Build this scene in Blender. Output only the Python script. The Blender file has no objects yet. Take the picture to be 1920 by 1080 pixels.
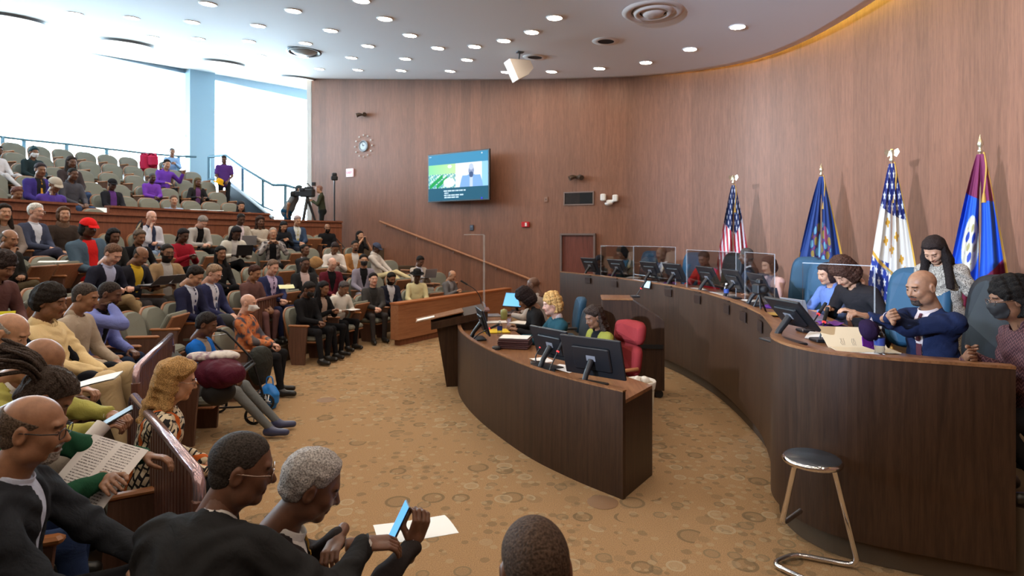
import bpy, math, random
import numpy as np
from mathutils import Vector, Matrix, Euler
random.seed(7); rng = np.random.default_rng(7)
SC = bpy.context.scene; COL = SC.collection
# ---------------------------------------------------------------- camera, sky, light, exposure
F = 1100.0; EYE = 2.05; HY = 445.0            # focal length in pixels, eye height, row of the horizon
cam = bpy.data.cameras.new('camera'); co = bpy.data.objects.new('camera', cam); COL.objects.link(co)
co.location = (0, 0, EYE); co.rotation_euler = (math.pi/2, 0, 0)
cam.sensor_width = 36; cam.lens = F*36/1920; cam.shift_y = -(540-HY)/1920
cam.clip_start = .05; cam.clip_end = 300
cam.dof.use_dof = True; cam.dof.focus_distance = 3.4; cam.dof.aperture_fstop = 4.0
SC.camera = co
w = bpy.data.worlds.new('sky'); SC.world = w; w.use_nodes = True
bg = w.node_tree.nodes['Background']; bg.inputs[0].default_value = (.62, .84, 1.0, 1); SKY = 24.0
_N, _L = w.node_tree.nodes, w.node_tree.links        # overcast sky above, paler ground below
_t = _N.new('ShaderNodeTexCoord'); _s = _N.new('ShaderNodeSeparateXYZ'); _L.new(_t.outputs['Generated'], _s.inputs[0])
_m = _N.new('ShaderNodeMapRange'); _L.new(_s.outputs[2], _m.inputs[0]); _m.inputs[1].default_value = -.03; _m.inputs[2].default_value = .05
_m.inputs[3].default_value = SKY*.5; _m.inputs[4].default_value = SKY; _L.new(_m.outputs[0], bg.inputs[1])
SC.view_settings.view_transform = 'Standard'; SC.view_settings.look = 'None'
SC.view_settings.gamma = 1; SC.view_settings.use_curve_mapping = False
SC.view_settings.exposure = 0.68
SC.cycles.max_bounces = 6; SC.cycles.diffuse_bounces = 3; SC.cycles.glossy_bounces = 3
SC.cycles.transmission_bounces = 6; SC.cycles.transparent_max_bounces = 12; SC.cycles.sample_clamp_indirect = 6
SC.cycles.caustics_reflective = False; SC.cycles.caustics_refractive = False
LAMP_STRENGTH = 56.0; LAMP_COLOR = (1.0, .84, .66); PORTAL = True; ADDED_SPOTLIGHT = 10500

def px(x, y, Z):
    """the place that stands Z metres ahead of the camera and is seen at pixel x, y"""
    return Vector(((x-960)/F*Z, Z, EYE-(y-HY)/F*Z))
def pz(x, y, z):
    """same, for a known height z"""
    Z = F*(EYE-z)/(y-HY); return Vector(((x-960)/F*Z, Z, z))
CX, CY = 5.0, 8.3                              # centre of the curved rows
def cast(x, R, near=False):
    k = (x-960)/F; a = k*k+1; b = -2*(CX*k+CY); c = CX*CX+CY*CY-R*R
    D = b*b-4*a*c
    if D < 0: Z = -b/2/a
    else: Z = (-b+(-1 if near else 1)*math.sqrt(D))/2/a
    return Vector((k*Z, Z))
ROWS = dict(L1=(0, 8.45), L2=(.27, 9.35), L3=(.58, 10.25), L4=(.9, 11.15), L5=(1.23, 12.05),
            U0=(1.73, 13.4), U1=(2.08, 14.2), U2=(2.42, 15.1), U3=(2.77, 16.0), U4=(3.11, 16.9), U5=(3.46, 17.8))

# ---------------------------------------------------------------- materials
MATS = {}
def nt(m): return m.node_tree.nodes, m.node_tree.links
def mat(name, col, rough=.6, metal=0, emit=None, es=1, spec=None, trans=0, ior=1.45, alpha=None, coat=0):
    if name in MATS: return MATS[name]
    m = bpy.data.materials.new(name); m.use_nodes = True; MATS[name] = m
    b = m.node_tree.nodes['Principled BSDF']
    b.inputs['Base Color'].default_value = (*col, 1); b.inputs['Roughness'].default_value = rough
    b.inputs['Metallic'].default_value = metal; b.inputs['IOR'].default_value = ior
    if spec is not None: b.inputs['Specular IOR Level'].default_value = spec
    if trans: b.inputs['Transmission Weight'].default_value = trans
    if coat: b.inputs['Coat Weight'].default_value = coat
    if alpha is not None: b.inputs['Alpha'].default_value = alpha
    if emit: b.inputs['Emission Color'].default_value = (*emit, 1); b.inputs['Emission Strength'].default_value = es
    return m
def ramp(N, stops):
    r = N.new('ShaderNodeValToRGB'); e = r.color_ramp.elements
    e[0].position, e[0].color = stops[0][0], (*stops[0][1], 1); e[1].position, e[1].color = stops[-1][0], (*stops[-1][1], 1)
    for p, c in stops[1:-1]:
        q = e.new(p); q.color = (*c, 1)
    return r
def math_n(N, L, op, a, b=None, c=None):
    n = N.new('ShaderNodeMath'); n.operation = op
    for i, v in enumerate((a, b, c)):
        if v is None: continue
        if isinstance(v, (int, float)): n.inputs[i].default_value = v
        else: L.new(v, n.inputs[i])
    return n.outputs[0]
def wood(name, c1, c2, rough=.42, scale=1.0, axis='z', bump=.02, strip=0.0):
    """veneer with a grain that runs along one axis"""
    if name in MATS: return MATS[name]
    m = mat(name, c1, rough); N, L = nt(m); b = N['Principled BSDF']
    tc = N.new('ShaderNodeTexCoord'); mp = N.new('ShaderNodeMapping'); L.new(tc.outputs['Object'], mp.inputs[0])
    s = {'z': (9, 9, .55), 'x': (.55, 9, 9), 'y': (9, .55, 9)}[axis]
    mp.inputs['Scale'].default_value = tuple(v*scale for v in s)
    n1 = N.new('ShaderNodeTexNoise'); n1.inputs['Scale'].default_value = 2.2; n1.inputs['Detail'].default_value = 7; n1.inputs['Distortion'].default_value = 1.1
    L.new(mp.outputs[0], n1.inputs['Vector'])
    n2 = N.new('ShaderNodeTexNoise'); n2.inputs['Scale'].default_value = 14; n2.inputs['Detail'].default_value = 3
    L.new(mp.outputs[0], n2.inputs['Vector'])
    f = math_n(N, L, 'MULTIPLY_ADD', n2.outputs[0], .35, math_n(N, L, 'MULTIPLY', n1.outputs[0], .68))
    r = ramp(N, [(.36, c2), (.5, tuple((p+q)/2 for p, q in zip(c1, c2))), (.62, c1)]); L.new(f, r.inputs[0])
    out = r.outputs[0]
    if strip:
        tcx = N.new('ShaderNodeSeparateXYZ'); L.new(tc.outputs['UV'], tcx.inputs[0])
        fl = math_n(N, L, 'FLOOR', math_n(N, L, 'MULTIPLY', tcx.outputs[0], 1/strip))
        wn = N.new('ShaderNodeTexWhiteNoise'); wn.noise_dimensions = '1D'; L.new(fl, wn.inputs[1])
        mx = N.new('ShaderNodeMix'); mx.data_type = 'RGBA'; mx.blend_type = 'MULTIPLY'; mx.inputs[0].default_value = 1
        g = ramp(N, [(0, (.86, .85, .84)), (1, (1.08, 1.06, 1.06))]); L.new(wn.outputs[0], g.inputs[0])
        L.new(out, mx.inputs[6]); L.new(g.outputs[0], mx.inputs[7]); out = mx.outputs[2]
    L.new(out, b.inputs['Base Color'])
    bp = N.new('ShaderNodeBump'); bp.inputs['Strength'].default_value = bump*5; bp.inputs['Distance'].default_value = .004
    L.new(f, bp.inputs['Height']); L.new(bp.outputs[0], b.inputs['Normal'])
    return m
def cloth(col, rough=.85, weave=900, bump=.25, name=None, folds=.35):
    key = name or 'cloth_%02x%02x%02x' % tuple(int(max(0, min(1, c**.45))*255) for c in col)
    if key in MATS: return MATS[key]
    m = mat(key, col, rough, spec=.18); N, L = nt(m); b = N['Principled BSDF']
    b.inputs['Specular IOR Level'].default_value = .08
    tc = N.new('ShaderNodeTexCoord')
    n = N.new('ShaderNodeTexNoise'); n.inputs['Scale'].default_value = 9; n.inputs['Detail'].default_value = 4; n.inputs['Distortion'].default_value = .8
    L.new(tc.outputs['Object'], n.inputs['Vector'])
    n2 = N.new('ShaderNodeTexNoise'); n2.inputs['Scale'].default_value = weave; L.new(tc.outputs['Object'], n2.inputs['Vector'])
    r = ramp(N, [(.3, tuple(c*.82 for c in col)), (.7, tuple(min(1, c*1.12+.004) for c in col))]); L.new(n2.outputs[0], r.inputs[0])
    L.new(r.outputs[0], b.inputs['Base Color'])
    bp = N.new('ShaderNodeBump'); bp.inputs['Strength'].default_value = folds; bp.inputs['Distance'].default_value = .05
    L.new(n.outputs[0], bp.inputs['Height'])
    bq = N.new('ShaderNodeBump'); bq.inputs['Strength'].default_value = bump; bq.inputs['Distance'].default_value = .002
    L.new(n2.outputs[0], bq.inputs['Height']); L.new(bp.outputs[0], bq.inputs['Normal']); L.new(bq.outputs[0], b.inputs['Normal'])
    return m
def pattern(name, build, rough=.85):
    """cloth whose colour comes from build(N, L, coordinate socket) -> colour socket"""
    if name in MATS: return MATS[name]
    m = mat(name, (.5, .5, .5), rough, spec=.2); N, L = nt(m); b = N['Principled BSDF']
    tc = N.new('ShaderNodeTexCoord'); L.new(build(N, L, tc.outputs['Object']), b.inputs['Base Color'])
    n = N.new('ShaderNodeTexNoise'); n.inputs['Scale'].default_value = 9; L.new(tc.outputs['Object'], n.inputs['Vector'])
    bp = N.new('ShaderNodeBump'); bp.inputs['Strength'].default_value = .35; bp.inputs['Distance'].default_value = .05
    L.new(n.outputs[0], bp.inputs['Height']); L.new(bp.outputs[0], b.inputs['Normal'])
    return m
def skin(col):
    key = 'skin_%02x%02x%02x' % tuple(int(c**.45*255) for c in col)
    if key in MATS: return MATS[key]
    m = mat(key, col, .46, spec=.42); N, L = nt(m); b = N['Principled BSDF']
    at = N.new('ShaderNodeAttribute'); at.attribute_name = 'feat'
    no = N.new('ShaderNodeTexNoise'); no.inputs['Scale'].default_value = 30; no.inputs['Detail'].default_value = 4
    tc = N.new('ShaderNodeTexCoord'); L.new(tc.outputs['Object'], no.inputs['Vector'])
    r = ramp(N, [(.3, tuple(c*.8 for c in col)), (.7, tuple(min(1, c*1.16) for c in col))]); L.new(no.outputs[0], r.inputs[0])
    mx = N.new('ShaderNodeMix'); mx.data_type = 'RGBA'; mx.blend_type = 'MULTIPLY'; mx.inputs[0].default_value = 1
    L.new(r.outputs[0], mx.inputs[6]); L.new(at.outputs['Color'], mx.inputs[7]); L.new(mx.outputs[2], b.inputs['Base Color'])
    b.inputs['Subsurface Weight'].default_value = .06; b.inputs['Subsurface Radius'].default_value = (.01, .004, .002)
    bp = N.new('ShaderNodeBump'); bp.inputs['Strength'].default_value = .12; bp.inputs['Distance'].default_value = .004
    n3 = N.new('ShaderNodeTexNoise'); n3.inputs['Scale'].default_value = 120; n3.inputs['Detail'].default_value = 3; L.new(tc.outputs['Object'], n3.inputs['Vector'])
    L.new(n3.outputs[0], bp.inputs['Height']); L.new(bp.outputs[0], b.inputs['Normal'])
    return m
def hairm(col, scale=160):
    key = 'hair_%02x%02x%02x_%d' % (*[int(max(0, c)**.45*255) for c in col], scale)
    if key in MATS: return MATS[key]
    m = mat(key, col, .7, spec=.12); N, L = nt(m); b = N['Principled BSDF']
    tc = N.new('ShaderNodeTexCoord'); n = N.new('ShaderNodeTexNoise'); n.inputs['Scale'].default_value = scale; n.inputs['Detail'].default_value = 5
    L.new(tc.outputs['Object'], n.inputs['Vector'])
    r = ramp(N, [(.35, tuple(c*.45 for c in col)), (.66, tuple(min(1, c*1.55+.005) for c in col))]); L.new(n.outputs[0], r.inputs[0])
    L.new(r.outputs[0], b.inputs['Base Color'])
    bp = N.new('ShaderNodeBump'); bp.inputs['Strength'].default_value = .8; bp.inputs['Distance'].default_value = .006
    L.new(n.outputs[0], bp.inputs['Height']); L.new(bp.outputs[0], b.inputs['Normal'])
    return m
def vcol(name, rough=.7, es=0):
    """surface whose pigment (or screen picture) is stored per corner in 'paint'"""
    if name in MATS: return MATS[name]
    m = mat(name, (0, 0, 0) if es else (.5, .5, .5), rough); N, L = nt(m); b = N['Principled BSDF']
    at = N.new('ShaderNodeAttribute'); at.attribute_name = 'paint'
    if es: b.inputs['Specular IOR Level'].default_value = .1; L.new(at.outputs['Color'], b.inputs['Emission Color']); b.inputs['Emission Strength'].default_value = es
    else: L.new(at.outputs['Color'], b.inputs['Base Color'])
    return m

# ---------------------------------------------------------------- mesh helpers
def link(name, me, m, parent=None):
    o = bpy.data.objects.new(name, me); COL.objects.link(o)
    if m: me.materials.append(m)
    if parent: o.parent = parent
    return o
def mesh(name, V, Fc, smooth=False):
    me = bpy.data.meshes.new(name)
    V = np.asarray(V, np.float32)
    if isinstance(Fc, np.ndarray):
        n, k = Fc.shape
        me.vertices.add(len(V)); me.vertices.foreach_set('co', V.ravel())
        me.loops.add(n*k); me.loops.foreach_set('vertex_index', Fc.astype(np.int32).ravel())
        me.polygons.add(n); me.polygons.foreach_set('loop_start', np.arange(0, n*k, k, dtype=np.int32))
        me.update(calc_edges=True)
    else:
        me.from_pydata([tuple(v) for v in V], [], Fc); me.update()
    if smooth: me.polygons.foreach_set('use_smooth', np.ones(len(me.polygons), bool)); me.update()
    return me
class MB:
    """collects shapes for ONE mesh object"""
    def __init__(s): s.v = []; s.f = []; s.sm = []; s.M = Matrix.Identity(4)
    def at(s, loc=(0, 0, 0), rz=0, rx=0, ry=0):
        s.M = Matrix.Translation(loc) @ Euler((rx, ry, rz)).to_matrix().to_4x4(); return s
    def add(s, vs, fs, smooth=False):
        n = len(s.v); s.v += [tuple(s.M @ Vector(v)) for v in vs]
        s.f += [[i+n for i in f] for f in fs]; s.sm += [smooth]*len(fs); return s
    def box(s, c, d, b=0):
        x, y, z = c; a, e, h = d[0]/2, d[1]/2, d[2]/2
        if b <= 0 or min(a, e, h) <= b:
            vs = [(x+i*a, y+j*e, z+k*h) for k in (-1, 1) for j in (-1, 1) for i in (-1, 1)]
            return s.add(vs, [(0, 2, 3, 1), (4, 5, 7, 6), (0, 1, 5, 4), (1, 3, 7, 5), (3, 2, 6, 7), (2, 0, 4, 6)])
        def ring(ra, re, k): return [(x+p*ra-p*q1*b, y+q*re-q*q2*b, z+k) for p, q, q1, q2 in ((1, -1, 0, 1), (1, 1, 0, 1), (1, 1, 1, 0), (-1, 1, 1, 0), (-1, 1, 0, 1), (-1, -1, 0, 1), (-1, -1, 1, 0), (1, -1, 1, 0))]
        R = ring(a-b, e-b, -h)+ring(a, e, -h+b)+ring(a, e, h-b)+ring(a-b, e-b, h)
        fs = [[7-i for i in range(8)], [24+i for i in range(8)]]
        for k in range(3):
            for i in range(8): j = (i+1) % 8; fs.append([k*8+i, k*8+j, k*8+8+j, k*8+8+i])
        return s.add(R, fs)
    def prism(s, poly, z0, z1, axis='z'):
        n = len(poly)
        f = {'z': lambda p, z: (p[0], p[1], z), 'y': lambda p, z: (p[0], z, p[1]), 'x': lambda p, z: (z, p[0], p[1])}[axis]
        vs = [f(p, z0) for p in poly]+[f(p, z1) for p in poly]
        return s.add(vs, [list(range(n))[::-1], [n+i for i in range(n)]]+[[i, (i+1) % n, n+(i+1) % n, n+i] for i in range(n)])
    def tube(s, pts, r, n=10, caps=True, closed=False):
        pts = [Vector(p) for p in pts]; m = len(pts); rr = r if isinstance(r, (list, tuple)) else [r]*m
        vs = []; up = None
        for i, p in enumerate(pts):
            a = pts[(i-1) % m] if (closed or i) else p; c = pts[(i+1) % m] if (closed or i < m-1) else p
            t = (c-a).normalized() if (c-a).length > 1e-9 else Vector((0, 0, 1))
            if up is None: up = Vector((0, 0, 1)) if abs(t.z) < .9 else Vector((1, 0, 0))
            u = (up-t*up.dot(t)); u = u.normalized() if u.length > 1e-6 else t.orthogonal().normalized()
            up = u; w2 = t.cross(u)
            vs += [p+(u*math.cos(k*2*math.pi/n)+w2*math.sin(k*2*math.pi/n))*rr[i] for k in range(n)]
        fs = []
        for i in range(m if closed else m-1):
            j = (i+1) % m
            for k in range(n): l = (k+1) % n; fs.append([i*n+k, i*n+l, j*n+l, j*n+k])
        s.add(vs, fs, True)
        if caps and not closed:
            s.add(vs[:n], [list(range(n))[::-1]]); s.add(vs[-n:], [list(range(n))])
        return s
    def lathe(s, prof, n=24, c=(0, 0, 0), smooth=True, cap=True):
        vs = []; fs = []
        for r, z in prof: vs += [(c[0]+r*math.cos(k*2*math.pi/n), c[1]+r*math.sin(k*2*math.pi/n), c[2]+z) for k in range(n)]
        for i in range(len(prof)-1):
            for k in range(n): l = (k+1) % n; fs.append([i*n+k, i*n+l, (i+1)*n+l, (i+1)*n+k])
        s.add(vs, fs, smooth)
        if cap: s.add(vs[:n], [list(range(n))[::-1]]); s.add(vs[-n:], [list(range(n))])
        return s
    def sheet(s, rows, smooth=True, flip=False):
        n = len(rows[0]); vs = [p for r in rows for p in r]
        fs = [[i*n+k, i*n+k+1, (i+1)*n+k+1, (i+1)*n+k] for i in range(len(rows)-1) for k in range(n-1)]
        if flip: fs = [f[::-1] for f in fs]
        return s.add(vs, fs, smooth)
    def build(s, name, m, parent=None):
        me = bpy.data.meshes.new(name); me.from_pydata(s.v, [], s.f)
        me.polygons.foreach_set('use_smooth', s.sm); me.update()
        return link(name, me, m, parent)
def root(name, loc=(0, 0, 0), rz=0, label=None, cat=None, group=None, kind=None, sc=1):
    o = bpy.data.objects.new(name, None); COL.objects.link(o); o.location = loc; o.rotation_euler = (0, 0, rz); o.scale = (sc,)*3
    o.empty_display_size = .1
    return tag(o, label, cat, group, kind)
def tag(o, label=None, cat=None, group=None, kind=None):
    if label: o['label'] = label
    if cat: o['category'] = cat
    if group: o['group'] = group
    if kind: o['kind'] = kind
    return o
def struct(o): o['kind'] = 'structure'; return o
def dup(r, loc, rz, label=None, group=None):
    c = r.copy(); COL.objects.link(c); c.location = loc; c.rotation_euler = (0, 0, rz)
    if label: c['label'] = label
    if group: c['group'] = group
    for ch in r.children:
        d = ch.copy(); COL.objects.link(d); d.parent = c
        for g in ch.children:
            e = g.copy(); COL.objects.link(e); e.parent = d
    return c
def spline(pts, n):
    """Catmull-Rom through 2D or 3D points"""
    P = [Vector(p) for p in pts]; out = []
    for i in range(len(P)-1):
        a, b, c, d = P[max(i-1, 0)], P[i], P[i+1], P[min(i+2, len(P)-1)]
        for k in range(n):
            t = k/n; out.append(.5*((2*b)+(c-a)*t+(2*a-5*b+4*c-d)*t*t+(3*b-a-3*c+d)*t**3))
    out.append(P[-1]); return out
def offset(path, d):
    out = []
    for i, p in enumerate(path):
        t = (path[min(i+1, len(path)-1)]-path[max(i-1, 0)]).normalized()
        out.append(p+Vector((t.y, -t.x))*d)
    return out
def colorgrid(name, nx, ny, pos, colf, m, parent=None, smooth=True):
    """a sheet nx by ny; pos(u, v) gives its place, colf(U, V) arrays its colours"""
    u, v = np.meshgrid(np.linspace(0, 1, nx), np.linspace(0, 1, ny))
    V = np.array([pos(a, b) for a, b in zip(u.ravel(), v.ravel())])
    i = np.arange(nx*ny).reshape(ny, nx)
    Q = np.stack([i[:-1, :-1], i[:-1, 1:], i[1:, 1:], i[1:, :-1]], -1).reshape(-1, 4)
    me = mesh(name, V, Q, smooth); at = me.color_attributes.new('paint', 'FLOAT_COLOR', 'POINT')
    c = np.ones((nx*ny, 4), np.float32); c[:, :3] = colf(u.ravel(), v.ravel()); at.data.foreach_set('color', c.ravel())
    return link(name, me, m, parent)
# ---------------------------------------------------------------- the room
def hC(X, Y):
    u = -.0886*X+.132*Y
    return 5.6+.333*math.log(1+math.exp(min(40, (u-1.45)/.35)))
def onceil(x, y):
    Z = 10
    for _ in range(60): Z = .6*Z+.4*(hC((x-960)/F*Z, Z)-EYE)*F/(HY-y)
    return Vector(((x-960)/F*Z, Z, hC((x-960)/F*Z, Z)))
def wl(R):                                     # angle where a row of radius R meets the panelled wall
    lo, hi = math.radians(100), math.radians(175)
    for _ in range(50):
        m = (lo+hi)/2; X, Y = CX+R*math.cos(m), CY+R*math.sin(m)
        if Y > 15.55-.5*X: lo = m
        else: hi = m
    return hi
def ang(p): return math.atan2(p[1]-CY, p[0]-CX) % (2*math.pi)
def pol(R, t): return (CX+R*math.cos(t), CY+R*math.sin(t))
WOODW = wood('wall_veneer', (.245, .108, .063), (.165, .071, .041), .5, 1.6, 'z', .01, strip=.31)
WOODD = wood('dark_walnut', (.052, .025, .0135), (.025, .0115, .006), .42, 1.3, 'z')
WOODT = wood('worktop_walnut', (.27, .125, .052), (.15, .062, .026), .3, 1.1, 'y')
WOODO = wood('orange_cherry', (.42, .15, .05), (.31, .10, .034), .35, 1.2, 'x')
WOODR = wood('red_cherry', (.25, .09, .045), (.17, .055, .028), .4, 1.2, 'z')
WOODA = wood('armrest_oak', (.38, .155, .055), (.28, .105, .035), .35, 2, 'y')
BLACK = mat('black_plastic', (.012, .012, .014), .38)
BLACKM = mat('matt_black', (.008, .008, .009), .7)
CHROME = mat('chrome', (.75, .75, .77), .08, 1)
STEEL = mat('brushed_steel', (.55, .56, .6), .28, 1)
WHITEP = mat('white_plastic', (.75, .74, .72), .4)
PAPER = mat('paper', (.80, .78, .74), .7)
RAILB = wood('rail_brown', (.15, .065, .045), (.09, .038, .027), .35, 2, 'z')
def glassm():
    m = bpy.data.materials.new('clear_glass'); m.use_nodes = True; N, L = nt(m); N.clear()
    o = N.new('ShaderNodeOutputMaterial'); t = N.new('ShaderNodeBsdfTransparent'); g = N.new('ShaderNodeBsdfGlossy')
    g.inputs['Roughness'].default_value = .02; x = N.new('ShaderNodeMixShader'); fr = N.new('ShaderNodeFresnel'); fr.inputs[0].default_value = 1.3
    L.new(math_n(N, L, 'MULTIPLY', fr.outputs[0], .7), x.inputs[0]); L.new(t.outputs[0], x.inputs[1]); L.new(g.outputs[0], x.inputs[2]); L.new(x.outputs[0], o.inputs[0])
    return m
GLASS = glassm()
EDGE = mat('acrylic_edge', (.7, .72, .74), .3, alpha=.26)

def carpet():
    m = mat('patterned_carpet', (.3, .2, .1), .95, spec=.05); N, L = nt(m); b = N['Principled BSDF']
    tc = N.new('ShaderNodeTexCoord'); base = None
    fine = N.new('ShaderNodeTexNoise'); fine.inputs['Scale'].default_value = 130; fine.inputs['Detail'].default_value = 3; L.new(tc.outputs['Object'], fine.inputs['Vector'])
    r = ramp(N, [(.3, (.27, .165, .085)), (.7, (.43, .275, .145))]); L.new(fine.outputs[0], r.inputs[0]); out = r.outputs[0]
    mask = N.new('ShaderNodeTexNoise'); mask.inputs['Scale'].default_value = .75; mask.inputs['Detail'].default_value = 2; L.new(tc.outputs['Object'], mask.inputs['Vector'])
    for sc, seed, dark, light in ((8.5, 0, (.185, .13, .075), .0), (5.6, 3.3, (.20, .15, .09), 1.0), (3.3, 8.1, (.165, .12, .07), 1.0), (4.4, 15.7, (.42, .33, .21), 1.0), (11, 21, (.40, .30, .18), 0)):
        mp = N.new('ShaderNodeMapping'); mp.inputs['Location'].default_value = (seed, seed*1.7, 0); L.new(tc.outputs['Object'], mp.inputs[0])
        v = N.new('ShaderNodeTexVoronoi'); v.voronoi_dimensions = '2D'; v.inputs['Scale'].default_value = sc; v.inputs['Randomness'].default_value = .8
        L.new(mp.outputs[0], v.inputs['Vector'])
        sp = N.new('ShaderNodeSeparateColor'); L.new(v.outputs['Color'], sp.inputs[0])
        rad = math_n(N, L, 'MULTIPLY_ADD', sp.outputs[0], .2, .13)
        d = v.outputs['Distance']
        inside = math_n(N, L, 'LESS_THAN', d, rad)
        ring = math_n(N, L, 'LESS_THAN', math_n(N, L, 'ABSOLUTE', math_n(N, L, 'SUBTRACT', d, math_n(N, L, 'MULTIPLY', rad, .86))), .035)
        sel = math_n(N, L, 'GREATER_THAN', sp.outputs[1], .5)
        ms = math_n(N, L, 'GREATER_THAN', math_n(N, L, 'ADD', mask.outputs[0], math_n(N, L, 'MULTIPLY', sp.outputs[2], .25)), .56)
        isr = math_n(N, L, 'GREATER_THAN', sp.outputs[0], .45)
        f = math_n(N, L, 'ADD', math_n(N, L, 'MULTIPLY', inside, .32 if light else .6), math_n(N, L, 'MULTIPLY', math_n(N, L, 'MULTIPLY', ring, isr), .45*light))
        f = math_n(N, L, 'MULTIPLY', math_n(N, L, 'MULTIPLY', f, sel), ms)
        mx = N.new('ShaderNodeMix'); mx.data_type = 'RGBA'; L.new(f, mx.inputs[0]); L.new(out, mx.inputs[6]); mx.inputs[7].default_value = (*dark, 1); out = mx.outputs[2]
    L.new(out, b.inputs['Base Color'])
    bp = N.new('ShaderNodeBump'); bp.inputs['Strength'].default_value = .5; bp.inputs['Distance'].default_value = .01; L.new(fine.outputs[0], bp.inputs['Height']); L.new(bp.outputs[0], b.inputs['Normal'])
    return m
CARPET = carpet()
TREAD = cloth((.10, .072, .048), .95, name='stair_carpet', folds=0)
RISER = mat('dark_riser', (.03, .03, .035), .8)

WALL = [(-6.4, 18.75), (-2.4, 16.75), (1.7, 14.7), (3.15, 14.05), (4.2, 13.4), (5.1, 12.45), (5.62, 11.1), (5.8, 9.6), (5.75, 8.0), (5.5, 6.3), (5.2, 4.8), (5.1, 3.0), (5.1, -4.5)]
WP = [Vector(WALL[0])]+spline(WALL[1:], 8)
def onwall(x, y=None, off=0.0):
    """where the ray of column x meets the panelled wall, off metres in front of it; with y also the height. Returns point, angle of the wall"""
    k = (x-960)/F; best = None
    for a, b in zip(WP[:-1], WP[1:]):
        d = b-a; den = d.x-k*d.y
        if abs(den) < 1e-9: continue
        t = (k*a.y-a.x)/den
        if -.001 <= t <= 1.001:
            p = a+d*t
            if p.y > 1 and (best is None or p.y < best[0].y): best = (p, d.normalized())
    p, d = best; n = Vector((d.y, -d.x));
    if n.dot(p) > 0: n = -n
    Z = p.y+n.y*off*1.0; Z = p.y-off*abs(1/(n.normalized().dot(Vector((k, 1)).normalized()))) * (1/math.sqrt(k*k+1)) if off else p.y
    rz = math.atan2(n.x, -n.y)               # rotation that turns -Y to face the room
    return Vector((k*Z, Z, EYE-((y if y is not None else HY)-HY)/F*Z)), rz
def band(name, path, z0, z1, th, m, zf=None):
    """wall of thickness th behind the path, with a UV map in metres"""
    P = [Vector(p[:2]) for p in path]; O = offset(P, -th); n = len(P); u = [0]
    for a, b in zip(P[:-1], P[1:]): u.append(u[-1]+(b-a).length)
    V = []; UV = []
    for Q in (P, O):
        for z in (z0, z1):
            for i, p in enumerate(Q): V.append((p.x, p.y, z if not (zf and z == z1) else zf(p.x, p.y))); UV.append((u[i], V[-1][2]))
    fs = []
    for i in range(n-1):
        a, b, c, d = i, i+1, n+i+1, n+i; e, f, g, h = 2*n+i, 2*n+i+1, 3*n+i+1, 3*n+i
        fs += [(a, b, c, d), (f, e, h, g), (d, c, g, h), (b, a, e, f)]
    fs += [(0, n, 3*n, 2*n), (n-1, 3*n-1, 4*n-1, 2*n-1)]
    me = mesh(name, V, fs); uvl = me.uv_layers.new(name='UVMap')
    for l in me.loops: uvl.data[l.index].uv = UV[l.vertex_index]
    return link(name, me, m)
wr = struct(band('wall_right', [tuple(p) for p in WP], -.3, 8.7, .18, WOODW))
PLASTER = mat('painted_plaster', (.62, .6, .57), .8)
struct(band('wall_return', [(-6.42, 18.74), (-5.9, 21), (-4.6, 27.2)][::-1], -.3, 8.7, -.15, PLASTER))
struct(band('wall_rear', [(5.1, -4.5), (-22, -4.5)], -.3, 8.7, .2, WOODW))
struct(band('wall_left', [(-22, -4.5), (-22, 3.9)], -.3, 8.7, .2, PLASTER))
mb = MB(); mb.box((-8, 11, -.16), (34, 40, .32)); struct(mb.build('floor', CARPET))
mb = MB(); mb.box((-8, 11, 8.85), (34, 40, .2)); struct(mb.build('roof_slab', PLASTER))
# ceiling, star-shaped about one point, edge drawn in from the panelled wall on the right (a lit cove)
CEIL = [(-6.4, 18.75), (-2.4, 16.75), (1.7, 14.72), (3.1, 14.0), (4.12, 13.25), (4.96, 12.25), (5.38, 11.0), (5.5, 9.5), (5.44, 8), (5.2, 6.4), (4.85, 5), (4.7, 2.5), (4.7, -4.4), (-22, -4.4), (-22, 3.9), (-13.4, 15.4), (-7.8, 22.9)]
def ceiling():
    O = Vector((-3, 8)); CE = [Vector(CEIL[0])]+spline(CEIL[1:13], 8)+[Vector(c) for c in CEIL[13:]]
    NA, NR = 220, 46; V = []
    bound = []
    for i in range(NA):
        t = i/NA*2*math.pi; d = Vector((math.cos(t), math.sin(t))); r = 0
        for a, b in zip(CE, CE[1:]+CE[:1]):
            e = b-a; den = d.x*e.y-d.y*e.x
            if abs(den) < 1e-9: continue
            w2 = a-O; s = (w2.x*e.y-w2.y*e.x)/den; q = (w2.x*d.y-w2.y*d.x)/den
            if s > 0 and -1e-6 <= q <= 1+1e-6: r = max(r, s) if False else (s if r == 0 else min(r, s))
        bound.append((d, r))
    for j in range(NR+1):
        for d, r in bound: p = O+d*r*(j/NR if j else 0); V.append((p.x, p.y, hC(p.x, p.y)))
    for d, r in bound: p = O+d*r; V.append((p.x, p.y, hC(p.x, p.y)+.22))
    Fc = [[j*NA+(i+1) % NA, j*NA+i, (j+1)*NA+i, (j+1)*NA+(i+1) % NA] for j in range(NR+1) for i in range(NA)]
    me = mesh('ceiling', V, Fc, True)
    return struct(link('ceiling', me, mat('ceiling_paint', (.87, .91, .96), .75)))
ceiling()
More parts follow.
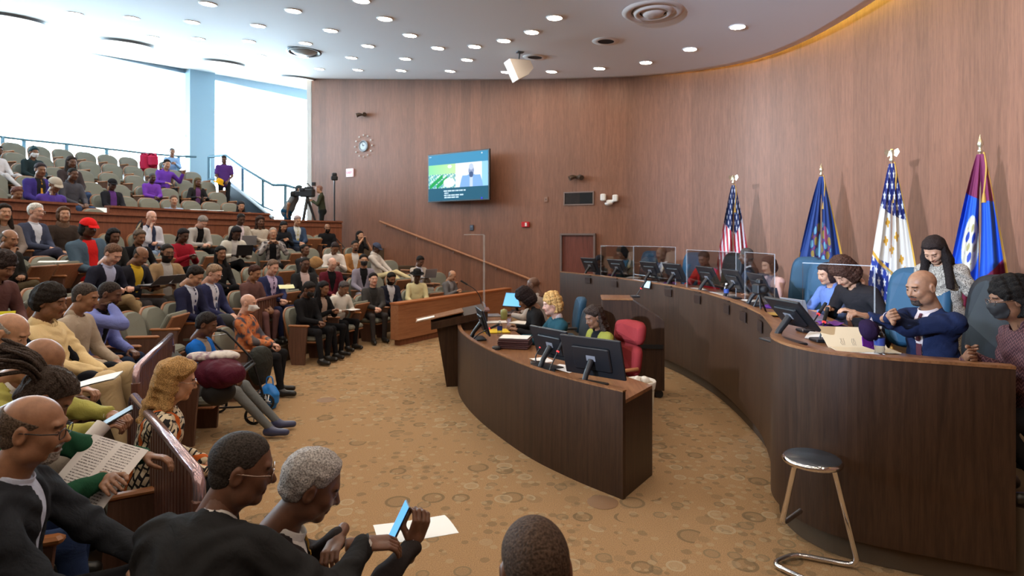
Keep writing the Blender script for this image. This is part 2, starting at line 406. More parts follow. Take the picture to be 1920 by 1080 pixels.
# glass wall on the far left
g0, g1 = Vector((-4.6, 27.18)), Vector((-22, 3.9)); gd = (g1-g0).normalized(); gn = Vector((gd.y, -gd.x)); gn = gn if gn.dot(Vector((1, -.5))) > 0 else -gn
WINF = mat('window_metal', (.55, .62, .68), .4); glen = (g1-g0).length
cuts = [0, 9.73, 15.2, 20.6, glen]
grz = math.atan2(gd.y, gd.x)
for i in range(4):
    a, b = cuts[i], cuts[i+1]; c = g0+gd*((a+b)/2); r = root('window_%d' % (i+1), (c.x, c.y, 0), grz, kind='structure')
    wl2 = (b-a)
    m = MB(); m.box((0, 0, 4.1), (wl2-.1, .012, 8.2)); m.build('pane', GLASS, r)
    m = MB(); m.box((-wl2/2+.03, 0, 4.1), (.06, .1, 8.2)).box((wl2/2-.03, 0, 4.1), (.06, .1, 8.2)).box((0, 0, .06), (wl2, .1, .12)).box((0, 0, 8.3), (wl2, .1, .3)); m.build('window_frame', WINF, r)
    m = MB(); m.box((0, -.02, 7.72), (wl2, .16, .7)); m.build('header', mat('header_blue', (.3, .42, .52), .6), r)
    if i: m = MB(); m.box((0, .0, 5.35 if i else 5), (wl2-.12, .02, .03)); m.build('glazing_bar', WINF, r)
t = 9.73; c = g0+gd*t-(-gn)*.25; m = MB(); m.at((c.x, c.y, 0), grz).box((0, 0, 4.2), (.8, .34, 8.4)); struct(m.build('pillar', mat('pillar_paint', (.26, .4, .5), .6)))
c = g0+gd*20.6+gn*.25; m = MB(); m.at((c.x, c.y, 0), grz).box((0, 0, 4.2), (.8, .34, 8.4)); struct(m.build('pillar', MATS['pillar_paint']))
if PORTAL:
    a = bpy.data.lights.new('window_portal', 'AREA'); a.shape = 'RECTANGLE'; a.size = glen; a.size_y = 8.2
    a.cycles.is_portal = True; o = bpy.data.objects.new('window_portal', a); COL.objects.link(o)
    c = (g0+g1)/2+gn*.1; o.location = (c.x, c.y, 4.2); o.rotation_euler = Vector((gn.x, gn.y, 0)).to_track_quat('-Z', 'Y').to_euler()

# ---------------------------------------------------------------- tiers
def sector(name, R0, R1, a0f, a1, z0, z1, m, n=48, m2=None):
    V = []; A0, A1 = a0f(R0), a0f(R1)
    for R, A in ((R0, A0), (R1, A1)):
        for z in (z0, z1):
            for i in range(n+1): t = A+(a1-A)*i/n; V.append((*pol(R, t), z))
    k = n+1; fs = []
    for i in range(n):
        fs += [(k+i, k+i+1, 3*k+i+1, 3*k+i), (i, i+1, k+i+1, k+i)[::-1], (2*k+i, 3*k+i, 3*k+i+1, 2*k+i+1)[::-1], (i, 2*k+i, 2*k+i+1, i+1)[::-1]]
    fs += [(0, k, 3*k, 2*k), (n, 2*k+n, 3*k+n, k+n)]
    return link(name, mesh(name, V, fs), m)
FT = math.radians(262)
seq = [('L2', .27, 8.85, 9.75), ('L3', .58, 9.75, 10.65), ('L4', .9, 10.65, 11.55), ('L5', 1.23, 11.55, 12.7)]
for k, z, a, b in seq: struct(sector('floor_tier', a, b, wl, FT, 0, z, TREAD))
struct(sector('floor_platform', 12.7, 20.5, lambda R: wl(min(R, 18.6))+ (0 if R < 18 else .02), math.radians(250), 0, 1.73, TREAD))
UE = dict(U0=505, U1=484, U2=462, U3=440, U4=418, U5=397)
useq = [('U1', 2.08, 13.8, 14.65), ('U2', 2.42, 14.65, 15.55), ('U3', 2.77, 15.55, 16.45), ('U4', 3.11, 16.45, 17.35), ('U5', 3.46, 17.35, 18.7)]
for k, z, a, b in useq:
    e = ang(cast(UE[k], ROWS[k][1])); struct(sector('floor_tier', a, b, lambda R: e, math.radians(232), 1.73, z, TREAD))
# dais platform behind the curved bench
DO = [(1.03, 12.6), (1.45, 11.75), (1.82, 10.9), (2.2, 9.8), (2.45, 8.87), (2.57, 7.9), (2.57, 7.1), (2.5, 6.3), (2.41, 5.7), (2.25, 5.15), (2.1, 4.72), (1.95, 4.42), (1.90, 4.17), (1.935, 3.93), (2.07, 3.725), (2.38, 3.54), (2.86, 3.33)]
DI = [(1.75, 12.95), (2.15, 12.1), (2.55, 11.2), (2.95, 10.05), (3.2, 9.0), (3.34, 7.95), (3.34, 7.1), (3.25, 6.2), (3.1, 5.5), (2.97, 5.05), (2.85, 4.7), (2.76, 4.45), (2.7, 4.25), (2.7, 4.13), (2.76, 4.02), (2.9, 3.94), (3.12, 3.88)]
do, di = spline(DO, 6), spline(DI, 6)
mb = MB(); pl = [tuple(p) for p in offset(do, -.06)]
right = [(3.2, 2.9), (5.05, 2.9), (5.1, 4.8), (5.42, 6.3), (5.68, 8), (5.72, 9.6), (5.54, 11.1), (5.02, 12.4), (4.13, 13.33), (3.1, 13.95), (2.6, 14.2), (1.9, 13.1)]
mb.prism([tuple(p) for p in pl]+right, .004, .5); struct(mb.build('floor_dais', TREAD))

# parapet between lower and upper seats
def arcwall(name, R, xa, xb, z0, z1, th, m, cap=None, group=None, label=None, cat=None, kind=None):
    a, b = ang(cast(xa, R)), ang(cast(xb, R)); n = 40
    r = root(name, (0, 0, 0), 0, label, cat, group, kind)
    def ringbox(m2, R0, R1, z0, z1):
        V = []
        for RR in (R0, R1):
            for z in (z0, z1):
                for i in range(n+1): t = a+(b-a)*i/n; V.append((*pol(RR, t), z))
        k = n+1; fs = []
        for i in range(n): fs += [(k+i, 3*k+i, 3*k+i+1, k+i+1), (i, k+i, k+i+1, i+1), (2*k+i, 2*k+i+1, 3*k+i+1, 3*k+i), (i, i+1, 2*k+i+1, 2*k+i)]
        fs += [(0, 2*k, 3*k, k), (n, k+n, 3*k+n, 2*k+n)]
        m2.add(V, fs)
    m2 = MB(); ringbox(m2, R, R+th, z0, z1-.04); m2.build('panel', m, r)
    m2 = MB(); ringbox(m2, R-.05, R+th+.06, z1-.04, z1); m2.build('top_rail', cap or m, r)
    m2 = MB(); ringbox(m2, R-.025, R, z1-.17, z1-.12); m2.build('moulding', cap or m, r)
    return r
arcwall('parapet', 12.62, -60, 641, 1.2, 2.5, .09, WOODR, None, None, 'long curved reddish wood parapet behind the lower rows of seats', 'parapet')
arcwall('writing_ledge', 13.02, 205, 505, 1.73, 2.66, .06, WOODR, None, None, 'raised wooden ledge behind the parapet, longer piece with papers on it', 'ledge')
arcwall('writing_ledge', 13.02, -60, 142, 1.73, 2.66, .06, WOODR, None, None, 'raised wooden ledge behind the parapet, short piece above the grey-haired man', 'ledge')

# ---------------------------------------------------------------- ceiling fittings
LAMPM = mat('lamp_glow', (1, 1, 1), .5, emit=LAMP_COLOR, es=LAMP_STRENGTH)
TRIMM = mat('lamp_trim', (.8, .78, .76), .4)
DL = [(141,25),(247,33),(360,41),(484,48),(550,20),(620,57),(390,7),(722,35),(769,66),(821,90),(890,87),(945,76),(997,60),(1040,33),(690,86),(286,69),(372,72),(467,77),(573,81),(416,103),(488,104),(568,106),(535,129),(599,129),(671,131),(659,108),(760,110),(876,112),(752,132),(844,133),(949,135),(1034,134),(1124,128),(1211,117),(1294,92),(1383,50),(678,1),]+[(X, Y, 0) for Y in (-2.6, -.8, 1.0, 2.8, 4.6, 6.4, 8.0) for X in (-11, -9.2, -7.4, -5.6, -3.8, -2.0, -.2, 1.6, 3.4)]  # the regular grid holds unseen downlights added to brighten the near side
dl0 = None
def slope_at(p): e = .2; return math.atan2(hC(p.x, p.y+e)-hC(p.x, p.y-e), 2*e), math.atan2(hC(p.x+e, p.y)-hC(p.x-e, p.y), 2*e)
for i, q in enumerate(DL):
    p = onceil(*q) if len(q) == 2 else Vector((q[0], q[1], hC(q[0], q[1])))
    if dl0 is None:
        dl0 = root('downlight', p, 0, 'round recessed white downlight glowing in the ceiling', 'ceiling light', 'recessed downlights in the ceiling')
        m = MB(); m.lathe([(.117, .004), (.122, -.012), (.14, -.014), (.146, -.004), (.146, .01)], 28, cap=False); m.build('trim_ring', TRIMM, dl0)
        m = MB(); m.lathe([(.001, -.010), (.119, -.010)], 28, cap=False); m.build('lamp_disc', LAMPM, dl0); r = dl0
    else: r = dup(dl0, p, 0)
    sx, sy = slope_at(p); r.rotation_euler = (sx, -sy, 0)
# domed diffusers
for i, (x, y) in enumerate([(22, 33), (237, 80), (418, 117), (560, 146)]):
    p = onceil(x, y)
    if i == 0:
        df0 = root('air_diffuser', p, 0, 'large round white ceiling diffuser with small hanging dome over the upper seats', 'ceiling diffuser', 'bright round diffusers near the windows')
        m = MB(); m.lathe([(.01, -.02), (.28, -.03), (.5, -.06), (.54, -.05)], 40, cap=False); m.build('plate', mat('self_lit_plate', (.8, .8, .8), .5, emit=(1, .97, .9), es=1.1), df0)  # plate given a glow of its own to look lit
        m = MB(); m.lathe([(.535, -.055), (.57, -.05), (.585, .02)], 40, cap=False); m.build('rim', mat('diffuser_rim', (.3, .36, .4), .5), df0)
        m = MB(); m.lathe([(.2, -.07), (.2, -.1), (.17, -.16), (.08, -.19), (.001, -.195)], 30, cap=False); m.build('dome', mat('self_lit_dome', (.8, .78, .75), .5, emit=(1, .85, .7), es=.9), df0); r = df0  # dome brightened by its own emission too
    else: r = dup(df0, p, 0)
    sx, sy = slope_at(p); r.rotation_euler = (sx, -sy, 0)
p = onceil(1225, 21); r = root('ring_diffuser', p, 0, 'large round stepped ceiling diffuser with concentric rings above the bench', 'ceiling diffuser')
DIFM = mat('diffuser_cream', (.62, .55, .5), .5)
m = MB(); m.lathe([(.50, .0), (.47, -.03), (.40, -.035), (.36, -.01), (.345, .03)], 48, cap=False); m.build('outer_ring', DIFM, r)
m = MB(); m.lathe([(.33, -.0), (.30, -.05), (.24, -.055), (.22, -.02)], 48, cap=False); m.build('middle_ring', DIFM, r)
m = MB(); m.lathe([(.19, -.01), (.16, -.06), (.08, -.075), (.001, -.08)], 48, cap=False); m.build('inner_disc', DIFM, r)
m = MB(); m.lathe([(.001, -.003), (.345, -.003)], 48, cap=False); m.build('shadow_gap', mat('painted_gap_shade', (.05, .05, .05), .9), r)  # flat dark disc paints the shade between the rings
def speaker_grille(x, y, R, label):
    p = onceil(x, y); r = root('ceiling_speaker', p, 0, label, 'ceiling speaker')
    m = MB(); m.lathe([(R*.62, -.012), (R, -.015), (R*1.05, .0)], 32, cap=False); m.build('rim', TRIMM, r)
    m = MB(); m.lathe([(.001, -.008), (R*.63, -.012)], 32, cap=False); m.build('grille', BLACKM, r)
    sx, sy = slope_at(p); r.rotation_euler = (sx, -sy, 0)
speaker_grille(1136, 77, .25, 'black round ceiling speaker with white rim among the downlights')
speaker_grille(1003, 107, .25, 'black round ceiling speaker beside the hanging wedge loudspeaker')
p = onceil(570, 94); r = root('ceiling_vent', p, 0, 'dark-rimmed round glass ceiling vent above the window pillar', 'vent')
m = MB(); m.lathe([(.36, .0), (.39, -.05), (.34, -.06), (.3, -.03)], 32, cap=False); m.build('rim', mat('dark_metal', (.08, .1, .12), .4, .6), r)
m = MB(); m.lathe([(.3, -.03), (.2, -.09), (.001, -.11)], 32, cap=False); m.build('bowl', mat('frosted_bowl', (.5, .6, .65), .3), r)
# hanging wedge speaker
p = onceil(975, 97); r = root('hanging_speaker', p, .4, 'cream wedge-shaped loudspeaker hanging from the ceiling on a bracket', 'loudspeaker')
m = MB(); m.tube([(0, 0, .02), (-.05, 0, -.38)], .016); m.box((0, 0, -.01), (.14, .12, .02)); m.build('bracket', mat('dark_metal', (.08, .1, .12)), r)
m = MB(); m.prism([(-.3, -.22), (.16, -.2), (.24, -.35), (.12, -.5), (-.1, -.62)], -.16, .16, 'y'); m.build('cabinet', mat('speaker_cream', (.62, .57, .52), .5), r)
# cove light behind the ceiling edge
cp = spline(CEIL[3:12], 6); m = MB(); m.tube([(q.x+.10*(1 if q.x > 4 else .7), q.y+.05, hC(q.x, q.y)+.3) for q in cp], .018, 6)
tag(m.build('cove_lamp', mat('cove_glow', (1, 1, 1), .5, emit=(1, .74, .16), es=26)), 'warm yellow strip lamp in the cove behind the ceiling edge', 'cove light')

# ---------------------------------------------------------------- on the panelled wall
def wallthing(name, x, y, label, cat, off=.0):
    p, rz = onwall(x, y, off); return root(name, p, rz, label, cat), p
# television swung out towards the seats
a, b = px(803, 335, 16.5), px(916, 329, 15.3); c = (a+b)/2; ax = (b-a).xy; W = ax.length; H = 1.29
tv = root('television', (c.x, c.y, 2.05+(445-331)/F*15.9), math.atan2(ax.y, ax.x), 'large wall television showing a video call of a man and a crowd scene', 'television')
m = MB(); m.box((0, .035, 0), (W+.05, .06, H+.05), .008); m.build('casing', BLACK, tv)
def tvcol(u, v):
    n = len(u); c = np.tile([.03, .19, .31], (n, 1)); c[v > .78] = (.05, .27, .47); c[(v < .27)] = (.015, .10, .17)
    mid = (v >= .27) & (v <= .78); L = mid & (u < .47); Rr = mid & (u >= .47)
    g = (v-.27)/.51; base = np.stack([.25+.3*u*2, .75+0*u, .45-.1*g], -1); c[L] = base[L]
    no = np.sin(u*95+np.sin(v*60)*2)*np.sin(v*120+u*40); c[L & (g < .6) & (no > .1)] = (.05, .3, .5); c[L & (g < .6) & (no < -.45)] = (.8, .95, 1)
    for k0, k1 in ((.02, .2), (.14, .28)):
        q = L & (np.abs(g-(.05+(u-k0)*2.0)) < .09) & (u > k0) & (u < k1+.05); c[q] = (.01, .35, .08)
    c[L & ((u-.36)**2/.10**2+(g-.22)**2/.2**2 < 1)] = (.75, .85, .78); c[L & ((u-.37)**2/.035**2+(g-.9)**2/.07**2 < 1)] = (.95, 1, 1)
    c[Rr] = (.9, .95, 1.0); c[Rr & (u > .9)] = (.3, .62, .95)
    x = (u-.73); c[Rr & (np.abs(x) < .06+.13*np.clip(1.05-g*1.6, 0, 1)**.35*(g < .48)) & (g < .5)] = (.22, .42, .8)
    c[Rr & (np.abs(x) < .025) & (g < .42)] = (.55, .65, .85)
    c[Rr & (x**2/.045**2+(g-.66)**2/.26**2 < 1)] = (.25, .32, .5); c[Rr & (x**2/.038**2+(g-.82)**2/.13**2 < 1)] = (.5, .58, .75); c[Rr & (x**2/.035**2+(g-.5)**2/.12**2 < 1)] = (.06, .1, .22)
    for k, (v0, u0, u1) in enumerate(((.205, .26, .64), (.155, .28, .35), (.11, .27, .6), (.065, .28, .52))):
        q = (np.abs(v-v0) < .014) & (u > u0) & (u < u1) & (np.sin(u*260+k*5)+np.sin(u*91) > -1.1); c[q] = (.6, .8, .95)
    c[(v > .955) & (u > .01) & (u < .05) & (np.abs(v-.965) < .008)] = (.6, .8, 1); c[(v > .94) & (v < .97) & (np.abs(u-.9) < .008)] = (.8, .9, 1)
    c[(v < .035) & (np.abs(u-.9) < .01)] = (.05, .02, .9)
    return c
colorgrid('screen', 240, 150, lambda u, v: ((u-.5)*W*.985, .002, (v-.5)*H*.985), tvcol, vcol('tv_picture', .5, .8), tv)
m = MB(); m.box((.1, .25, 0), (.3, .4, .3)).box((.1, .42, 0), (.5, .04, .5)); m.build('wall_bracket', BLACKM, tv)
# clock
r, p = wallthing('wall_clock', 682, 274, 'round sunburst wall clock with small pegs around a grey face', 'clock', .02)
m = MB(); m.at(rx=math.pi/2).lathe([(.17, -.0), (.17, .03), (.15, .045), (.15, .03), (.001, .03)], 32, cap=False); m.build('case', mat('clock_grey', (.3, .36, .42), .4), r)
m = MB(); m.at(rx=math.pi/2).lathe([(.001, .034), (.11, .034)], 24, cap=False); m.build('face', mat('clock_face', (.5, .58, .64), .5), r)
m = MB(); m.tube([(0, -.045, 0), (-.03, -.045, .09)], .006); m.tube([(0, -.045, 0), (.05, -.045, .02)], .007); m.build('hands', BLACK, r)
for k in range(12): t = k*math.pi/6; m = MB(); m.at(rx=math.pi/2).lathe([(.022, 0), (.022, .02), (.001, .025)], 10, (.33*math.cos(t), .33*math.sin(t), 0)); m.build('peg', WHITEP, r)
# exit sign
def text(s, size, loc, rot, m, parent, name='lettering', ext=.002, align='CENTER'):
    cu = bpy.data.curves.new(name, 'FONT'); cu.body = s; cu.size = size; cu.extrude = ext; cu.align_x = align; cu.align_y = 'CENTER'
    o = bpy.data.objects.new(name, cu); COL.objects.link(o); cu.materials.append(m); o.location = loc; o.rotation_euler = rot
    bpy.context.view_layer.update(); me = bpy.data.meshes.new_from_object(o); q_ = bpy.data.objects.new(name, me); COL.objects.link(q_); q_.location = loc; q_.rotation_euler = rot; bpy.data.objects.remove(o); o = q_
    if parent: o.parent = parent
    return o
r, p = wallthing('exit_sign', 656, 324, 'small white exit sign with red letters beside the light stand', 'sign', .03)
m = MB(); m.box((0, 0, 0), (.27, .05, .25), .006); m.build('housing', mat('sign_white', (.7, .62, .66), .5, emit=(1, .7, .8), es=.3), r)
text('EXIT', .105, (0, -.03, 0), (math.pi/2, 0, 0), mat('sign_red', (.7, .02, .04), .5, emit=(1, .05, .12), es=1.2), r)
def spotfix(x, y, label):
    r, p = wallthing('wall_spotlight', x, y, label, 'spotlight', .02)
    m = MB(); m.box((0, 0, 0), (.1, .04, .08)); m.build('mount', mat('bronze', (.12, .09, .07), .4, .7), r)
    for s in (-1, 1): m = MB(); m.tube([(s*.04, -.03, 0), (s*.09, -.09, .0), (s*.16, -.15, -.04)], [.035, .055, .065], 12); m.build('lamp_head', MATS['bronze'], r)
spotfix(682, 215, 'small twin-headed bronze spotlight high on the wall above the clock')
spotfix(1083, 332, 'small twin-headed bronze spotlight on the wall above the vent grille')
r, p = wallthing('thermostat', 885, 427, 'small dark wall thermostat beneath the television', 'thermostat', .01)
m = MB(); m.box((0, -.01, 0), (.11, .04, .15), .006); m.build('case', mat('thermo_dark', (.05, .06, .09), .4), r); m = MB(); m.box((0, -.033, .03), (.07, .004, .05)); m.build('display', mat('thermo_disp', (.12, .16, .22), .3), r)
r, p = wallthing('fire_alarm', 986, 421, 'red fire alarm strobe on the wall', 'fire alarm', .01)
m = MB(); m.box((0, -.02, 0), (.22, .06, .14), .01); m.build('body', mat('alarm_red', (.45, .01, .015), .35), r); m = MB(); m.box((.03, -.06, 0), (.05, .03, .09), .006); m.build('strobe_lens', WHITEP, r)
r, p = wallthing('wall_plate', 1024, 374, 'small brown switch plate on the wall between television and vent', 'wall plate', .01)
m = MB(); m.box((0, 0, 0), (.09, .02, .13), .004); m.build('plate', mat('plate_brown', (.25, .14, .1), .4), r); m = MB(); m.box((0, -.012, 0), (.015, .012, .035)); m.build('toggle', BLACK, r)
r, p = wallthing('vent_grille', 1085, 372, 'dark rectangular vent grille above the door', 'vent', .01)
m = MB(); m.box((0, 0, .155), (.8, .03, .03)).box((0, 0, -.155), (.8, .03, .03)).box((.385, 0, 0), (.03, .03, .3)).box((-.385, 0, 0), (.03, .03, .3)); m.build('frame', mat('grille_frame', (.2, .14, .12), .4), r)
m = MB(); [m.box((0, .0, -.13+k*.022), (.74, .012, .013)) for k in range(13)]; m.box((0, .012, 0), (.75, .004, .28)); m.build('slats', BLACKM, r)
r, p = wallthing('emergency_light', 1142, 376, 'white twin-head emergency light with a camera dome beneath', 'emergency light', .02)
for sx, dz in ((-.13, .08), (.17, .05)): m = MB(); m.box((sx, -.06, dz), (.13, .1, .17), .02); m.build('lamp_head', WHITEP, r)
m = MB(); m.box((.04, -.03, -.02), (.2, .06, .07), .02); m.build('body', WHITEP, r); m = MB(); m.lathe([(.09, .0), (.1, -.03), (.07, -.06), (.001, -.08)], 20, (.02, -.12, -.06)); m.build('camera_dome', WHITEP, r)
# unseen spotlight added to throw the flag shadows, on a stand among near seats
r = root('added_spotlight', (-6.5, -2.5, 2.42), 0, 'added unseen cool white spotlight on a black stand, aimed at the flags', 'added light')
m = MB(); m.tube([(0, 0, 0), (0, 0, 1.4)], .02, 8); m.build('pole', BLACK, r)
for k in range(3): m = MB(); m.tube([(0, 0, .4), (.4*math.cos(k*2.1), .4*math.sin(k*2.1), .01)], .012, 6); m.build('leg', BLACK, r)
m = MB(); m.tube([(-.2, -.16, 1.48), (-.03, -.02, 1.48)], [.1, .13], 16); m.build('lamp_head', BLACKM, r)
sl_ = bpy.data.lights.new('added_spotlight_lamp', 'SPOT'); sl_.energy = ADDED_SPOTLIGHT; sl_.color = (.62, .76, 1.0); sl_.spot_size = math.radians(36); sl_.spot_blend = 1; sl_.shadow_soft_size = .13
so = bpy.data.objects.new('added_spotlight_lamp', sl_); COL.objects.link(so); so.location = (-6.46, -2.46, 3.9); so.rotation_euler = (Vector((5.2, 8.9, 3.3))-Vector(so.location)).to_track_quat('-Z', 'Y').to_euler()
# door
p, rz = onwall(1084.5, 440, .0); r = root('door_1', (p.x, p.y, 0), rz, kind='structure')
m = MB(); m.box((0, -.02, 1.05), (.84, .03, 2.1)); m.build('leaf', wood('door_mahogany', (.17, .055, .04), (.11, .035, .026), .35), r)
m = MB(); m.box((-.44, -.04, 1.06), (.045, .1, 2.12)).box((.44, -.04, 1.06), (.045, .1, 2.12)).box((0, -.04, 2.125), (.925, .1, .045)); m.build('door_frame', mat('door_trim', (.16, .12, .11), .35), r)
m = MB(); m.tube([(.36, -.04, 1.0), (.36, -.09, 1.0), (.26, -.1, 1.0)], .012); m.build('door_handle', STEEL, r)
# handrail down the side stairs
pts = [onwall(x, y, .09)[0] for x, y in ((712, 415), (760, 434), (820, 457), (880, 480), (940, 503), (1000, 526), (1012, 531))]
r = root('handrail', (0, 0, 0), 0, 'long sloping wooden handrail on the panelled wall above the side stairs', 'handrail')
m = MB(); m.tube(pts, .035, 12); m.build('rail', wood('rail_oak', (.35, .15, .07), (.25, .1, .045), .35), r)
for x, y in ((723, 424), (781, 447), (850, 474), (930, 505)):
    q = onwall(x, y, .09)[0]; q2 = onwall(x, y, .01)[0]; m = MB(); m.tube([q+Vector((0, 0, .03)), q, q2], .01, 8); m.build('bracket', STEEL, r)

# side stairs: two treads for each tier, along the wall
for zt, Ra, Rb in ((.14, 8.55, 8.85), (.43, 9.45, 9.75), (.74, 10.35, 10.65), (1.07, 11.25, 11.55)):
    struct(sector('floor_step', Ra, Rb, wl, ang(cast(905 if Ra < 9 else (880 if Ra < 10 else (840 if Ra < 11 else 740)), Ra)), 0, zt, RISER, 10))

# orange wooden enclosure in front of the front row
F1, F2 = Vector((-2.13, 11.0)), Vector((-.02, 14.35)); d = (F2-F1).normalized(); nn = Vector((-d.y, d.x)); Ln = (F2-F1).length
r = root('low_wall', (F1.x, F1.y, 0), math.atan2(d.y, d.x), 'low orange-brown wooden partition with a flat top in front of the front row', 'partition')
m = MB(); m.box((Ln/2, .1, .455), (Ln, .2, .67)); m.build('panel', wood('cherry_panel', (.36, .16, .075), (.26, .105, .048), .35, 1.2, 'x'), r)
m = MB(); m.box((Ln/2, .1, .8), (Ln+.02, .23, .03)); m.build('top', WOODO, r)
m = MB(); m.box((Ln/2+.05, .12, .06), (Ln-.1, .14, .12)); m.build('plinth', WOODR, r)
# ---------------------------------------------------------------- benches and desks
def strip(mb, A, B, z0, z1):
    n = len(A); vs = [(p.x, p.y, z) for Q in (A, B) for z in (z0, z1) for p in Q]; fs = []
    for i in range(n-1): fs += [(i, i+1, n+i+1, n+i), (2*n+i, 3*n+i, 3*n+i+1, 2*n+i+1), (n+i, n+i+1, 3*n+i+1, 3*n+i), (i, 2*n+i, 2*n+i+1, i+1)]
    fs += [(0, n, 3*n, 2*n), (n-1, 3*n-1, 4*n-1, 2*n-1)]
    return mb.add(vs, fs)
r = root('council_bench', (0, 0, 0), 0, 'long curved dark walnut council bench sweeping round the chamber in front of the flags', 'bench')
m = MB(); strip(m, do, offset(do, -.045), .15, 1.3); m.build('front_panel', WOODD, r)
m = MB(); strip(m, offset(do, -.09), offset(do, -.12), .0, .15); m.build('toe_kick', BLACKM, r)
m = MB(); strip(m, offset(do, .004), offset(do, -.07), 1.3, 1.318); m.build('ledge', WOODT, r)
m = MB(); strip(m, offset(do, -.05), di, 1.215, 1.245); m.build('worktop', WOODT, r)
m = MB(); strip(m, [do[-1]+Vector((-.01, .03)), di[-1]], [do[-1]+Vector((-.04, .03)), di[-1]+Vector((-.03, 0))], .504, 1.21); m.build('end_panel', WOODD, r)
DO2 = [(-.66, 9.4), (-.76, 8.5), (-.68, 7.6), (-.38, 6.6), (.10, 5.57), (.49, 5.0), (.865, 4.58)]
DI2 = [(.0, 9.5), (-.02, 8.6), (.08, 7.8), (.36, 6.8), (.70, 6.05), (.97, 5.52), (1.21, 5.06)]
d2o, d2i = spline(DO2, 8), spline(DI2, 8)
r = root('clerk_desk', (0, 0, 0), 0, 'curved dark walnut clerk desk standing free on the carpet', 'desk')
m = MB(); strip(m, d2o, offset(d2o, -.035), .0, .84); m.build('front_panel', WOODD, r)
m = MB(); strip(m, offset(d2o, .002), offset(d2o, -.045), .84, .852); m.build('ledge', WOODT, r)
m = MB(); strip(m, offset(d2o, -.036), d2i, .745, .775); m.build('worktop', WOODT, r)
e0, e1 = d2o[-1], d2i[-1]; nn = (e1-e0).normalized(); m = MB(); strip(m, [e0+nn*.04, e1], [e0+nn*.04+Vector((-.03, .03)), e1+Vector((-.03, .03))], 0, .745); m.build('end_panel', WOODD, r)
# floor covers
for x, y in ((1130, 942), (612, 750)):
    p = pz(x, y, .0); m = MB(); m.lathe([(.001, .006), (.11, .006), (.12, .002)], 28, (p.x, p.y, 0), cap=False)
    tag(m.build('floor_outlet', mat('outlet_brown', (.25, .145, .08), .6)), 'round reddish-brown floor outlet cover '+('by the corner of the clerk desk' if x > 1000 else 'on the open carpet near the front row'), 'floor outlet')

SCREEN_OFF = mat('screen_dim', (.01, .012, .02), .4, emit=(.1, .3, .6), es=.25)
SCREEN_BLUE = mat('screen_blue', (.01, .01, .02), .2, emit=(.12, .42, .85), es=1.0)
def monitor(p, rz, tilt=.25, w=.54, h=.33, scr=None, label='', group=None, name='monitor'):
    r = root(name, p, rz, label, 'monitor', group)
    M2 = lambda mb: mb.at((0, 0, .2), 0, tilt)
    m = M2(MB()); m.box((0, 0, .03), (w, .022, h), .005).box((0, -.018, .02), (w*.62, .025, h*.6), .01); m.build('casing', BLACK, r)
    m = M2(MB()); m.box((0, .0125, .03), (w-.025, .002, h-.03)); m.build('screen', scr or SCREEN_OFF, r)
    m = M2(MB()); m.box((0, -.033, .03), (.09, .003, .05)); m.build('maker_plate', mat('grey_plate', (.2, .2, .22), .4), r)
    m = MB(); m.tube([(0, -.03, .2), (0, -.12, .09), (0, -.16, .012)], [.03, .024, .026], 8).box((0, -.09, .01), (.3, .22, .018), .006); m.build('stand', BLACK, r)
    return r
monitor(Vector((-.36, 7.36, .776)), math.radians(-78), .3, label='black monitor seen edge-on at the far end of the clerk desk')
monitor(Vector((.40, 5.79, .776)), math.radians(-52), .33, label='black monitor on the clerk desk behind the largest one')
monitor(Vector((.71, 5.14, .776)), math.radians(-38), .3, .6, .37, label='large black monitor at the near corner of the clerk desk')
pathm = offset(do, -.39)
def along(x, path=pathm, ymin=4.4):
    best = None
    for i, p in enumerate(path):
        if p.y < ymin: continue
        e = abs(960+F*p.x/p.y-x)
        if best is None or e < best[0]: best = (e, i)
    i = best[1]; p = path[i]; t = (path[min(i+1, len(path)-1)]-path[max(0, i-1)]).normalized()
    return p, t
def bench_rz(t): return math.atan2(t.y, t.x)   # turns -Y (the back of a monitor) towards the chamber
who = ['before the person in the dark cap', 'before the dark-haired woman', 'before the man in the brown jacket', 'beside the empty chair', 'before the woman in the red blazer', 'before the man in the dark suit', 'before the woman in pink, next to the small camera']
for x, l in zip((1111, 1165, 1228, 1277, 1331, 1386, 1437), who):
    p, t = along(x-6, pathm, 4.9); a = bench_rz(t); monitor(Vector((p.x, p.y, 1.246)), a, .45, label='black monitor on the council bench '+l)
monitor(Vector((2.16, 4.5, 1.246)), math.radians(-82), .7, .44, .28, label='black monitor leaning back at the near end of the council bench')
# name plate holders on the bench front
for x, l in zip((1103, 1156, 1257, 1312, 1362, 1396, 1428), ('nearest the doorway', 'below the dark-haired woman', 'below the empty chair', 'below the woman in the red blazer', 'below the man in the dark suit', 'below the woman in pink', 'by the start of the near end')):
    p, t = along(x, do, 4.9); a = bench_rz(t); r = root('name_plate', (p.x, p.y, 1.2), a, 'small dark name plate hung on the bench front '+l, 'name plate')
    m = MB(); m.box((0, -.022, 0), (.2, .014, .11), .003); m.build('plate', mat('plate_dark', (.03, .018, .014), .3), r); m = MB(); m.box((0, -.008, .1), (.2, .05, .012)); m.build('hook', MATS['plate_dark'], r)
p, t = along(1213, do); r = root('tablet', (p.x, p.y, 1.27), bench_rz(t), 'small glowing light-blue tablet propped on the bench edge', 'tablet')
m = MB(); m.at(rx=-.2).box((0, -.03, 0), (.19, .012, .13), .004); m.build('case', BLACK, r); m = MB(); m.at(rx=-.2).box((0, -.037, 0), (.165, .002, .11)); m.build('screen', mat('tablet_glow', (.1, .1, .1), .3, emit=(.35, .62, .8), es=.9), r)
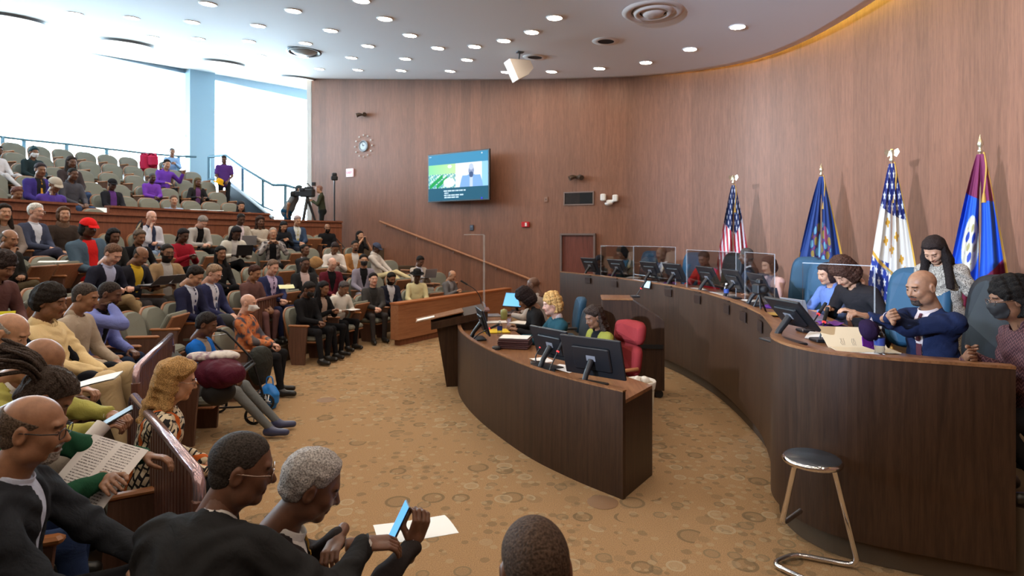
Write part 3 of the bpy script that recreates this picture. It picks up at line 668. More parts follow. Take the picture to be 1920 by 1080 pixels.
# clear shields above the bench
for x0, x1, yt, l in ((1125, 1183, 461, 'before the dark-haired woman'), (1186, 1262, 462, 'before the man in the brown jacket'), (1290, 1378, 470, 'before the woman in the red blazer'), (1400, 1450, 474, 'before the woman in pink')):
    a, _ = along(x0, pathm, 4.9); b, _ = along(x1, pathm, 4.9); c = (a+b)/2; d = b-a; r = root('clear_shield', (c.x, c.y, 1.246), math.atan2(d.y, d.x), 'clear acrylic shield standing on the council bench '+l, 'shield')
    zt = EYE-(yt-HY)/F*c.y-1.246
    m = MB(); m.box((0, 0, zt/2), (d.length, .006, zt)); m.build('pane', GLASS, r)
    m = MB(); m.box((0, 0, zt-.003), (d.length, .008, .007)).box((-d.length/2, 0, zt/2), (.007, .008, zt)).box((d.length/2, 0, zt/2), (.007, .008, zt)); m.build('edge', EDGE, r)
a, b = px(1505, 493, 4.9), px(1640, 497, 4.35); c = (a+b)/2; d = (b-a).xy; r = root('clear_shield', (c.x, c.y, 1.246), math.atan2(d.y, d.x), 'clear acrylic shield on the bench before the curly-haired woman', 'shield')
zt = c.z-1.246; m = MB(); m.box((0, 0, zt/2), (d.length, .006, zt)); m.build('pane', GLASS, r)
m = MB(); m.box((0, 0, zt-.003), (d.length, .008, .007)).box((d.length/2, 0, zt/2), (.007, .008, zt)); m.build('edge', EDGE, r)
# tall shield on the clerk desk
p = pz(905, 604, .776); r = root('clear_shield', (p.x-.13, p.y, .776), .0, 'tall narrow clear acrylic shield standing on the clerk desk', 'shield')
hh = EYE-(440-HY)/F*p.y-.776; m = MB(); m.box((0, 0, hh/2), (.3, .008, hh)); m.build('pane', GLASS, r)
m = MB(); m.box((0, 0, hh), (.3, .012, .014)).box((.15, 0, hh/2), (.03, .012, hh)); m.build('edge', EDGE, r)

# ---------------------------------------------------------------- chairs
def rbox(mb, c, d, b, ny=1): return mb.box(c, d, b)
def exec_chair(loc, rz, col, label, back=(.52, .72), arms=BLACK, wood_arms=False, zseat=.46, cat='office chair'):
    r = root('office_chair', loc, rz, label, cat)
    w2, h2 = back
    def pad(w_, h_, zc, y0, nm, th=.11, lean=.14):
        rows = []
        n = 20
        for j, (ins, yy) in enumerate(((.035, -th/2), (.0, -th/4), (.0, th/4), (.04, th/2))):
            ring = []
            for k in range(n*2):
                t = k*math.pi/n; e = .45; cx, cz = math.cos(t), math.sin(t)
                X = (w_/2-ins)*math.copysign(abs(cx)**e, cx); Z = (h_/2-ins)*math.copysign(abs(cz)**e, cz)
                ring.append((X, y0+yy-lean*(Z+h_/2)+.05*(X/(w_/2))**2, zc+Z))
            rows.append(ring)
        m = MB(); vs = [p for q in rows for p in q]; K = n*2; fs = []
        for j in range(3):
            for k in range(K): l = (k+1) % K; fs.append([j*K+k, j*K+l, (j+1)*K+l, (j+1)*K+k])
        m.add(vs, fs, True); m.add(rows[0], [list(range(K))]); m.add(rows[-1], [list(range(K))[::-1]])
        return m.build(nm, col, r)
    if wood_arms:
        pad(w2-.02, h2*.58, zseat+.08+h2*.29, -.22, 'backrest'); pad(w2-.02, h2*.42, zseat+.08+h2*.79, -.27, 'headrest', .13)
    else: pad(w2, h2, zseat+.1+h2/2, -.24, 'backrest')
    m = MB(); m.box((0, .02, zseat), (.5, .48, .1), .03); m.build('seat', col, r)
    am = WOODA if wood_arms else arms
    for s in (-1, 1):
        m = MB(); m.tube([(s*.27, -.16, zseat+.2), (s*.28, .12, zseat+.2), (s*.28, .17, zseat+.18), (s*.27, .17, zseat-.02)], .02 if wood_arms else .022, 8); m.build('armrest', am, r)
    m = MB(); m.tube([(0, 0, zseat-.04), (0, 0, .1)], .03); [m.tube([(0, 0, .1), (.28*math.cos(k*1.2566), .28*math.sin(k*1.2566), .06)], .018, 6).tube([(.28*math.cos(k*1.2566), .28*math.sin(k*1.2566), .0), (.28*math.cos(k*1.2566), .28*math.sin(k*1.2566), .06)], .022, 8) for k in range(5)]; m.build('base', BLACK, r)
    return r
def leather(name, c): m = mat(name, c, .5, spec=.28); return m
BLUEL, BLKL = leather('blue_leather', (.018, .065, .12)), leather('black_leather', (.014, .016, .02))
def chair_px(x, y, Z, floor, face, col, label, **k):
    p = px(x, y, Z); return exec_chair((p.x, p.y, floor), math.atan2(-face[0], face[1]), col, label, **k)
chair_px(1195, 496, 11.7, .5, (-1, -.35), BLUEL, 'blue leather chair between the dark-haired woman and the man in the brown jacket')
chair_px(1274, 500, 10.6, .5, (-1, -.3), BLUEL, 'dark blue leather chair standing empty behind the man in the brown jacket')
chair_px(1350, 505, 10.1, .5, (-1, -.3), BLKL, 'black leather chair behind the woman in the red blazer')
chair_px(1478, 535, 8.1, .5, (-1, -.2), BLUEL, 'blue leather chair behind the woman in the pink blazer')
chair_px(1524, 545, 7.0, .5, (-1, -.5), BLUEL, 'empty blue leather chair facing the room before the second flag')
chair_px(1690, 560, 5.1, .5, (-1, -.5), BLUEL, 'blue and black leather chair between the curly-haired woman and the bald man in navy')
chair_px(1815, 600, 4.15, .5, (-1, -.1), BLKL, 'black leather chair behind the bald man in the navy suit')
chair_px(1056, 570, 9.2, 0, (-1, -.1), BLUEL, 'small blue office chair at the far end of the clerk desk', back=(.44, .55))
chair_px(1068, 610, 7.35, 0, (-1, -.2), BLKL, 'black office chair behind the blonde woman in teal', back=(.5, .6))
REDC = cloth((.26, .03, .032), .8, name='red_upholstery', folds=.05)
chair_px(1146, 640, 6.5, 0, (-1, -.45), REDC, 'red upholstered chair with wooden arms behind the woman in yellow-green', back=(.5, .6), wood_arms=True, zseat=.43)

# ---------------------------------------------------------------- theatre seats
SEATF = cloth((.205, .21, .175), .85, name='seat_fabric', folds=.06)
SHELL = wood('seat_shell', (.36, .17, .085), (.26, .115, .055), .4, 2, 'z')
STAND = wood('seat_standard', (.15, .075, .05), (.1, .05, .034), .4, 2, 'z')
def seat_outline(w, z0, z1, r, n=9):
    pts = [(-w*.46, z0), (w*.46, z0)]
    pts += [(w/2-r+r*math.cos(k*math.pi/2/n), z1-r*.82+r*.82*math.sin(k*math.pi/2/n)) for k in range(n+1)]
    pts += [(-w/2+r-r*math.sin(k*math.pi/2/n), z1-r*.82+r*.82*math.cos(k*math.pi/2/n)) for k in range(n+1)]
    return pts
def puff(mb, out, ys, ins, lean=.2, curve=.25):
    cx, cz = 0, sum(p[1] for p in out)/len(out); rows = []
    for y, i in zip(ys, ins):
        rows.append([(x*(1-i), y-(z-.4)*lean+curve*x*x, cz+(z-cz)*(1-i)) for x, z in out])
    K = len(out); fs = []
    for j in range(len(rows)-1):
        for k in range(K): l = (k+1) % K; fs.append([j*K+k, (j+1)*K+k, (j+1)*K+l, j*K+l])
    mb.add([p for q in rows for p in q], fs, True); mb.add(rows[0], [list(range(K))]); mb.add(rows[-1], [list(range(K))[::-1]]); return mb
def make_seat(up, both):
    r = root('auditorium_seat')
    o = seat_outline(.5, .42, .88, .19); m = MB(); puff(m, o, (-.235, -.2, -.18), (.0, .0, .1)); m.build('backrest', SEATF, r)
    o = seat_outline(.525, .36, .895, .2); m = MB(); puff(m, o, (-.262, -.236), (0, 0)); m.build('back_shell', SHELL, r)
    m = MB()
    if up: m.at((0, -.13, .44), rx=math.radians(62)).box((0, .2, .03), (.47, .42, .07), .025)
    else: m.box((0, .03, .41), (.47, .44, .09), .03)
    sc = m.build('seat_cushion', SEATF, r)
    m = MB()
    if up: m.at((0, -.13, .44), rx=math.radians(62)).box((0, .2, -.02), (.46, .4, .03), .008)
    else: m.box((0, .03, .355), (.46, .42, .025), .008)
    m.build('seat_pan', SHELL, sc)
    for s in ((-1, 1) if both else (-1,)):
        m = MB(); m.box((s*.288, -.02, .625), (.055, .36, .035), .012); m.build('armrest', WOODA, r)
        m = MB(); m.prism([(-.17, .608), (.13, .608), (.1, .3), (.08, 0), (-.14, 0), (-.2, .3)], s*.288-.02, s*.288+.02, 'x'); m.build('side_panel', STAND, r)
    return r
PROTO = {}
def seat(p, z, rz, up, both, label, group):
    k = (up, both)
    if k not in PROTO: r = make_seat(up, both); PROTO[k] = r; r.location = (p[0], p[1], z); r.rotation_euler = (0, 0, rz); tag(r, label, 'auditorium seat', group); return r
    return dup(PROTO[k], (p[0], p[1], z), rz, label, group)

# ---------------------------------------------------------------- dividing rails
def slat_rail(p0, p1, h, base, label, top, tw=.07, slat=.055, gap=.015):
    d = (Vector(p1)-Vector(p0)).xy; Ln = d.length; r = root('divider_rail', (p0[0], p0[1], base), math.atan2(d.y, d.x), label, 'rail')
    m = MB(); n = int(Ln/(slat+gap)); [m.box(((i+.5)*Ln/n, 0, (h-.02)/2+.015), (Ln/n-gap, .03, h-.05), .006) for i in range(n)]
    m.build('slats', RAILB, r)
    m = MB(); m.tube([(-.02, 0, h-.13), (-.02, 0, h-.04), (.03, 0, h), (Ln-.03, 0, h), (Ln+.02, 0, h-.04), (Ln+.02, 0, h-.13)], tw/2, 12); m.build('top_bar', top, r)
    m = MB(); m.box((-.02, 0, h/2-.05), (.06, .06, h-.1), .012).box((Ln+.02, 0, h/2-.05), (.06, .06, h-.1), .012); m.build('post', RAILB, r)
    return r
LILAC = mat('polished_bar', (.42, .3, .32), .16, .75)
BROWNM = mat('brown_bar', (.22, .1, .075), .22, .5)
slat_rail(pz(250, 742, 1.0), pz(372, 888, 1.0), 1.0, 0, 'near slatted wooden divider with polished metal top bar behind the blonde woman', LILAC, .052)
slat_rail(pz(256, 690, 1.04), pz(321, 628, 1.04), 1.04, 0, 'slatted wooden divider with polished metal top bar beside the boy in cream', LILAC, .055)
slat_rail(pz(478, 565, 1.05), pz(530, 552, 1.05), 1.05, 0, 'open wooden divider with round spindles behind the man in the orange shirt', BROWNM, .06, .03, .06)

# ---------------------------------------------------------------- guard rail at the back and down the outer stairs
GR = mat('guard_metal', (.1, .2, .26), .4, .3)
def rail_run(pts, label, posts, low=None, glass=False, rr=.034):
    r = root('guard_rail', (0, 0, 0), 0, label, 'guard rail')
    m = MB(); m.tube(pts, rr, 8); m.build('top_rail', GR, r)
    if low: m = MB(); m.tube(low, rr*.7, 6); m.build('lower_rail', GR, r)
    for q, zb in posts: m = MB(); m.box((q[0], q[1], (q[2]+zb)/2), (.075, .05, q[2]-zb)); m.build('post', GR, r)
    return r
back = [px(x, y, z) for x, y, z in ((-60, 246, 14.9), (5, 257, 15.2), (45, 262, 15.6), (125, 270, 16.3), (200, 279, 17), (270, 287, 17.7), (335, 293, 18.3), (368, 294, 18.6))]
rail_run(back, 'long dark metal guard rail behind the top row of seats', [(back[i], 3.46) for i in (1, 2, 3, 4, 5, 6)])
ln = [(392, 294, 18.6), (423, 291, 18.4), (455, 314, 17.9), (493, 337, 17.6), (512, 347, 17.5), (535, 347, 17.5), (552, 352, 17.4)]
sl = [px(*q) for q in ln]; lo = [px(x, y+dy, z) for (x, y, z), dy in zip(ln, (42, 44, 46, 50, 48, 48, 40))]
rail_run(sl, 'dark metal guard rail sloping down the outer stairs beside the standing man', [(sl[0], sl[0].z-1.15), (sl[2], sl[2].z-1.15), (sl[3], sl[3].z-1.15), (sl[5], 1.73)], lo[:5], rr=.045)
# solid flank of the upper seats with its pale stringer
a, b, c, e = px(428, 343, 18.0), px(508, 408, 16.6), px(508, 425, 16.6), px(400, 400, 18.0)
m = MB(); m.add([a, b, c, e, a+Vector((.05, .12, 0)), b+Vector((.05, .12, 0)), c+Vector((.05, .12, 0)), e+Vector((.05, .12, 0))], [(0, 1, 2, 3), (7, 6, 5, 4), (0, 4, 5, 1), (1, 5, 6, 2), (2, 6, 7, 3), (3, 7, 4, 0)])
struct(m.build('wall_stair_flank', mat('navy_flank', (.03, .05, .075), .6)))
m = MB(); m.tube([px(428, 341, 17.9), px(512, 408, 16.5)], .05, 6); struct(m.build('trim_1', mat('pale_stringer', (.55, .68, .8), .4)))

# ---------------------------------------------------------------- podiums
c0 = px(1150, 700, 7.6); r = root('wheeled_podium', (1.55, 7.75, 0), -.12, 'dark walnut podium on wheels in front of the curved council bench', 'podium')
m = MB(); m.prism([(-.36, .1), (.42, .1), (.42, .98), (.02, 1.24), (-.36, 1.24)], -.25, .25, 'y'); m.build('cabinet', WOODD, r)
m = MB(); m.box((-.17, 0, 1.252), (.4, .52, .02), .004); m.build('top', WOODT, r)
m = MB(); m.box((.2, -.26, .66), (.4, .02, .05)); m.build('shelf_slot', BLACKM, r)
for sx, sy in ((-.28, -.2), (.36, -.2), (-.28, .2), (.36, .2)): m = MB(); m.at((sx, sy, .05), rx=math.pi/2).lathe([(.05, -.02), (.05, .02)], 16); m.build('caster', BLACK, r)
def gooseneck(p, pts, label, ring=True):
    r = root('microphone', p, 0, label, 'microphone')
    m = MB(); m.box((0, 0, .012), (.11, .13, .024), .006); m.build('base', BLACK, r)
    P = spline(pts, 6); m = MB(); m.tube(P, .0065, 8); m.build('stem', BLACK, r)
    d = (P[-1]-P[-2]).normalized(); m = MB(); m.tube([P[-1], P[-1]+d*.12], [.013, .014], 10); m.build('capsule', BLACKM, r)
    if ring: m = MB(); m.tube([P[-1]-d*.012, P[-1]], .0145, 10); m.build('light_ring', mat('mic_red', (.5, .02, .02), .4, emit=(1, .05, .05), es=.7), r)
    return r
gooseneck(Vector((1.62, 7.72, 1.262)), [(0, 0, .02), (.02, 0, .03), (.08, 0, .12)], 'gooseneck microphone with red ring on the wheeled podium')
lp = Vector((-.80, 8.2, 0)); r = root('lectern', lp, .15, 'dark wooden lectern with slanted top and tapering foot at the end of the clerk desk', 'lectern')
m = MB(); m.prism([(-.12, .0), (.14, .0), (.34, .90), (-.25, .80)][::-1][::-1], -.14, .14, 'y'); m.build('pedestal', WOODD, r)
m = MB(); vs = [(-.33, -.24, .80), (.40, -.24, .95), (.40, .24, 1.0), (-.33, .24, .85)]; vs2 = [(x, y, z+.09) for x, y, z in vs]; m.add(vs+vs2, [(3, 2, 1, 0), (4, 5, 6, 7), (0, 1, 5, 4), (1, 2, 6, 5), (2, 3, 7, 6), (3, 0, 4, 7)]); m.build('desk_top', WOODD, r)
m = MB(); m.at(ry=-.207).box((-.01, 0, .987), (.66, .42, .012)); m.build('reading_surface', WOODT, r)
m = MB(); m.at(ry=-.207).box((-.2, -.08, 1.0), (.24, .16, .006))
ps = m.build('paper_sheet', PAPER); ps.location = lp; ps.rotation_euler = (0, 0, .15); tag(ps, 'white paper sheet lying on the slanted lectern top', 'paper')
p = px(895, 575, 8.9); r = root('microphone_box', (p.x, p.y, 0), .1, 'mauve-brown wooden microphone stand beside the lectern with a flat top', 'stand')
m = MB(); m.box((0, 0, .48), (.3, .3, .92), .004); m.build('body', WOODD, r); m = MB(); m.box((0, 0, .955), (.36, .34, .03), .004); m.build('top', mat('mauve_top', (.2, .1, .1), .35), r)
gooseneck(Vector((p.x+.05, p.y, .971)), [(0, 0, .02), (0, 0, .15), (-.08, 0, .28), (-.2, 0, .36)], 'thin gooseneck microphone arching over the lectern', False)

# ---------------------------------------------------------------- stool, bin
r = root('bar_stool', (1.835, 3.585, 0), 0, 'chrome bar stool with round black seat before the near end of the council bench', 'stool')
O = Vector((1.885, 3.69, 0))
m = MB(); m.lathe([(.001, .672), (.15, .672), (.166, .676), (.170, .69), (.166, .702), (.158, .706)], 40, cap=False); m.build('seat_rim', CHROME, r)
m = MB(); m.lathe([(.158, .706), (.15, .712), (.001, .714)], 40, cap=False); m.build('seat', mat('stool_vinyl', (.03, .035, .045), .25, spec=.6), r)
def bend(pts, rad=.05, n=6):
    P = [Vector(p) for p in pts]; out = [P[0]]
    for i in range(1, len(P)-1):
        a, b, c = P[i-1], P[i], P[i+1]; u = (a-b).normalized(); v = (c-b).normalized(); k = min(rad, (a-b).length*.45, (c-b).length*.45)
        for j in range(n+1): t = j/n; out.append((b+u*k)*(1-t)**2+b*2*t*(1-t)+(b+v*k)*t*t)
    out.append(P[-1]); return out
TR = .0165
g = [Vector((.115, -.02, .675)), Vector((.30, .03, .022)), Vector((-.03, .17, .022)), Vector((-.225, .06, .022)), Vector((.03, -.27, .022)), Vector((.36, -.42, .022))]
m = MB(); m.tube(bend(g, .075), TR, 12); m.tube([Vector((-.115, -.02, .675)), Vector((.115, -.02, .675))], TR, 10)
m.build('frame', CHROME, r)
g = [Vector((-.115, -.02, .675)), Vector((-.165, .05, .27)), Vector((.02, .19, .29))]
m = MB(); m.tube(bend([Vector((-.06, -.02, .675))]+g, .05), TR, 12); m.build('footrest', CHROME, r)
p = Vector((1.32, 6.05, 0)); r = root('waste_bin', p, 0, 'beige waste bin lined with a white plastic bag beside the clerk desk', 'bin')
m = MB(); m.lathe([(.11, 0), (.115, .01), (.15, .56), (.14, .56)], 28, cap=True); m.build('bin_body', mat('bin_beige', (.45, .38, .28), .5), r)
m = MB(); m.lathe([(.152, .5), (.163, .57), (.158, .58), (.12, .55), (.001, .5)], 28, cap=False); m.build('liner', PAPER, r)
for k in range(4): m = MB(); m.lathe([(.001, -.03), (.035, -.02), (.045, .01), (.03, .04), (.001, .05)], 9, (.06*math.cos(k*1.9), .05*math.sin(k*2.3), .565)); m.build('crumpled_tissue', mat('tissue', (.78, .74, .68), .8), r)

# ---------------------------------------------------------------- flags
def star_mask(X, Y, pts, rad):
    out = np.zeros(len(X), bool)
    for cx, cy in pts:
        dx, dy = X-cx, Y-cy; t = np.arctan2(dy, dx)+math.pi/2; rr = np.hypot(dx, dy)
        k = (t % (2*math.pi/5))-math.pi/5; out |= rr < rad*(.42+.58*(np.abs(k)/(math.pi/5))**1.3)
    return out
def fl_us(u, v):
    x = (u-.5)*(.1+.62*v**.8)*1.9; n = len(u); c = np.tile([.68, .64, .66], (n, 1))
    ph = (x*1.0-v*.28)*48; c[np.sin(ph) > .05] = (.45, .02, .04)
    cant = (v < .44+(u-.5)*.16-.5*np.clip(u-.6, 0, 1)); c[cant] = (.012, .022, .085)
    g = [(a*.12+(.06 if b % 2 else 0), b*.05) for a in range(-8, 9) for b in range(0, 13)]
    c[cant & star_mask(x, v*1.0, g, .027)] = (.6, .6, .62)
    return c
def fl_navy(u, v):
    n = len(u); c = np.tile([.014, .04, .17], (n, 1)); x, y = (u-.5)*2, (v-.52)
    q = (x/.55)**2+(y/.17)**2 < 1; no = np.sin(x*17+y*20)+np.sin(y*47-x*9)
    c[q & (no > .7)] = (.25, .17, .03); c[q & (no < -.9)] = (.12, .3, .4); c[q & (np.abs(no) < .18)] = (.2, .03, .08)
    c[((x+.05)/.1)**2+((y-.02)/.09)**2 < 1] = (.2, .38, .5); c[((x-.3)/.09)**2+((y+.06)/.07)**2 < 1] = (.28, .06, .16)
    c[(x < -.3) & (x > -.62) & (np.abs(y-.12-(x+.3)*-.25) < .022)] = (.4, .45, .5)
    c[(u > .955) | (u < .02)*(v > .62)] = (.5, .26, .03); return c
def fl_det(u, v):
    n = len(u); c = np.tile([.62, .58, .52], (n, 1)); x = (u-.5)*(.1+.62*v**.8)*1.6
    g = [(-.1, .38), (.08, .47), (-.02, .55), (.17, .62), (-.14, .5), (.05, .78), (.2, .82), (-.05, .9), (.24, .7)]
    for a, b in g:
        dx, dy = x-a, (v-b)*1.5; t = np.arctan2(dy, dx); rr = np.hypot(dx, dy); c[rr < .05*(.5+.5*np.abs(np.cos(2*t+.4)))] = (.52, .27, .02)
    top = v < .31+.1*(u-.3); c[top] = (.012, .018, .12)
    lowl = (v > .62+.05*u) & (x < -.12+.35*(v-.62)*0+.12*(1-v)); c[lowl] = (.01, .03, .22)
    s = [(a*.11+(.05 if b % 2 else 0), b*.07) for a in range(-6, 7) for b in range(0, 15)]
    m = star_mask(x, v, s, .032) & (top | lowl); c[m] = (.62, .62, .64)
    c[np.abs(v-(.60+.22*u)) < .014] = (.5, .27, .03)
    q = ((x+.06)/.11)**2+((v-.655)/.05)**2 < 1; c[q & (v > .60+.22*u)] = (.25, .3, .28); c[u > .965] = (.5, .27, .03)
    return c
def fl_blue(u, v):
    n = len(u); c = np.tile([.012, .085, .52], (n, 1)); x = (u-.5)*2
    c[v < .21+.05*u] = (.17, .018, .07); c[(v > .66-.2*(u-.5)) ] = (.2, .012, .06)
    q = ((x+.35)/.36)**2+((v-.47)/.15)**2; c[q < 1] = (.55, .52, .40); no = np.sin(x*23+v*30)+np.sin(v*61); c[(q < .5) & (no > .75)] = (.02, .05, .3); c[(q < .55) & (no < -1.1)] = (.3, .25, .1)
    c[(q < 1) & (q > .86)] = (.4, .42, .38); c[u > .955] = (.5, .24, .03); c[(v > .972)] = (.5, .3, .03); return c
def flag(x, ytop, Z, colf, label, fin, tilt=(0, 0), w=.62, asym=0, wgt=0, Lf=2.05):
    P = px(x, ytop, Z); face = Vector((-P.x, -P.y)).normalized(); rz = math.atan2(face.x, -face.y); H = P.z-.5
    r = root('flag', (P.x, P.y, .5), rz, label, 'flag')
    m = MB(); m.tube([(0, 0, .05), (0, 0, H-.16)], .014, 10); m.build('pole', wood('pole_oak', (.25, .12, .05), (.16, .07, .03), .4, 2, 'z'), r)
    m = MB(); m.lathe([(.17, 0), (.17, .02), (.12, .05), (.03, .07), (.02, .12)], 24); m.build('stand', mat('brass', (.5, .36, .14), .3, .9), r)
    BR = mat('finial_gold', (.72, .62, .42), .25, .9)
    if fin == 'eagle':
        m = MB(); m.lathe([(.02, 0), (.032, .03), (.02, .05), (.022, .06)], 12, (0, 0, H-.17)); m.tube([(0, 0, H-.11), (0, .01, H-.05), (.0, -.02, H-.01)], [.02, .032, .014], 10)
        for s in (-1, 1): m.add([(s*.012, 0, H-.08), (s*.03, 0, H-.02), (s*.07, -.01, H+.0), (s*.085, -.01, H-.05), (s*.05, 0, H-.11), (s*.012, .02, H-.08), (s*.03, .02, H-.02), (s*.07, .01, H), (s*.085, .01, H-.05), (s*.05, .02, H-.11)], [(0, 1, 2, 3, 4), (9, 8, 7, 6, 5), (0, 5, 6, 1), (1, 6, 7, 2), (2, 7, 8, 3), (3, 8, 9, 4), (4, 9, 5, 0)])
    else: m = MB(); m.lathe([(.016, 0), (.028, .02), (.016, .04), (.016, .06), (.03, .085), (.024, .12), (.001, .2)], 12, (0, 0, H-.18))
    m.build('finial', BR, r)
    zt = H-.2; Lc = min(Lf, zt-.12)
    def pos(u, v):
        hw = .03+w*.5*min(1, v*1.25)**.85; a = (u-.5)*2
        dep = (.055*math.sin(a*7.5+v*2.2+wgt)+.03*math.sin(a*15+v*4))*min(1, v*3)
        X = a*hw+asym*v; return (X, -.045+dep-.02*v, zt-Lc*v*(1-.05*a*a)-.16*max(0, a)*v*0)
    colorgrid('cloth', 150, 260, pos, colf, vcol('flag_cloth', .75), r)
    m = MB(); m.tube(spline([(.03, -.03, zt+.02), (.05, -.06, zt-.15), (.03, -.06, zt-.42)], 4), .009, 6); m.tube([(.03, -.06, zt-.42), (.03, -.06, zt-.52)], [.012, .024], 8); m.build('tassel', mat('tassel_gold', (.45, .25, .04), .6), r)
flag(1375, 328, 11.2, fl_us, 'striped flag with white stars on navy and eagle finial, first from the door', 'eagle', w=.55, asym=.0)
flag(1540, 308, 9.4, fl_navy, 'dark navy flag with a coloured crest and gold fringe', 'spear', w=.66, asym=-.02, wgt=1)
flag(1672, 279, 7.75, fl_det, 'white and blue flag with gold fleur shapes and white stars', 'eagle', w=.50, asym=.02, wgt=2.1)
flag(1838, 255, 6.3, fl_blue, 'blue and maroon flag with a pale oval seal near the right edge of the wall', 'spear', w=.52, asym=-.03, wgt=.4)
# ---------------------------------------------------------------- figures grown from a distance field
def rc(P, a, b, ra, rb):
    a = np.asarray(a, np.float32); b = np.asarray(b, np.float32); ab = b-a; L = float(ab@ab)
    t = np.clip(((P-a)@ab)/max(L, 1e-9), 0, 1)
    return np.linalg.norm(P-a-t[:, None]*ab, axis=1)-(ra+(rb-ra)*t)
def el(P, c, r):
    r = np.asarray(r, np.float32); q = (P-np.asarray(c, np.float32))/r; k = np.linalg.norm(q, axis=1)
    return (k-1)*r.min()*(.5+.5*k/(np.linalg.norm(q/r, axis=1)*r.min()+1e-6)).clip(0, 1.4)
def sm(a, b, k):
    h = np.clip(.5+.5*(b-a)/k, 0, 1); return b+(a-b)*h-k*h*(1-h)
def ssub(a, b, k): return -sm(-a, b, k)       # a without b
def nets(fn, lo, hi, h):
    lo = np.array(lo, np.float32); n = np.maximum(3, np.ceil((np.array(hi)-lo)/h).astype(int)+1)
    ax = [lo[i]+h*np.arange(n[i], dtype=np.float32) for i in range(3)]
    G = np.stack(np.meshgrid(*ax, indexing='ij'), -1).reshape(-1, 3)
    D = np.concatenate([fn(g) for g in np.array_split(G, max(1, len(G)//200000))]).reshape(n).astype(np.float32)
    D[0] = np.maximum(D[0], .001); D[-1] = np.maximum(D[-1], .001); D[:, 0] = np.maximum(D[:, 0], .001); D[:, -1] = np.maximum(D[:, -1], .001); D[:, :, 0] = np.maximum(D[:, :, 0], .001); D[:, :, -1] = np.maximum(D[:, :, -1], .001)
    m = tuple(n-1); cnt = np.zeros(m, np.float32); acc = np.zeros((*m, 3), np.float32)
    def sub(o): return D[o[0]:o[0]+m[0], o[1]:o[1]+m[1], o[2]:o[2]+m[2]]
    for a in range(3):
        o1, o2 = [(i, j) for i in (0, 1) for j in (0, 1)], None
        for i, j in o1:
            p = [0, 0, 0]; b, c = [k for k in range(3) if k != a]; p[b] = i; p[c] = j; q = list(p); q[a] = 1
            d0, d1 = sub(p), sub(q); s = (d0 < 0) != (d1 < 0); t = np.where(s, d0/(d0-d1+1e-12), 0)
            cnt += s
            for k in range(3): acc[..., k] += s*(t if k == a else p[k])
    act = cnt > 0; idx = -np.ones(m, np.int64); idx[act] = np.arange(act.sum())
    cell = np.argwhere(act); V = lo+h*(cell+acc[act]/cnt[act][:, None])
    Q = []
    for a in range(3):
        b, c = [(1, 2), (2, 0), (0, 1)][a]
        sl0 = [slice(None)]*3; sl1 = [slice(None)]*3; sl0[a] = slice(0, -1); sl1[a] = slice(1, None)
        s0, s1 = D[tuple(sl0)] < 0, D[tuple(sl1)] < 0; e = np.argwhere(s0 != s1)
        if not len(e): continue
        ok = (e[:, b] > 0) & (e[:, c] > 0) & (e[:, b] < m[b]) & (e[:, c] < m[c]); e = e[ok]; fl = s0[e[:, 0], e[:, 1], e[:, 2]]
        def cid(db, dc):
            k = e.copy(); k[:, b] += db; k[:, c] += dc; return idx[k[:, 0], k[:, 1], k[:, 2]]
        q = np.stack([cid(-1, -1), cid(0, -1), cid(0, 0), cid(-1, 0)], 1); q[~fl] = q[~fl][:, ::-1]; Q.append(q)
    Q = np.concatenate(Q) if Q else np.zeros((0, 4), int); Q = Q[(Q >= 0).all(1)]
    return V, Q
# head, centred between the ears, looking along +Y
def head_sdf(P, eyes=True, fat=0):
    d = el(P, (0, -.012, .032), (.075, .096, .086))
    d = sm(d, el(P, (0, .022, -.028), (.059+fat, .070, .088)), .025)
    d = sm(d, rc(P, (-.036-fat, .02, -.072), (.036+fat, .02, -.072), .03, .03), .03)
    d = sm(d, rc(P, (-.008, .066, -.092), (.008, .066, -.092), .021, .021), .02)
    d = sm(d, rc(P, (-.036, .060, -.022), (-.03, .064, -.03), .024, .024), .02); d = sm(d, rc(P, (.036, .060, -.022), (.03, .064, -.03), .024, .024), .02)
    d = sm(d, rc(P, (-.034, .076, .028), (.034, .076, .028), .0125, .0125), .014)
    for s in (-1, 1): d = ssub(d, rc(P, (s*.026, .102, .004), (s*.036, .098, .004), .014, .013), .012)
    d = sm(d, rc(P, (0, .084, .014), (0, .107, -.026), .0075, .0125), .010)
    for s in (-1, 1):
        d = sm(d, rc(P, (s*.012, .094, -.03), (s*.014, .092, -.03), .009, .008), .006)
        d = np.minimum(d, rc(P, (s*.031, .0765, .004), (s*.031, .0765, .004), .0135, .0135))
        e = el(P, (s*.079, -.010, -.004), (.011, .020, .033)); e = ssub(e, el(P, (s*.090, -.006, -.002), (.008, .011, .019)), .006)
        d = sm(d, e, .008)
    d = sm(d, rc(P, (-.018, .086, -.053), (.018, .086, -.053), .0075, .0075), .006); d = sm(d, rc(P, (-.014, .084, -.065), (.014, .084, -.065), .008, .008), .006)
    d = ssub(d, rc(P, (-.022, .097, -.059), (.022, .097, -.059), .0018, .0018), .004)
    d = sm(d, rc(P, (0, -.018, -.07), (0, -.05, -.19), .054+fat*.6, .060+fat*.6), .03)
    return d
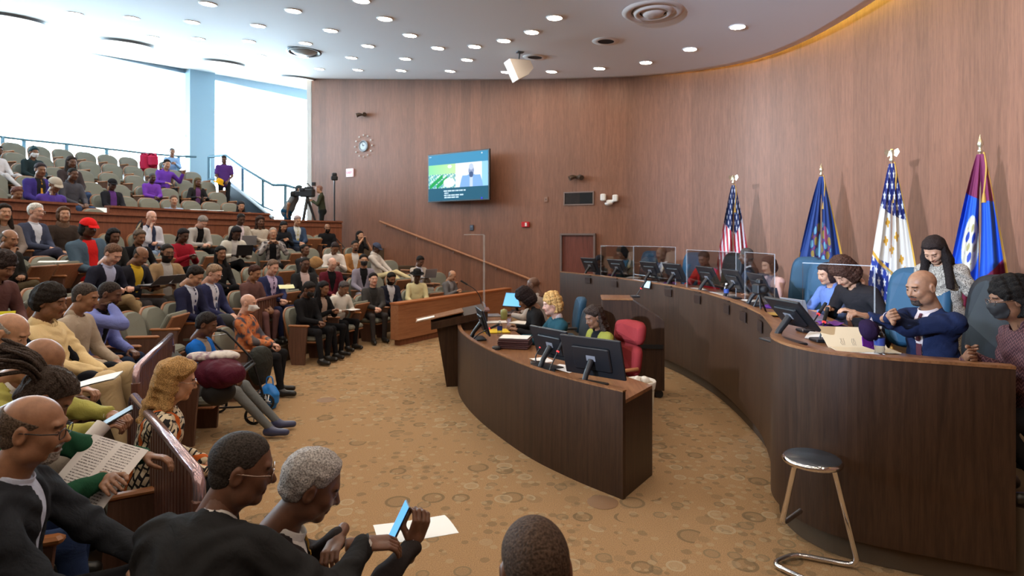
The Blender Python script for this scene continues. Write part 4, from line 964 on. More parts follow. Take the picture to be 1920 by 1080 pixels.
def feat(V):
    x, y, z = V[:, 0], V[:, 1], V[:, 2]; c = np.ones((len(V), 4), np.float32)
    lip = (np.abs(x) < .025) & (z > -.073) & (z < -.046) & (y > .082); c[lip, :3] = (.82, .52, .52)
    c[(np.abs(x) < .022) & (np.abs(z+.059) < .0022) & (y > .08), :3] = (.25, .12, .12)
    brow = (np.abs(x) > .011) & (np.abs(x) < .048) & (np.abs(z-(.027-.12*np.abs(np.abs(x)-.03))) < .0048) & (y > .06); c[brow, :3] = (.18, .14, .12)
    for s in (-1, 1):
        e = np.sqrt((x-s*.031)**2+(z-.004)**2*3.2); m = (e < .0135) & (y > .07) & (y < .095); o_ = m & (z > -.001) & (z < .0075); c[m, :3] = (.78, .72, .72); c[o_, :3] = (1.2, 1.35, 1.5); c[o_ & (np.abs(x-s*.031) < .006), :3] = (.06, .05, .05); c[m & (z >= .0075) & (z < .0105), :3] = (.2, .16, .16)
    return c
NOI = lambda P, f, s=0: (np.sin(P[:, 0]*f+s)+np.sin(P[:, 1]*f*1.1+2*s)+np.sin(P[:, 2]*f*.93+s*3)+np.sin((P[:, 0]+P[:, 2])*f*1.7+1)*.6)/3.6
def hairline(P, extra=0):
    y, z, x = P[:, 1], P[:, 2], np.abs(P[:, 0])
    L = np.interp(y, [-.12, -.07, -.03, -.012, .008, .03, .055, .075, .095], [-.085, -.072, -.045, .03, .02, .028, .066, .078, .1])
    return (L+extra-z)*.75
def hair_fn(style):
    fine = {'buzz': .0035, 'short': .010, 'crop': .016, 'afro': .027, 'bigafro': .06, 'curly': .036, 'fringe': .0032, 'grey': .015}
    def f(P):
        base = np.minimum(el(P, (0, -.012, .032), (.075, .096, .086)), el(P, (0, -.02, -.02), (.062, .075, .075)))
        if style in fine:
            k = fine[style]; tp_ = np.clip(-hairline(P)/.03, 0, 1); d = base-.0015-k*tp_
            if style in ('afro', 'bigafro', 'curly'):
                lowz = {'afro': .0, 'bigafro': -.035, 'curly': -.03}[style]
                d = sm(el(P, (0, -.018, .045), (.078+k*.5, .096+k*.5, .082+k)), el(P, (0, -.04, lowz), (.078+k*.7, .08+k*.5, .085+k*.4)), .03)
                d = d+(.006*NOI(P, 110)+.004*NOI(P, 190, 2) if style != 'curly' else .013*NOI(P, 85)+.006*NOI(P, 170, 2))
                fc = sm(el(P, (0, .15, -.03), (.14, .10, .105)), rc(P, (0, .13, -.05), (0, .10, -.14), .09, .09), .02)
                d = ssub(d, fc, .02); d = ssub(d, rc(P, (-.14, .03, -.045), (.14, .03, -.045), .05, .05), .015) if style != 'bigafro' else d
                return np.maximum(d, lowz-.075-P[:, 2])
            if style in ('short', 'crop', 'grey'): d = d+.0025*NOI(P, 180)
            reg = hairline(P, {'fringe': -.01, 'crop': -.004}.get(style, 0))
            if style == 'fringe': reg = np.maximum(reg, P[:, 2]-.045+.3*P[:, 1])
            return np.maximum(d, reg)
        if style in ('long', 'bob', 'wavy', 'straight', 'pony', 'bun', 'braids'):
            k = .016; d = base-.002-k*np.clip(-hairline(P, -.004)/.025, 0, 1)+.003*NOI(P, 120); d = np.maximum(d, hairline(P, -.004))
            if style in ('long', 'wavy', 'straight', 'braids'):
                D = rc(P*(1, 1, 1), (0, -.06, .01), (0, -.10, -.24), .072, .06)
                for s in (-1, 1): D = sm(D, rc(P, (s*.062, -.03, -.01), (s*.085, .015 if style != 'wavy' else -.03, -.22), .036, .034), .03)
                if style == 'wavy': D = D+.016*NOI(P, 55)+.008*NOI(P, 120, 1); d = base-.004-.028*np.clip(-hairline(P, -.01)/.03, 0, 1)+.009*NOI(P, 60)+.005*NOI(P, 130, 2); d = np.maximum(d, hairline(P, -.01))
                if style == 'braids': D = D+.006*NOI(P*(1, 1, .15), 260)
                d = sm(d, D, .02)
            if style == 'bob':
                D = el(P, (0, -.03, -.03), (.098, .10, .11)); D = np.maximum(D, P[:, 1]-.035); D = np.maximum(D, -.14-P[:, 2]); d = sm(d, D, .015)+.003*NOI(P, 130)
            if style == 'pony': d = sm(d, rc(P, (0, -.11, .03), (0, -.15, -.16), .03, .018), .02)
            if style == 'bun': d = sm(d, el(P, (0, -.05, .13), (.038, .038, .035)), .01)
            return np.maximum(d, -(head_face(P)))
        if style == 'locs':
            d = np.maximum(base-.012+.006*NOI(P*(1, 1, .3), 200), hairline(P, .0)); return d
    return f
def head_face(P): return el(P, (0, .09, -.03), (.058, .06, .085))   # kept clear of hair
HB = ((-.19, -.2, -.30), (.19, .17, .17))
CACHE = {}
def head_geo(h, fat=0):
    k = ('head', h, fat)
    if k not in CACHE: V, Q = nets(lambda P: head_sdf(P, True, fat), (-.11, -.13, -.21), (.11, .13, .135), h); CACHE[k] = (V, Q, feat(V))
    return CACHE[k]
def shell_geo(kind, h):
    k = ('shell', kind, h)
    if k in CACHE: return CACHE[k]
    if kind == 'mask': f = lambda P: np.maximum(np.maximum(sm(head_sdf(P)-.006, el(P, (0, .085, -.045), (.035, .03, .04)), .01), np.abs(P[:, 2]+.052)-.05), .035-P[:, 1]+np.abs(P[:, 2]+.05)*.3)
    elif kind == 'cone': f = lambda P: sm(np.maximum(np.maximum(head_sdf(P)-.006, np.abs(P[:, 2]+.045)-.042), .03-P[:, 1]), rc(P, (0, .08, -.045), (0, .145, -.04), .05, .010), .01)
    elif kind == 'beard': f = lambda P: np.maximum(np.maximum(head_sdf(P)-.006+.002*NOI(P, 220), np.maximum(P[:, 2]+.035-np.clip(.04-P[:, 1], 0, .05)*.9, -.025-P[:, 1])), .016-np.sqrt(P[:, 0]**2*.35+(P[:, 2]+.059)**2)-(P[:, 1] < .07)*1)
    elif kind == 'goatee': f = lambda P: np.maximum(np.maximum(head_sdf(P)-.004+.002*NOI(P, 220), np.abs(P[:, 0])-.034), np.maximum(P[:, 2]+.041, np.maximum(.05-P[:, 1], .009-np.abs(P[:, 2]+.059))))
    elif kind == 'cap': f = lambda P: np.maximum(el(P, (0, -.012, .035), (.098, .119, .109)), (.042-.15*P[:, 1])-P[:, 2])
    elif kind == 'hood': f = lambda P: np.maximum(el(P, (0, -.02, .01), (.11, .125, .125)), -(el(P, (0, .12, -.01), (.075, .14, .11))))
    CACHE[k] = nets(f, (-.14, -.16, -.2), (.14, .17, .16), h); return CACHE[k]
def hair_geo(style, h):
    k = ('hair', style, h)
    if k not in CACHE: CACHE[k] = nets(hair_fn(style), *HB, h)
    return CACHE[k]
def hand_geo(curl, h):
    """right hand: wrist at 0, fingers along +Y, back of the hand +Z, thumb towards -X"""
    k = ('hand', curl, h)
    if k in CACHE: return CACHE[k]
    fs = []
    for i, (x, L) in enumerate(((-.029, .072), (-.010, .080), (.010, .074), (.028, .058))):
        p = Vector((x, .088, 0)); a = -.15*curl-.05; sp = (x)*2.2*(1-min(1, curl)*.6); segs = [p]
        for s, c in ((.45, 1), (.32, 1.25), (.23, .8)):
            a -= curl*c*(.75 if s != .45 else .6); d = Vector((math.sin(sp)*math.cos(a), math.cos(sp)*math.cos(a), math.sin(a))); p = p+d*L*s; segs.append(p)
        fs.append(segs)
    th = [Vector((-.026, .022, -.006)), Vector((-.052, .050, -.018-.012*curl)), Vector((-.060+.016*curl, .078, -.026-.014*curl)), Vector((-.058+.028*curl, .100, -.030-.018*curl))]
    bump = max(0, h-.004)*.35
    def f(P):
        d = rc(P*np.array((1, 1, 1.7)), (-.018, .03, 0), (-.020, .078, 0), .020, .019)
        d = sm(d, rc(P*np.array((1, 1, 1.7)), (.016, .03, 0), (.020, .076, 0), .020, .018), .02)
        d = sm(d, rc(P, (0, -.05, 0), (0, .02, 0), .024, .021), .02)
        for s in fs:
            for j in range(3): d = sm(d, rc(P, s[j], s[j+1], (.0090, .0082, .0074)[j]+bump, (.0082, .0074, .0066)[j]+bump), .004)
        for j in range(3): d = sm(d, rc(P, th[j], th[j+1], (.015, .0105, .0092)[j]+bump, (.0108, .0094, .0080)[j]+bump), .008)
        return d
    CACHE[k] = nets(f, (-.10, -.065, -.115), (.08, .185, .05), h); return CACHE[k]
def xf(V, M): A = np.array(M, np.float32); return V@A[:3, :3].T+A[:3, 3]
def ik(S, W, l1, l2, pole):
    d = W-S; L = d.length
    if L > (l1+l2)*.995: W = S+d*((l1+l2)*.995/L); d = W-S; L = d.length
    L = max(L, .12); a = math.acos(max(-1, min(1, (l1*l1+L*L-l2*l2)/(2*l1*L)))); u = d.normalized(); q = (pole-u*pole.dot(u)).normalized()
    return S+u*l1*math.cos(a)+q*l1*math.sin(a), W
ARMS = {  # wrist targets for (left x<0, right x>0), palm normals, curl
 'lap': ((-.09, .33, .62), (.09, .33, .62), .7), 'clasp': ((-.035, .34, .66), (.035, .34, .67), 1.0), 'read': ((-.13, .32, .74), (.13, .32, .74), .9),
 'cross': ((.12, .20, .80), (-.12, .22, .77), .8), 'chin': ((-.02, .24, .72), (.045, .17, 1.0), 1.1), 'phone': ((-.05, .34, .80), (.06, .34, .82), 1.0),
 'desk': ((-.16, .38, .76), (.16, .38, .76), .6), 'side': ((-.27, .12, .66), (.27, .12, .66), .5), 'film': ((-.06, .30, 1.05), (.08, .30, 1.12), 1.0),
 'up': ((-.10, .30, .98), (.10, .30, .98), .9), 'stand': ((-.12, .22, .95), (.10, .22, .95), .7), 'hang': ((-.24, .06, .85), (.24, .06, .85), .4), 'knees': ((-.14, .45, .62), (.14, .45, .62), .6)}
DEF = dict(sk='d', hair='short', hc=(.012, .010, .009), top='suit', c=(.02, .022, .03), sh=(.7, .7, .72), tie=None, lg=(.015, .015, .018), arms='lap', lean=4, roll=0,
           yaw=0, pitch=12, tilt=0, legs='sit', fat=0, h=1.0, sleeve=1, beard=None, bc=None, mask=None, glasses=None, hat=None, hatc=None, shoes=(.02, .018, .016), lod=0, twist=0, open=1, baggy=0)
SKIN = dict(vd=(.075, .034, .02), d=(.125, .056, .032), m=(.22, .105, .058), b=(.30, .15, .085), l=(.46, .25, .155), p=(.60, .34, .25))
def figure(target, floor, face, label, seatz=.52, parts=None, world=None, **kw):
    """target: world x, y, z of the top of the head (z None keeps the natural height)"""
    o = dict(DEF); o.update(kw); lod = o['lod']
    stand = o['legs'] == 'stand'; pel = Vector((0, 0, .93 if stand else seatz)); ln = math.radians(o['lean']); tw = math.radians(o['twist'])
    Rt = Euler((-ln, math.radians(o['roll']), 0)).to_matrix(); Rz = Euler((0, 0, tw)).to_matrix(); Rt = Rz @ Rt
    T = lambda x, y, z: pel+Rt @ Vector((x, y, z))
    f = 1+o['fat']; nb = T(0, 0, .52)
    hp = Rz @ Euler((0, 0, math.radians(o['yaw']))).to_matrix() @ Euler((-math.radians(o['pitch']), math.radians(o['tilt']), 0)).to_matrix()
    neckdir = (Rt @ Vector((0, .18, 1))).lerp(Vector((0, 0, 1)), .35).normalized()
    hc = nb+neckdir*.10+hp @ Vector((0, .035, .075)); HM = Matrix.Translation(hc) @ hp.to_4x4()
    top = hc+hp @ Vector((0, -.01, .115)); top = hc+Vector((0, 0, .112))
    th = math.atan2(-face[0], face[1]); sc = o['h']
    if target[2] is not None: sc *= max(.88, min(1.14, (target[2]-floor)/(top.z*sc)))
    hl = Matrix.Rotation(th, 3, 'Z') @ Vector((hc.x, hc.y, 0)); base = Vector((target[0], target[1], floor))-Vector((hl.x, hl.y, 0))*sc
    r = root('person', base, th, label, 'person', o.get('group'), sc=sc)
    R3 = Matrix.Rotation(-th, 3, 'Z')
    loc = lambda wpt: (R3 @ (Vector(wpt)-base))/sc if wpt is not None else None
    # arms
    A = o['arms']; Lw, Rw, curl = ARMS[A] if isinstance(A, str) else A
    W = {-1: Vector(Lw), 1: Vector(Rw)}
    dz = (pel.z-.52)*.0 if not stand else .0
    if world:
        for s in (-1, 1):
            if world.get(s) is not None: W[s] = loc(world[s])
    S = {s: T(s*.165*f**.5, 0, .455) for s in (-1, 1)}; E = {}
    for s in (-1, 1):
        pole = o.get('pole', {}).get(s) or Vector((s*.75, -.5, -.9))
        E[s], W[s] = ik(S[s], W[s], .285, .255, Vector(pole))
    # legs
    H = {s: pel+Vector((s*.09, .0, -.02)) for s in (-1, 1)}
    if stand: K = {s: Vector((s*.10, .02, .49)) for s in H}; An = {s: Vector((s*.11, -.02, .08)) for s in H}
    elif o['legs'] == 'cross': K = {-1: Vector((-.12, .43, .53)), 1: Vector((.03, .46, .62))}; An = {-1: Vector((-.13, .46, .09)), 1: Vector((-.17, .58, .27))}
    elif o['legs'] == 'ext': K = {s: Vector((s*.13, .43, .50)) for s in H}; An = {s: Vector((s*.12, .78, .10)) for s in H}
    elif o['legs'] == 'high': K = {s: Vector((s*.16, .44, .62)) for s in H}; An = {s: Vector((s*.15, .58, .10)) for s in H}
    elif o['legs'] == 'tuck': K = {s: Vector((s*.12, .27, .50)) for s in H}; An = {s: Vector((s*.12, .05+.06*s, .09)) for s in H}
    elif o['legs'] == 'out': K = {-1: Vector((-.12, .44, .62)), 1: Vector((.13, .44, .60))}; An = {-1: Vector((-.14, .86, .45)), 1: Vector((.13, .85, .30))}
    else: K = {s: Vector((s*.13, .43, .52)) for s in H}; An = {s: Vector((s*.12, .44+.05*s, .09)) for s in H}
    for s in H: K[s] = Rz @ K[s]; An[s] = Rz @ An[s]
    iR = np.array(Rt.inverted(), np.float32); pl = np.array(pel, np.float32)
    def torso(P, g=0, shoulders=True):
        q = (P-pl)@iR.T; s = q*np.array((1, 1.38, 1)); w = .125*f
        d = rc(s, (0, 0, 0), (0, 0, .2), w+.022+g, w+.006+g); d = sm(d, rc(s, (0, .01, .22), (0, .012, .37), w+.005+g, w+.018+g), .06)
        if o['fat'] > .12: d = sm(d, rc(s, (0, .10, .10), (0, .06, .2), w*.82+g, w*.7+g), .06)
        d = sm(d, rc(q, (-.13*f, -.01, .445), (.13*f, -.01, .445), .062+g, .062+g), .07)
        d = sm(d, rc(q, (0, -.005, .45), (0, .0, .515), .075+g, .056+g), .03)
        return d
    def arm(P, d, g=0, k=.03, end=1.0):
        for s in (-1, 1):
            a, b, c = S[s], E[s], W[s]
            if end >= .9:
                d = sm(d, rc(P, a, b, .058*f**.6+g, .047*f**.6+g), k); e = b+(c-b)*(.93 if end < 1.01 else 1); d = sm(d, rc(P, b, e, .047*f**.6+g, .033+g), .02)
            else: d = sm(d, rc(P, a, a+(b-a)*(end*1.6), .060*f**.6+g, .056*f**.6+g), k)
        return d
    def legs(P, g=0, both=True):
        q = (P-pl)@iR.T
        d = el(P, tuple(pel+Vector((0, -.01, -.02))), (.165*f+g, .135*f+g, .13+g))
        for s in (-1, 1):
            t = rc(P, H[s], K[s], .082*f**.5+g, .058*f**.5+g+o['baggy']); t = sm(t, rc(P, K[s], An[s], .056+g+o['baggy'], .041+g+o['baggy']*.6), .03); d = sm(d, t, .03)
        return d
    allp = [S[-1], S[1], E[-1], E[1], W[-1], W[1], pel, nb]
    def bb(ps, m): a = np.array([tuple(p) for p in ps]); return a.min(0)-m, a.max(0)+m
    hv = (.020, .016, .0095)[lod]; ng = (.026, .022, .018)[lod]
    # body: one skin mesh
    parts_ = []
    hh = (.0085, .0055, .0036)[lod]; V, Q, Fc = head_geo(hh, round(min(.012, max(0, o['fat'])*.04), 3)); parts_.append((xf(V, HM), Q, Fc))
    def bodyf(P):
        d = torso(P, -.022); d = arm(P, d, -.0075, end=1.05); d = sm(d, legs(P, -.018), .02)
        return sm(d, rc(P, nb, hc+hp @ Vector((0, -.03, -.08)), .05, .05), .02)
    lo, hi = bb(allp+list(K.values())+list(An.values()), .16); V, Q = nets(bodyf, lo, hi, ng); parts_.append((V, Q, np.ones((len(V), 4), np.float32)))
    hg = (.0075, .0055, .0036)[lod]
    for s in (-1, 1):
        d = (W[s]-E[s]).normalized(); hd = o.get('hd', {}).get(s)
        if hd is not None: d = Vector(hd).normalized()
        up = Vector(o.get('palm', {}).get(s) or (0.25*s, -.1, 1)); up = (up-d*up.dot(d)).normalized(); x = d.cross(up)
        M = Matrix((x, d, up)).transposed().to_4x4(); M = Matrix.Translation(W[s]) @ M
        cu = curl[s] if isinstance(curl, dict) else curl; V, Q = hand_geo(cu, hg)
        if s == -1: V = V*np.array((-1, 1, 1), np.float32); Q = Q[:, ::-1]
        parts_.append((xf(V, M), Q, np.ones((len(V), 4), np.float32)))
    n = 0; VV = []; QQ = []; CC = []
    for V, Q, c in parts_: VV.append(V); QQ.append(Q+n); CC.append(c); n += len(V)
    me = mesh('body', np.concatenate(VV), np.concatenate(QQ), True); at = me.color_attributes.new('feat', 'FLOAT_COLOR', 'POINT'); at.data.foreach_set('color', np.concatenate(CC).astype(np.float32).ravel())
    col = SKIN[o['sk']] if isinstance(o['sk'], str) else o['sk']; link('body', me, skin(col), r)
    def part(name, fn, lo, hi, h, m, lab=None):
        V, Q = nets(fn, lo, hi, h)
        if not len(Q): return None
        ob = link(name, mesh(name, V, Q, True), m, r)
        if lab: ob['label'] = lab
        return ob
    def cm(c): return c if isinstance(c, bpy.types.Material) else cloth(c)
    # trousers
    cut = .07
    def trou(P): d = legs(P); return np.maximum(d, An[1].z*0+.05-P[:, 2]) if not o['legs'] == 'out' else d
    lo, hi = bb([pel]+list(K.values())+list(An.values()), .17); part('trousers' if not o.get('skirt') else 'skirt', trou, lo, hi, hv*1.1, cm(o['lg']))
    for s in (-1, 1):
        a = An[s]; fd = Rz @ Vector((s*.12, 1, -.12 if o['legs'] != 'out' else .5)).normalized(); fl = a.z < .14
        toe = a+fd*.17+Vector((0, 0, -.02)); heel = a+Vector((0, -.035, -.035))
        def sho(P):
            d = sm(rc(P, heel, toe, .043, .036), rc(P, a+Vector((0, 0, -.01)), a+Vector((0, .02, -.03)), .048, .045), .03)
            return np.maximum(d, .004-P[:, 2]) if fl else d
        lo, hi = bb([heel, toe, a], .07); part('shoe', sho, lo, hi, max(.009, hv*.7), mat('shoe_%02x' % int(sum(o['shoes'])**.5*120), o['shoes'], .3))
    # upper clothing
    tp = o['top']; tq = lambda P: (P-pl)@iR.T
    wr = .0035 if lod < 2 else .006
    def jac(P):
        d = arm(P, torso(P, .008), .006, end=1.0 if o['sleeve'] else .42); q = tq(P)
        d = sm(d, rc(q*np.array((1, 1.3, 1)), (0, 0, -.02), (0, 0, .08), .155*f, .145*f), .04)
        if lod == 2: d = d+wr*np.sin(P[:, 2]*70+3*np.sin(P[:, 0]*22+1)+2*np.sin(P[:, 1]*31))*.8+.003*NOI(P, 48)
        else: d = d+wr*NOI(P, 62)
        nk = rc(q, (0, .0, .49), (0, .02, .62), .056, .066); d = np.maximum(d, -nk)
        if tp in ('suit', 'coat', 'blazer'): d = np.maximum(d, -np.maximum(.535-.35*q[:, 1]-q[:, 2], np.hypot(q[:, 0], q[:, 1])-.13))
        if tp in ('suit', 'coat', 'blazer'):
            z0 = .14 if tp == 'suit' else (-.3 if tp == 'coat' else .08); wmax = .075 if tp != 'coat' else .06
            wd = np.clip((q[:, 2]-z0)*(.24 if tp != 'coat' else .16)+(.0 if tp != 'coat' else 0), -.05, wmax)*o['open']; wedge = np.maximum(np.maximum(np.abs(q[:, 0])-wd, .02-q[:, 1]), q[:, 1]-.185-.12*(o['fat'] > .12))
            d = np.maximum(d, -wedge)
        return d
    nm = {'suit': 'jacket', 'coat': 'coat', 'blazer': 'jacket', 'sweater': 'sweater', 'hoodie': 'hoodie', 'shirt': 'shirt', 'tee': 'shirt', 'puffer': 'jacket'}[tp]
    lo, hi = bb(allp, .17); J = part(nm, jac, lo, hi, hv, cm(o['c']))
    if tp in ('suit', 'coat', 'blazer'):
        def shi(P):
            q = tq(P); d = torso(P, -.002); d = np.maximum(d, np.abs(q[:, 0])-.10); d = np.maximum(d, -q[:, 1]-.0); return np.maximum(d, q[:, 2]-.52)
        lo, hi = bb([pel, nb, T(.1, .15, .2), T(-.1, .15, .2)], .1); part('shirt', shi, lo, hi, hv*.8, cm(o['sh']))
        m = MB(); m.M = Matrix.Translation(pel) @ Rt.to_4x4() @ Matrix.Translation((0, .008, .52)) @ Matrix.Rotation(-.28, 4, 'X')
        m.lathe([(.070, -.03), (.0665, -.005), (.0635, .022), (.0595, .026), (.0575, .015), (.058, -.03)], 30, cap=False); m.build('collar', cm(o['sh']), r)
        if o['tie']:
            def ti(P):
                q = tq(P); d = np.abs(torso(P, .008))-.005; wdt = .012+.05*(.5-q[:, 2])*.8; d = np.maximum(d, np.abs(q[:, 0])-np.clip(wdt, .012, .036)); return np.maximum(np.maximum(d, -q[:, 1]), np.maximum(q[:, 2]-.515, .1-q[:, 2]))
            part('tie', ti, lo, hi, min(hv, .012), cm(o['tie']))
    elif tp in ('shirt', 'sweater', 'hoodie', 'puffer', 'tee') and o.get('collar', True):
        def co_(P): q = tq(P); z = .535 if tp != 'hoodie' else .52; k = (.066, .07) if tp not in ('hoodie', 'puffer') else (.088, .092); d = rc(q, (0, 0, .47), (0, .0, z), k[0], k[1]); return np.maximum(d, -rc(q, (0, .012, .45), (0, .035, .64), .05 if tp != 'hoodie' else .06, .058 if tp != 'hoodie' else .085))
        lo, hi = bb([nb], .15); part('collar' if tp != 'hoodie' else 'hood', co_, lo, hi, hv*.7, cm(o.get('colc') or o['c']))
    if lod and tp in ('suit', 'blazer', 'coat') and o['sleeve']:
        for s in (-1, 1):
            d = (W[s]-E[s]).normalized(); m = MB(); m.tube([W[s]-d*.035, W[s]-d*.002], [.034, .035], 14); m.build('cuff', cm(o['sh']), r)
    # hair and head wear
    hres = (.0085, .006, .0042)[lod]
    def onhead(name, geo, m, lab=None):
        V, Q = geo
        if len(Q): ob = link(name, mesh(name, xf(V, HM), Q, True), m, r); return ob
    if o['hair'] and o['hair'] != 'bald': onhead('hair', hair_geo(o['hair'] if not (o['hat'] and o['hair'] in ('short', 'crop')) else 'buzz', hres), hairm(o['hc'], 90 if lod < 2 else 170))
    if o['hair'] == 'locs':
        rg = np.random.default_rng(3); m = MB()
        for k in range(34):
            t = rg.uniform(-1.35, 1.35); st = Vector((.055*math.sin(t)*1.1, -.05-.03*math.cos(t), .085-.05*abs(math.sin(t))*rg.uniform(.4, 1.3))); L = rg.uniform(.14, .27)
            mid = st+Vector((st.x*.7, -L*.45, .02)); en = mid+Vector((st.x*.5+rg.uniform(-.02, .02), -L*.45, -L*rg.uniform(.1, .5))); P = spline([st, mid, en], 6)
            m.tube([HM @ p for p in P], [.0085+.0012*math.sin(i*2.5+k) for i in range(len(P)-1)]+[.004], 8)
        for k in range(12): t = -1+k/5.5; P = spline([Vector((.06*t, .055-.02*t*t, .085-.02*abs(t))), Vector((.075*t, 0, .12-.03*t*t)), Vector((.05*t, -.06, .1))], 5); m.tube([HM @ p for p in P], .0085, 8)
        m.build('dreadlocks', hairm(o['hc'], 170), r)
    if o['beard']: onhead('beard', shell_geo(o['beard'], hres), hairm(o['bc'] or o['hc'], 190))
    if o['mask']: onhead('face_mask', shell_geo('cone' if o['mask'] == 'cone' else 'mask', hres), mat('mask_white', (.72, .73, .74), .7) if o['mask'] in ('white', 'cone') else mat('mask_black', (.015, .015, .017), .7))
    if o['glasses']:
        m = MB(); gc = BLACK if o['glasses'] == 'black' else mat('wire_frame', (.35, .25, .2), .25, .9)
        for s in (-1, 1):
            ring = [HM @ Vector((s*.033+.025*math.copysign(abs(math.cos(t))**.6, math.cos(t)), .102-.1*abs(s*.033+.025*math.cos(t))**1.3, .001+.017*math.copysign(abs(math.sin(t))**.7, math.sin(t)))) for t in [k*math.pi/10 for k in range(20)]]
            m.tube(ring, .0017 if o['glasses'] != 'black' or lod == 2 else .0025, 6, closed=True)
            m.tube([HM @ Vector((s*.057, .094, .006)), HM @ Vector((s*.08, .05, .008)), HM @ Vector((s*.083, -.01, .01)), HM @ Vector((s*.082, -.03, -.01))], .0022, 6)
        m.tube([HM @ Vector((-.009, .1, .004)), HM @ Vector((0, .104, .007)), HM @ Vector((.009, .1, .004))], .002, 6); m.build('glasses', gc, r)
    if o['hat'] in ('cap', 'backcap'):
        hm_ = cm(o['hatc']); onhead('cap', shell_geo('cap', hres), hm_)
        m = MB(); sgn = 1; rows = [[HM @ Vector((.072*math.sin(a)*1.0, (.085+(.075*math.cos(a))*k) , .048-.03*k+.004)) for a in [(-1.4+2.8*i/10) for i in range(11)]] for k in (0, .5, 1)]
        rows2 = [[p+HM.to_3x3() @ Vector((0, 0, -.006)) for p in q] for q in rows]; m.sheet(rows); m.sheet(rows2, flip=True); m.build('visor', hm_, r)
    if o['hat'] == 'brim':
        hm_ = cm(o['hatc']); m = MB(); M0 = m.M; m.M = HM @ Matrix.Translation((0, -.01, .06)); m.lathe([(.15, .004), (.155, .0), (.10, -.006), (.092, .01), (.085, .08), (.06, .1), (.001, .092)], 28, cap=False).lathe([(.15, -.004), (.001, -.006)], 28, cap=False); m.build('hat', hm_, r)
    if o['hat'] == 'hood': onhead('hood', shell_geo('hood', hres), cm(o['hatc']))
    bpy.context.view_layer.update() if False else None
    def tow(v): return base+Matrix.Rotation(th, 3, 'Z') @ Vector(v)*sc
    info = dict(root=r, W={s: tow(W[s]) for s in W}, base=base, th=th, sc=sc, tow=tow, HM=HM, T=T, K=K, part=part, S=S, E=E)
    return info
PEOPLE = {}; WHO = {}
def P(x, y, row, label, face=None, Z=None, **kw):
    """a seated person whose head is centred on column x and topped at row y; snaps to the row's arc unless Z is given"""
    fl, R = ROWS[row] if isinstance(row, str) else (row, None)
    if Z is None: c = cast(x, R)
    else: c = Vector(((x-960)/F*Z, Z))
    zt = EYE-(y-HY)/F*c.y
    f = Vector(face) if face else Vector((CX-c.x, CY-c.y)).normalized()
    if c.y < 4.5 and 'lod' not in kw: kw['lod'] = 1
    elif c.y < 7.5 and 'lod' not in kw: kw['lod'] = 1
    i = figure((c.x, c.y, zt), fl, f, label, **kw); i['row'] = row; i['R'] = R
    if isinstance(row, str) and not kw.get('noseat'): PEOPLE.setdefault(row, []).append(ang(i['base'])); WHO[round(ang(i['base']), 6)] = label
    return i
# things people hold or rest on their laps
def laptop(p, rz, label, tilt=.35, scr=True, name='laptop', col=None):
    r = root(name, p, rz, label, 'laptop'); m = MB(); m.box((0, 0, .008), (.32, .22, .016), .004); m.build('keyboard', col or mat('laptop_grey', (.3, .3, .32), .35, .6), r)
    m = MB(); m.at((0, .11, .012), rx=-tilt).box((0, 0, .105), (.32, .008, .21), .003); m.build('lid', col or MATS['laptop_grey'], r)
    m = MB(); m.at((0, .11, .012), rx=-tilt).box((0, -.005, .105), (.295, .002, .185)); m.build('display', SCREEN_BLUE if scr else SCREEN_OFF, r); return r
def sheetpaper(p, rz, label, w=.21, h=.29, tilt=0, cat='paper', m_=None, n=1, roll=0):
    m = MB(); rows = []
    for k in range(n):
        rr = []
        for j in range(7): v = j/6-.5; rr.append([(u*w, v*h, .012*math.sin((v+.5)*2.2)+k*.002+.01*u*u) for u in (-.5, -.25, 0, .25, .5)])
        m.sheet(rr); m.sheet([[(a, b, c-.0012) for a, b, c in q] for q in rr], flip=True)
    o = m.build('paper_sheet' if cat == 'paper' else 'document', m_ or PAPER); o.location = p; o.rotation_euler = (tilt, roll, rz); return tag(o, label, cat)
def phone(p, rot, label, m_=None):
    r = root('phone', p, 0, label, 'phone'); r.rotation_euler = rot; m = MB(); m.box((0, 0, 0), (.072, .148, .008), .003); m.build('case', BLACK, r)
    m = MB(); m.box((0, 0, .0045), (.066, .14, .001)); m.build('screen', m_ or mat('phone_glow', (.02, .02, .02), .2, emit=(.1, .35, .8), es=1.1), r); return r
def in_hands(i, fn, dz=.05, fwd=.06, *a, **k):
    p = (i['W'][-1]+i['W'][1])/2+Vector((-math.sin(i['th'])*fwd, math.cos(i['th'])*fwd, dz)); return fn(p, i['th'], *a, **k)
# ---------------------------------------------------------------- the people
BLK, NAVY, CHAR = (.009, .009, .0105), (.022, .028, .07), (.03, .032, .036)
WHT, GRYH, SILV = (.62, .60, .58), (.22, .2, .19), (.5, .49, .47)
# --- near left, second row and first row
def hb(**k): return k
A = figure((-.865, 1.88, 1.415), .27, (.22, 1), 'large man in black suit and thin glasses leaning forward over the grey-haired man', sk='d', hair='buzz', hc=(.035, .028, .024), c=(.017, .017, .018), sh=WHT, lean=34, yaw=-58, pitch=14, fat=.22,
    glasses='wire', lod=2, h=1.06, world={1: (-.50, 1.98, 1.015), -1: (-1.0, 2.0, .82)}, arms=('', '', .9) and ((-.2, .4, .7), (.2, .4, .7), {1: .55, -1: .8}), pole={1: (.9, .1, -.6), -1: (-.3, -.5, -1)}, hd={1: (.8, .5, -.1)})
m = MB(); w_ = (A['W'][1]-A['tow'](A['E'][1])).normalized(); w_ = (Matrix.Rotation(A['th'], 3, 'Z') @ Vector((.8, .5, -.1))).normalized(); c_ = A['W'][1]+w_*.01; u_ = w_.orthogonal().normalized(); v_ = w_.cross(u_)
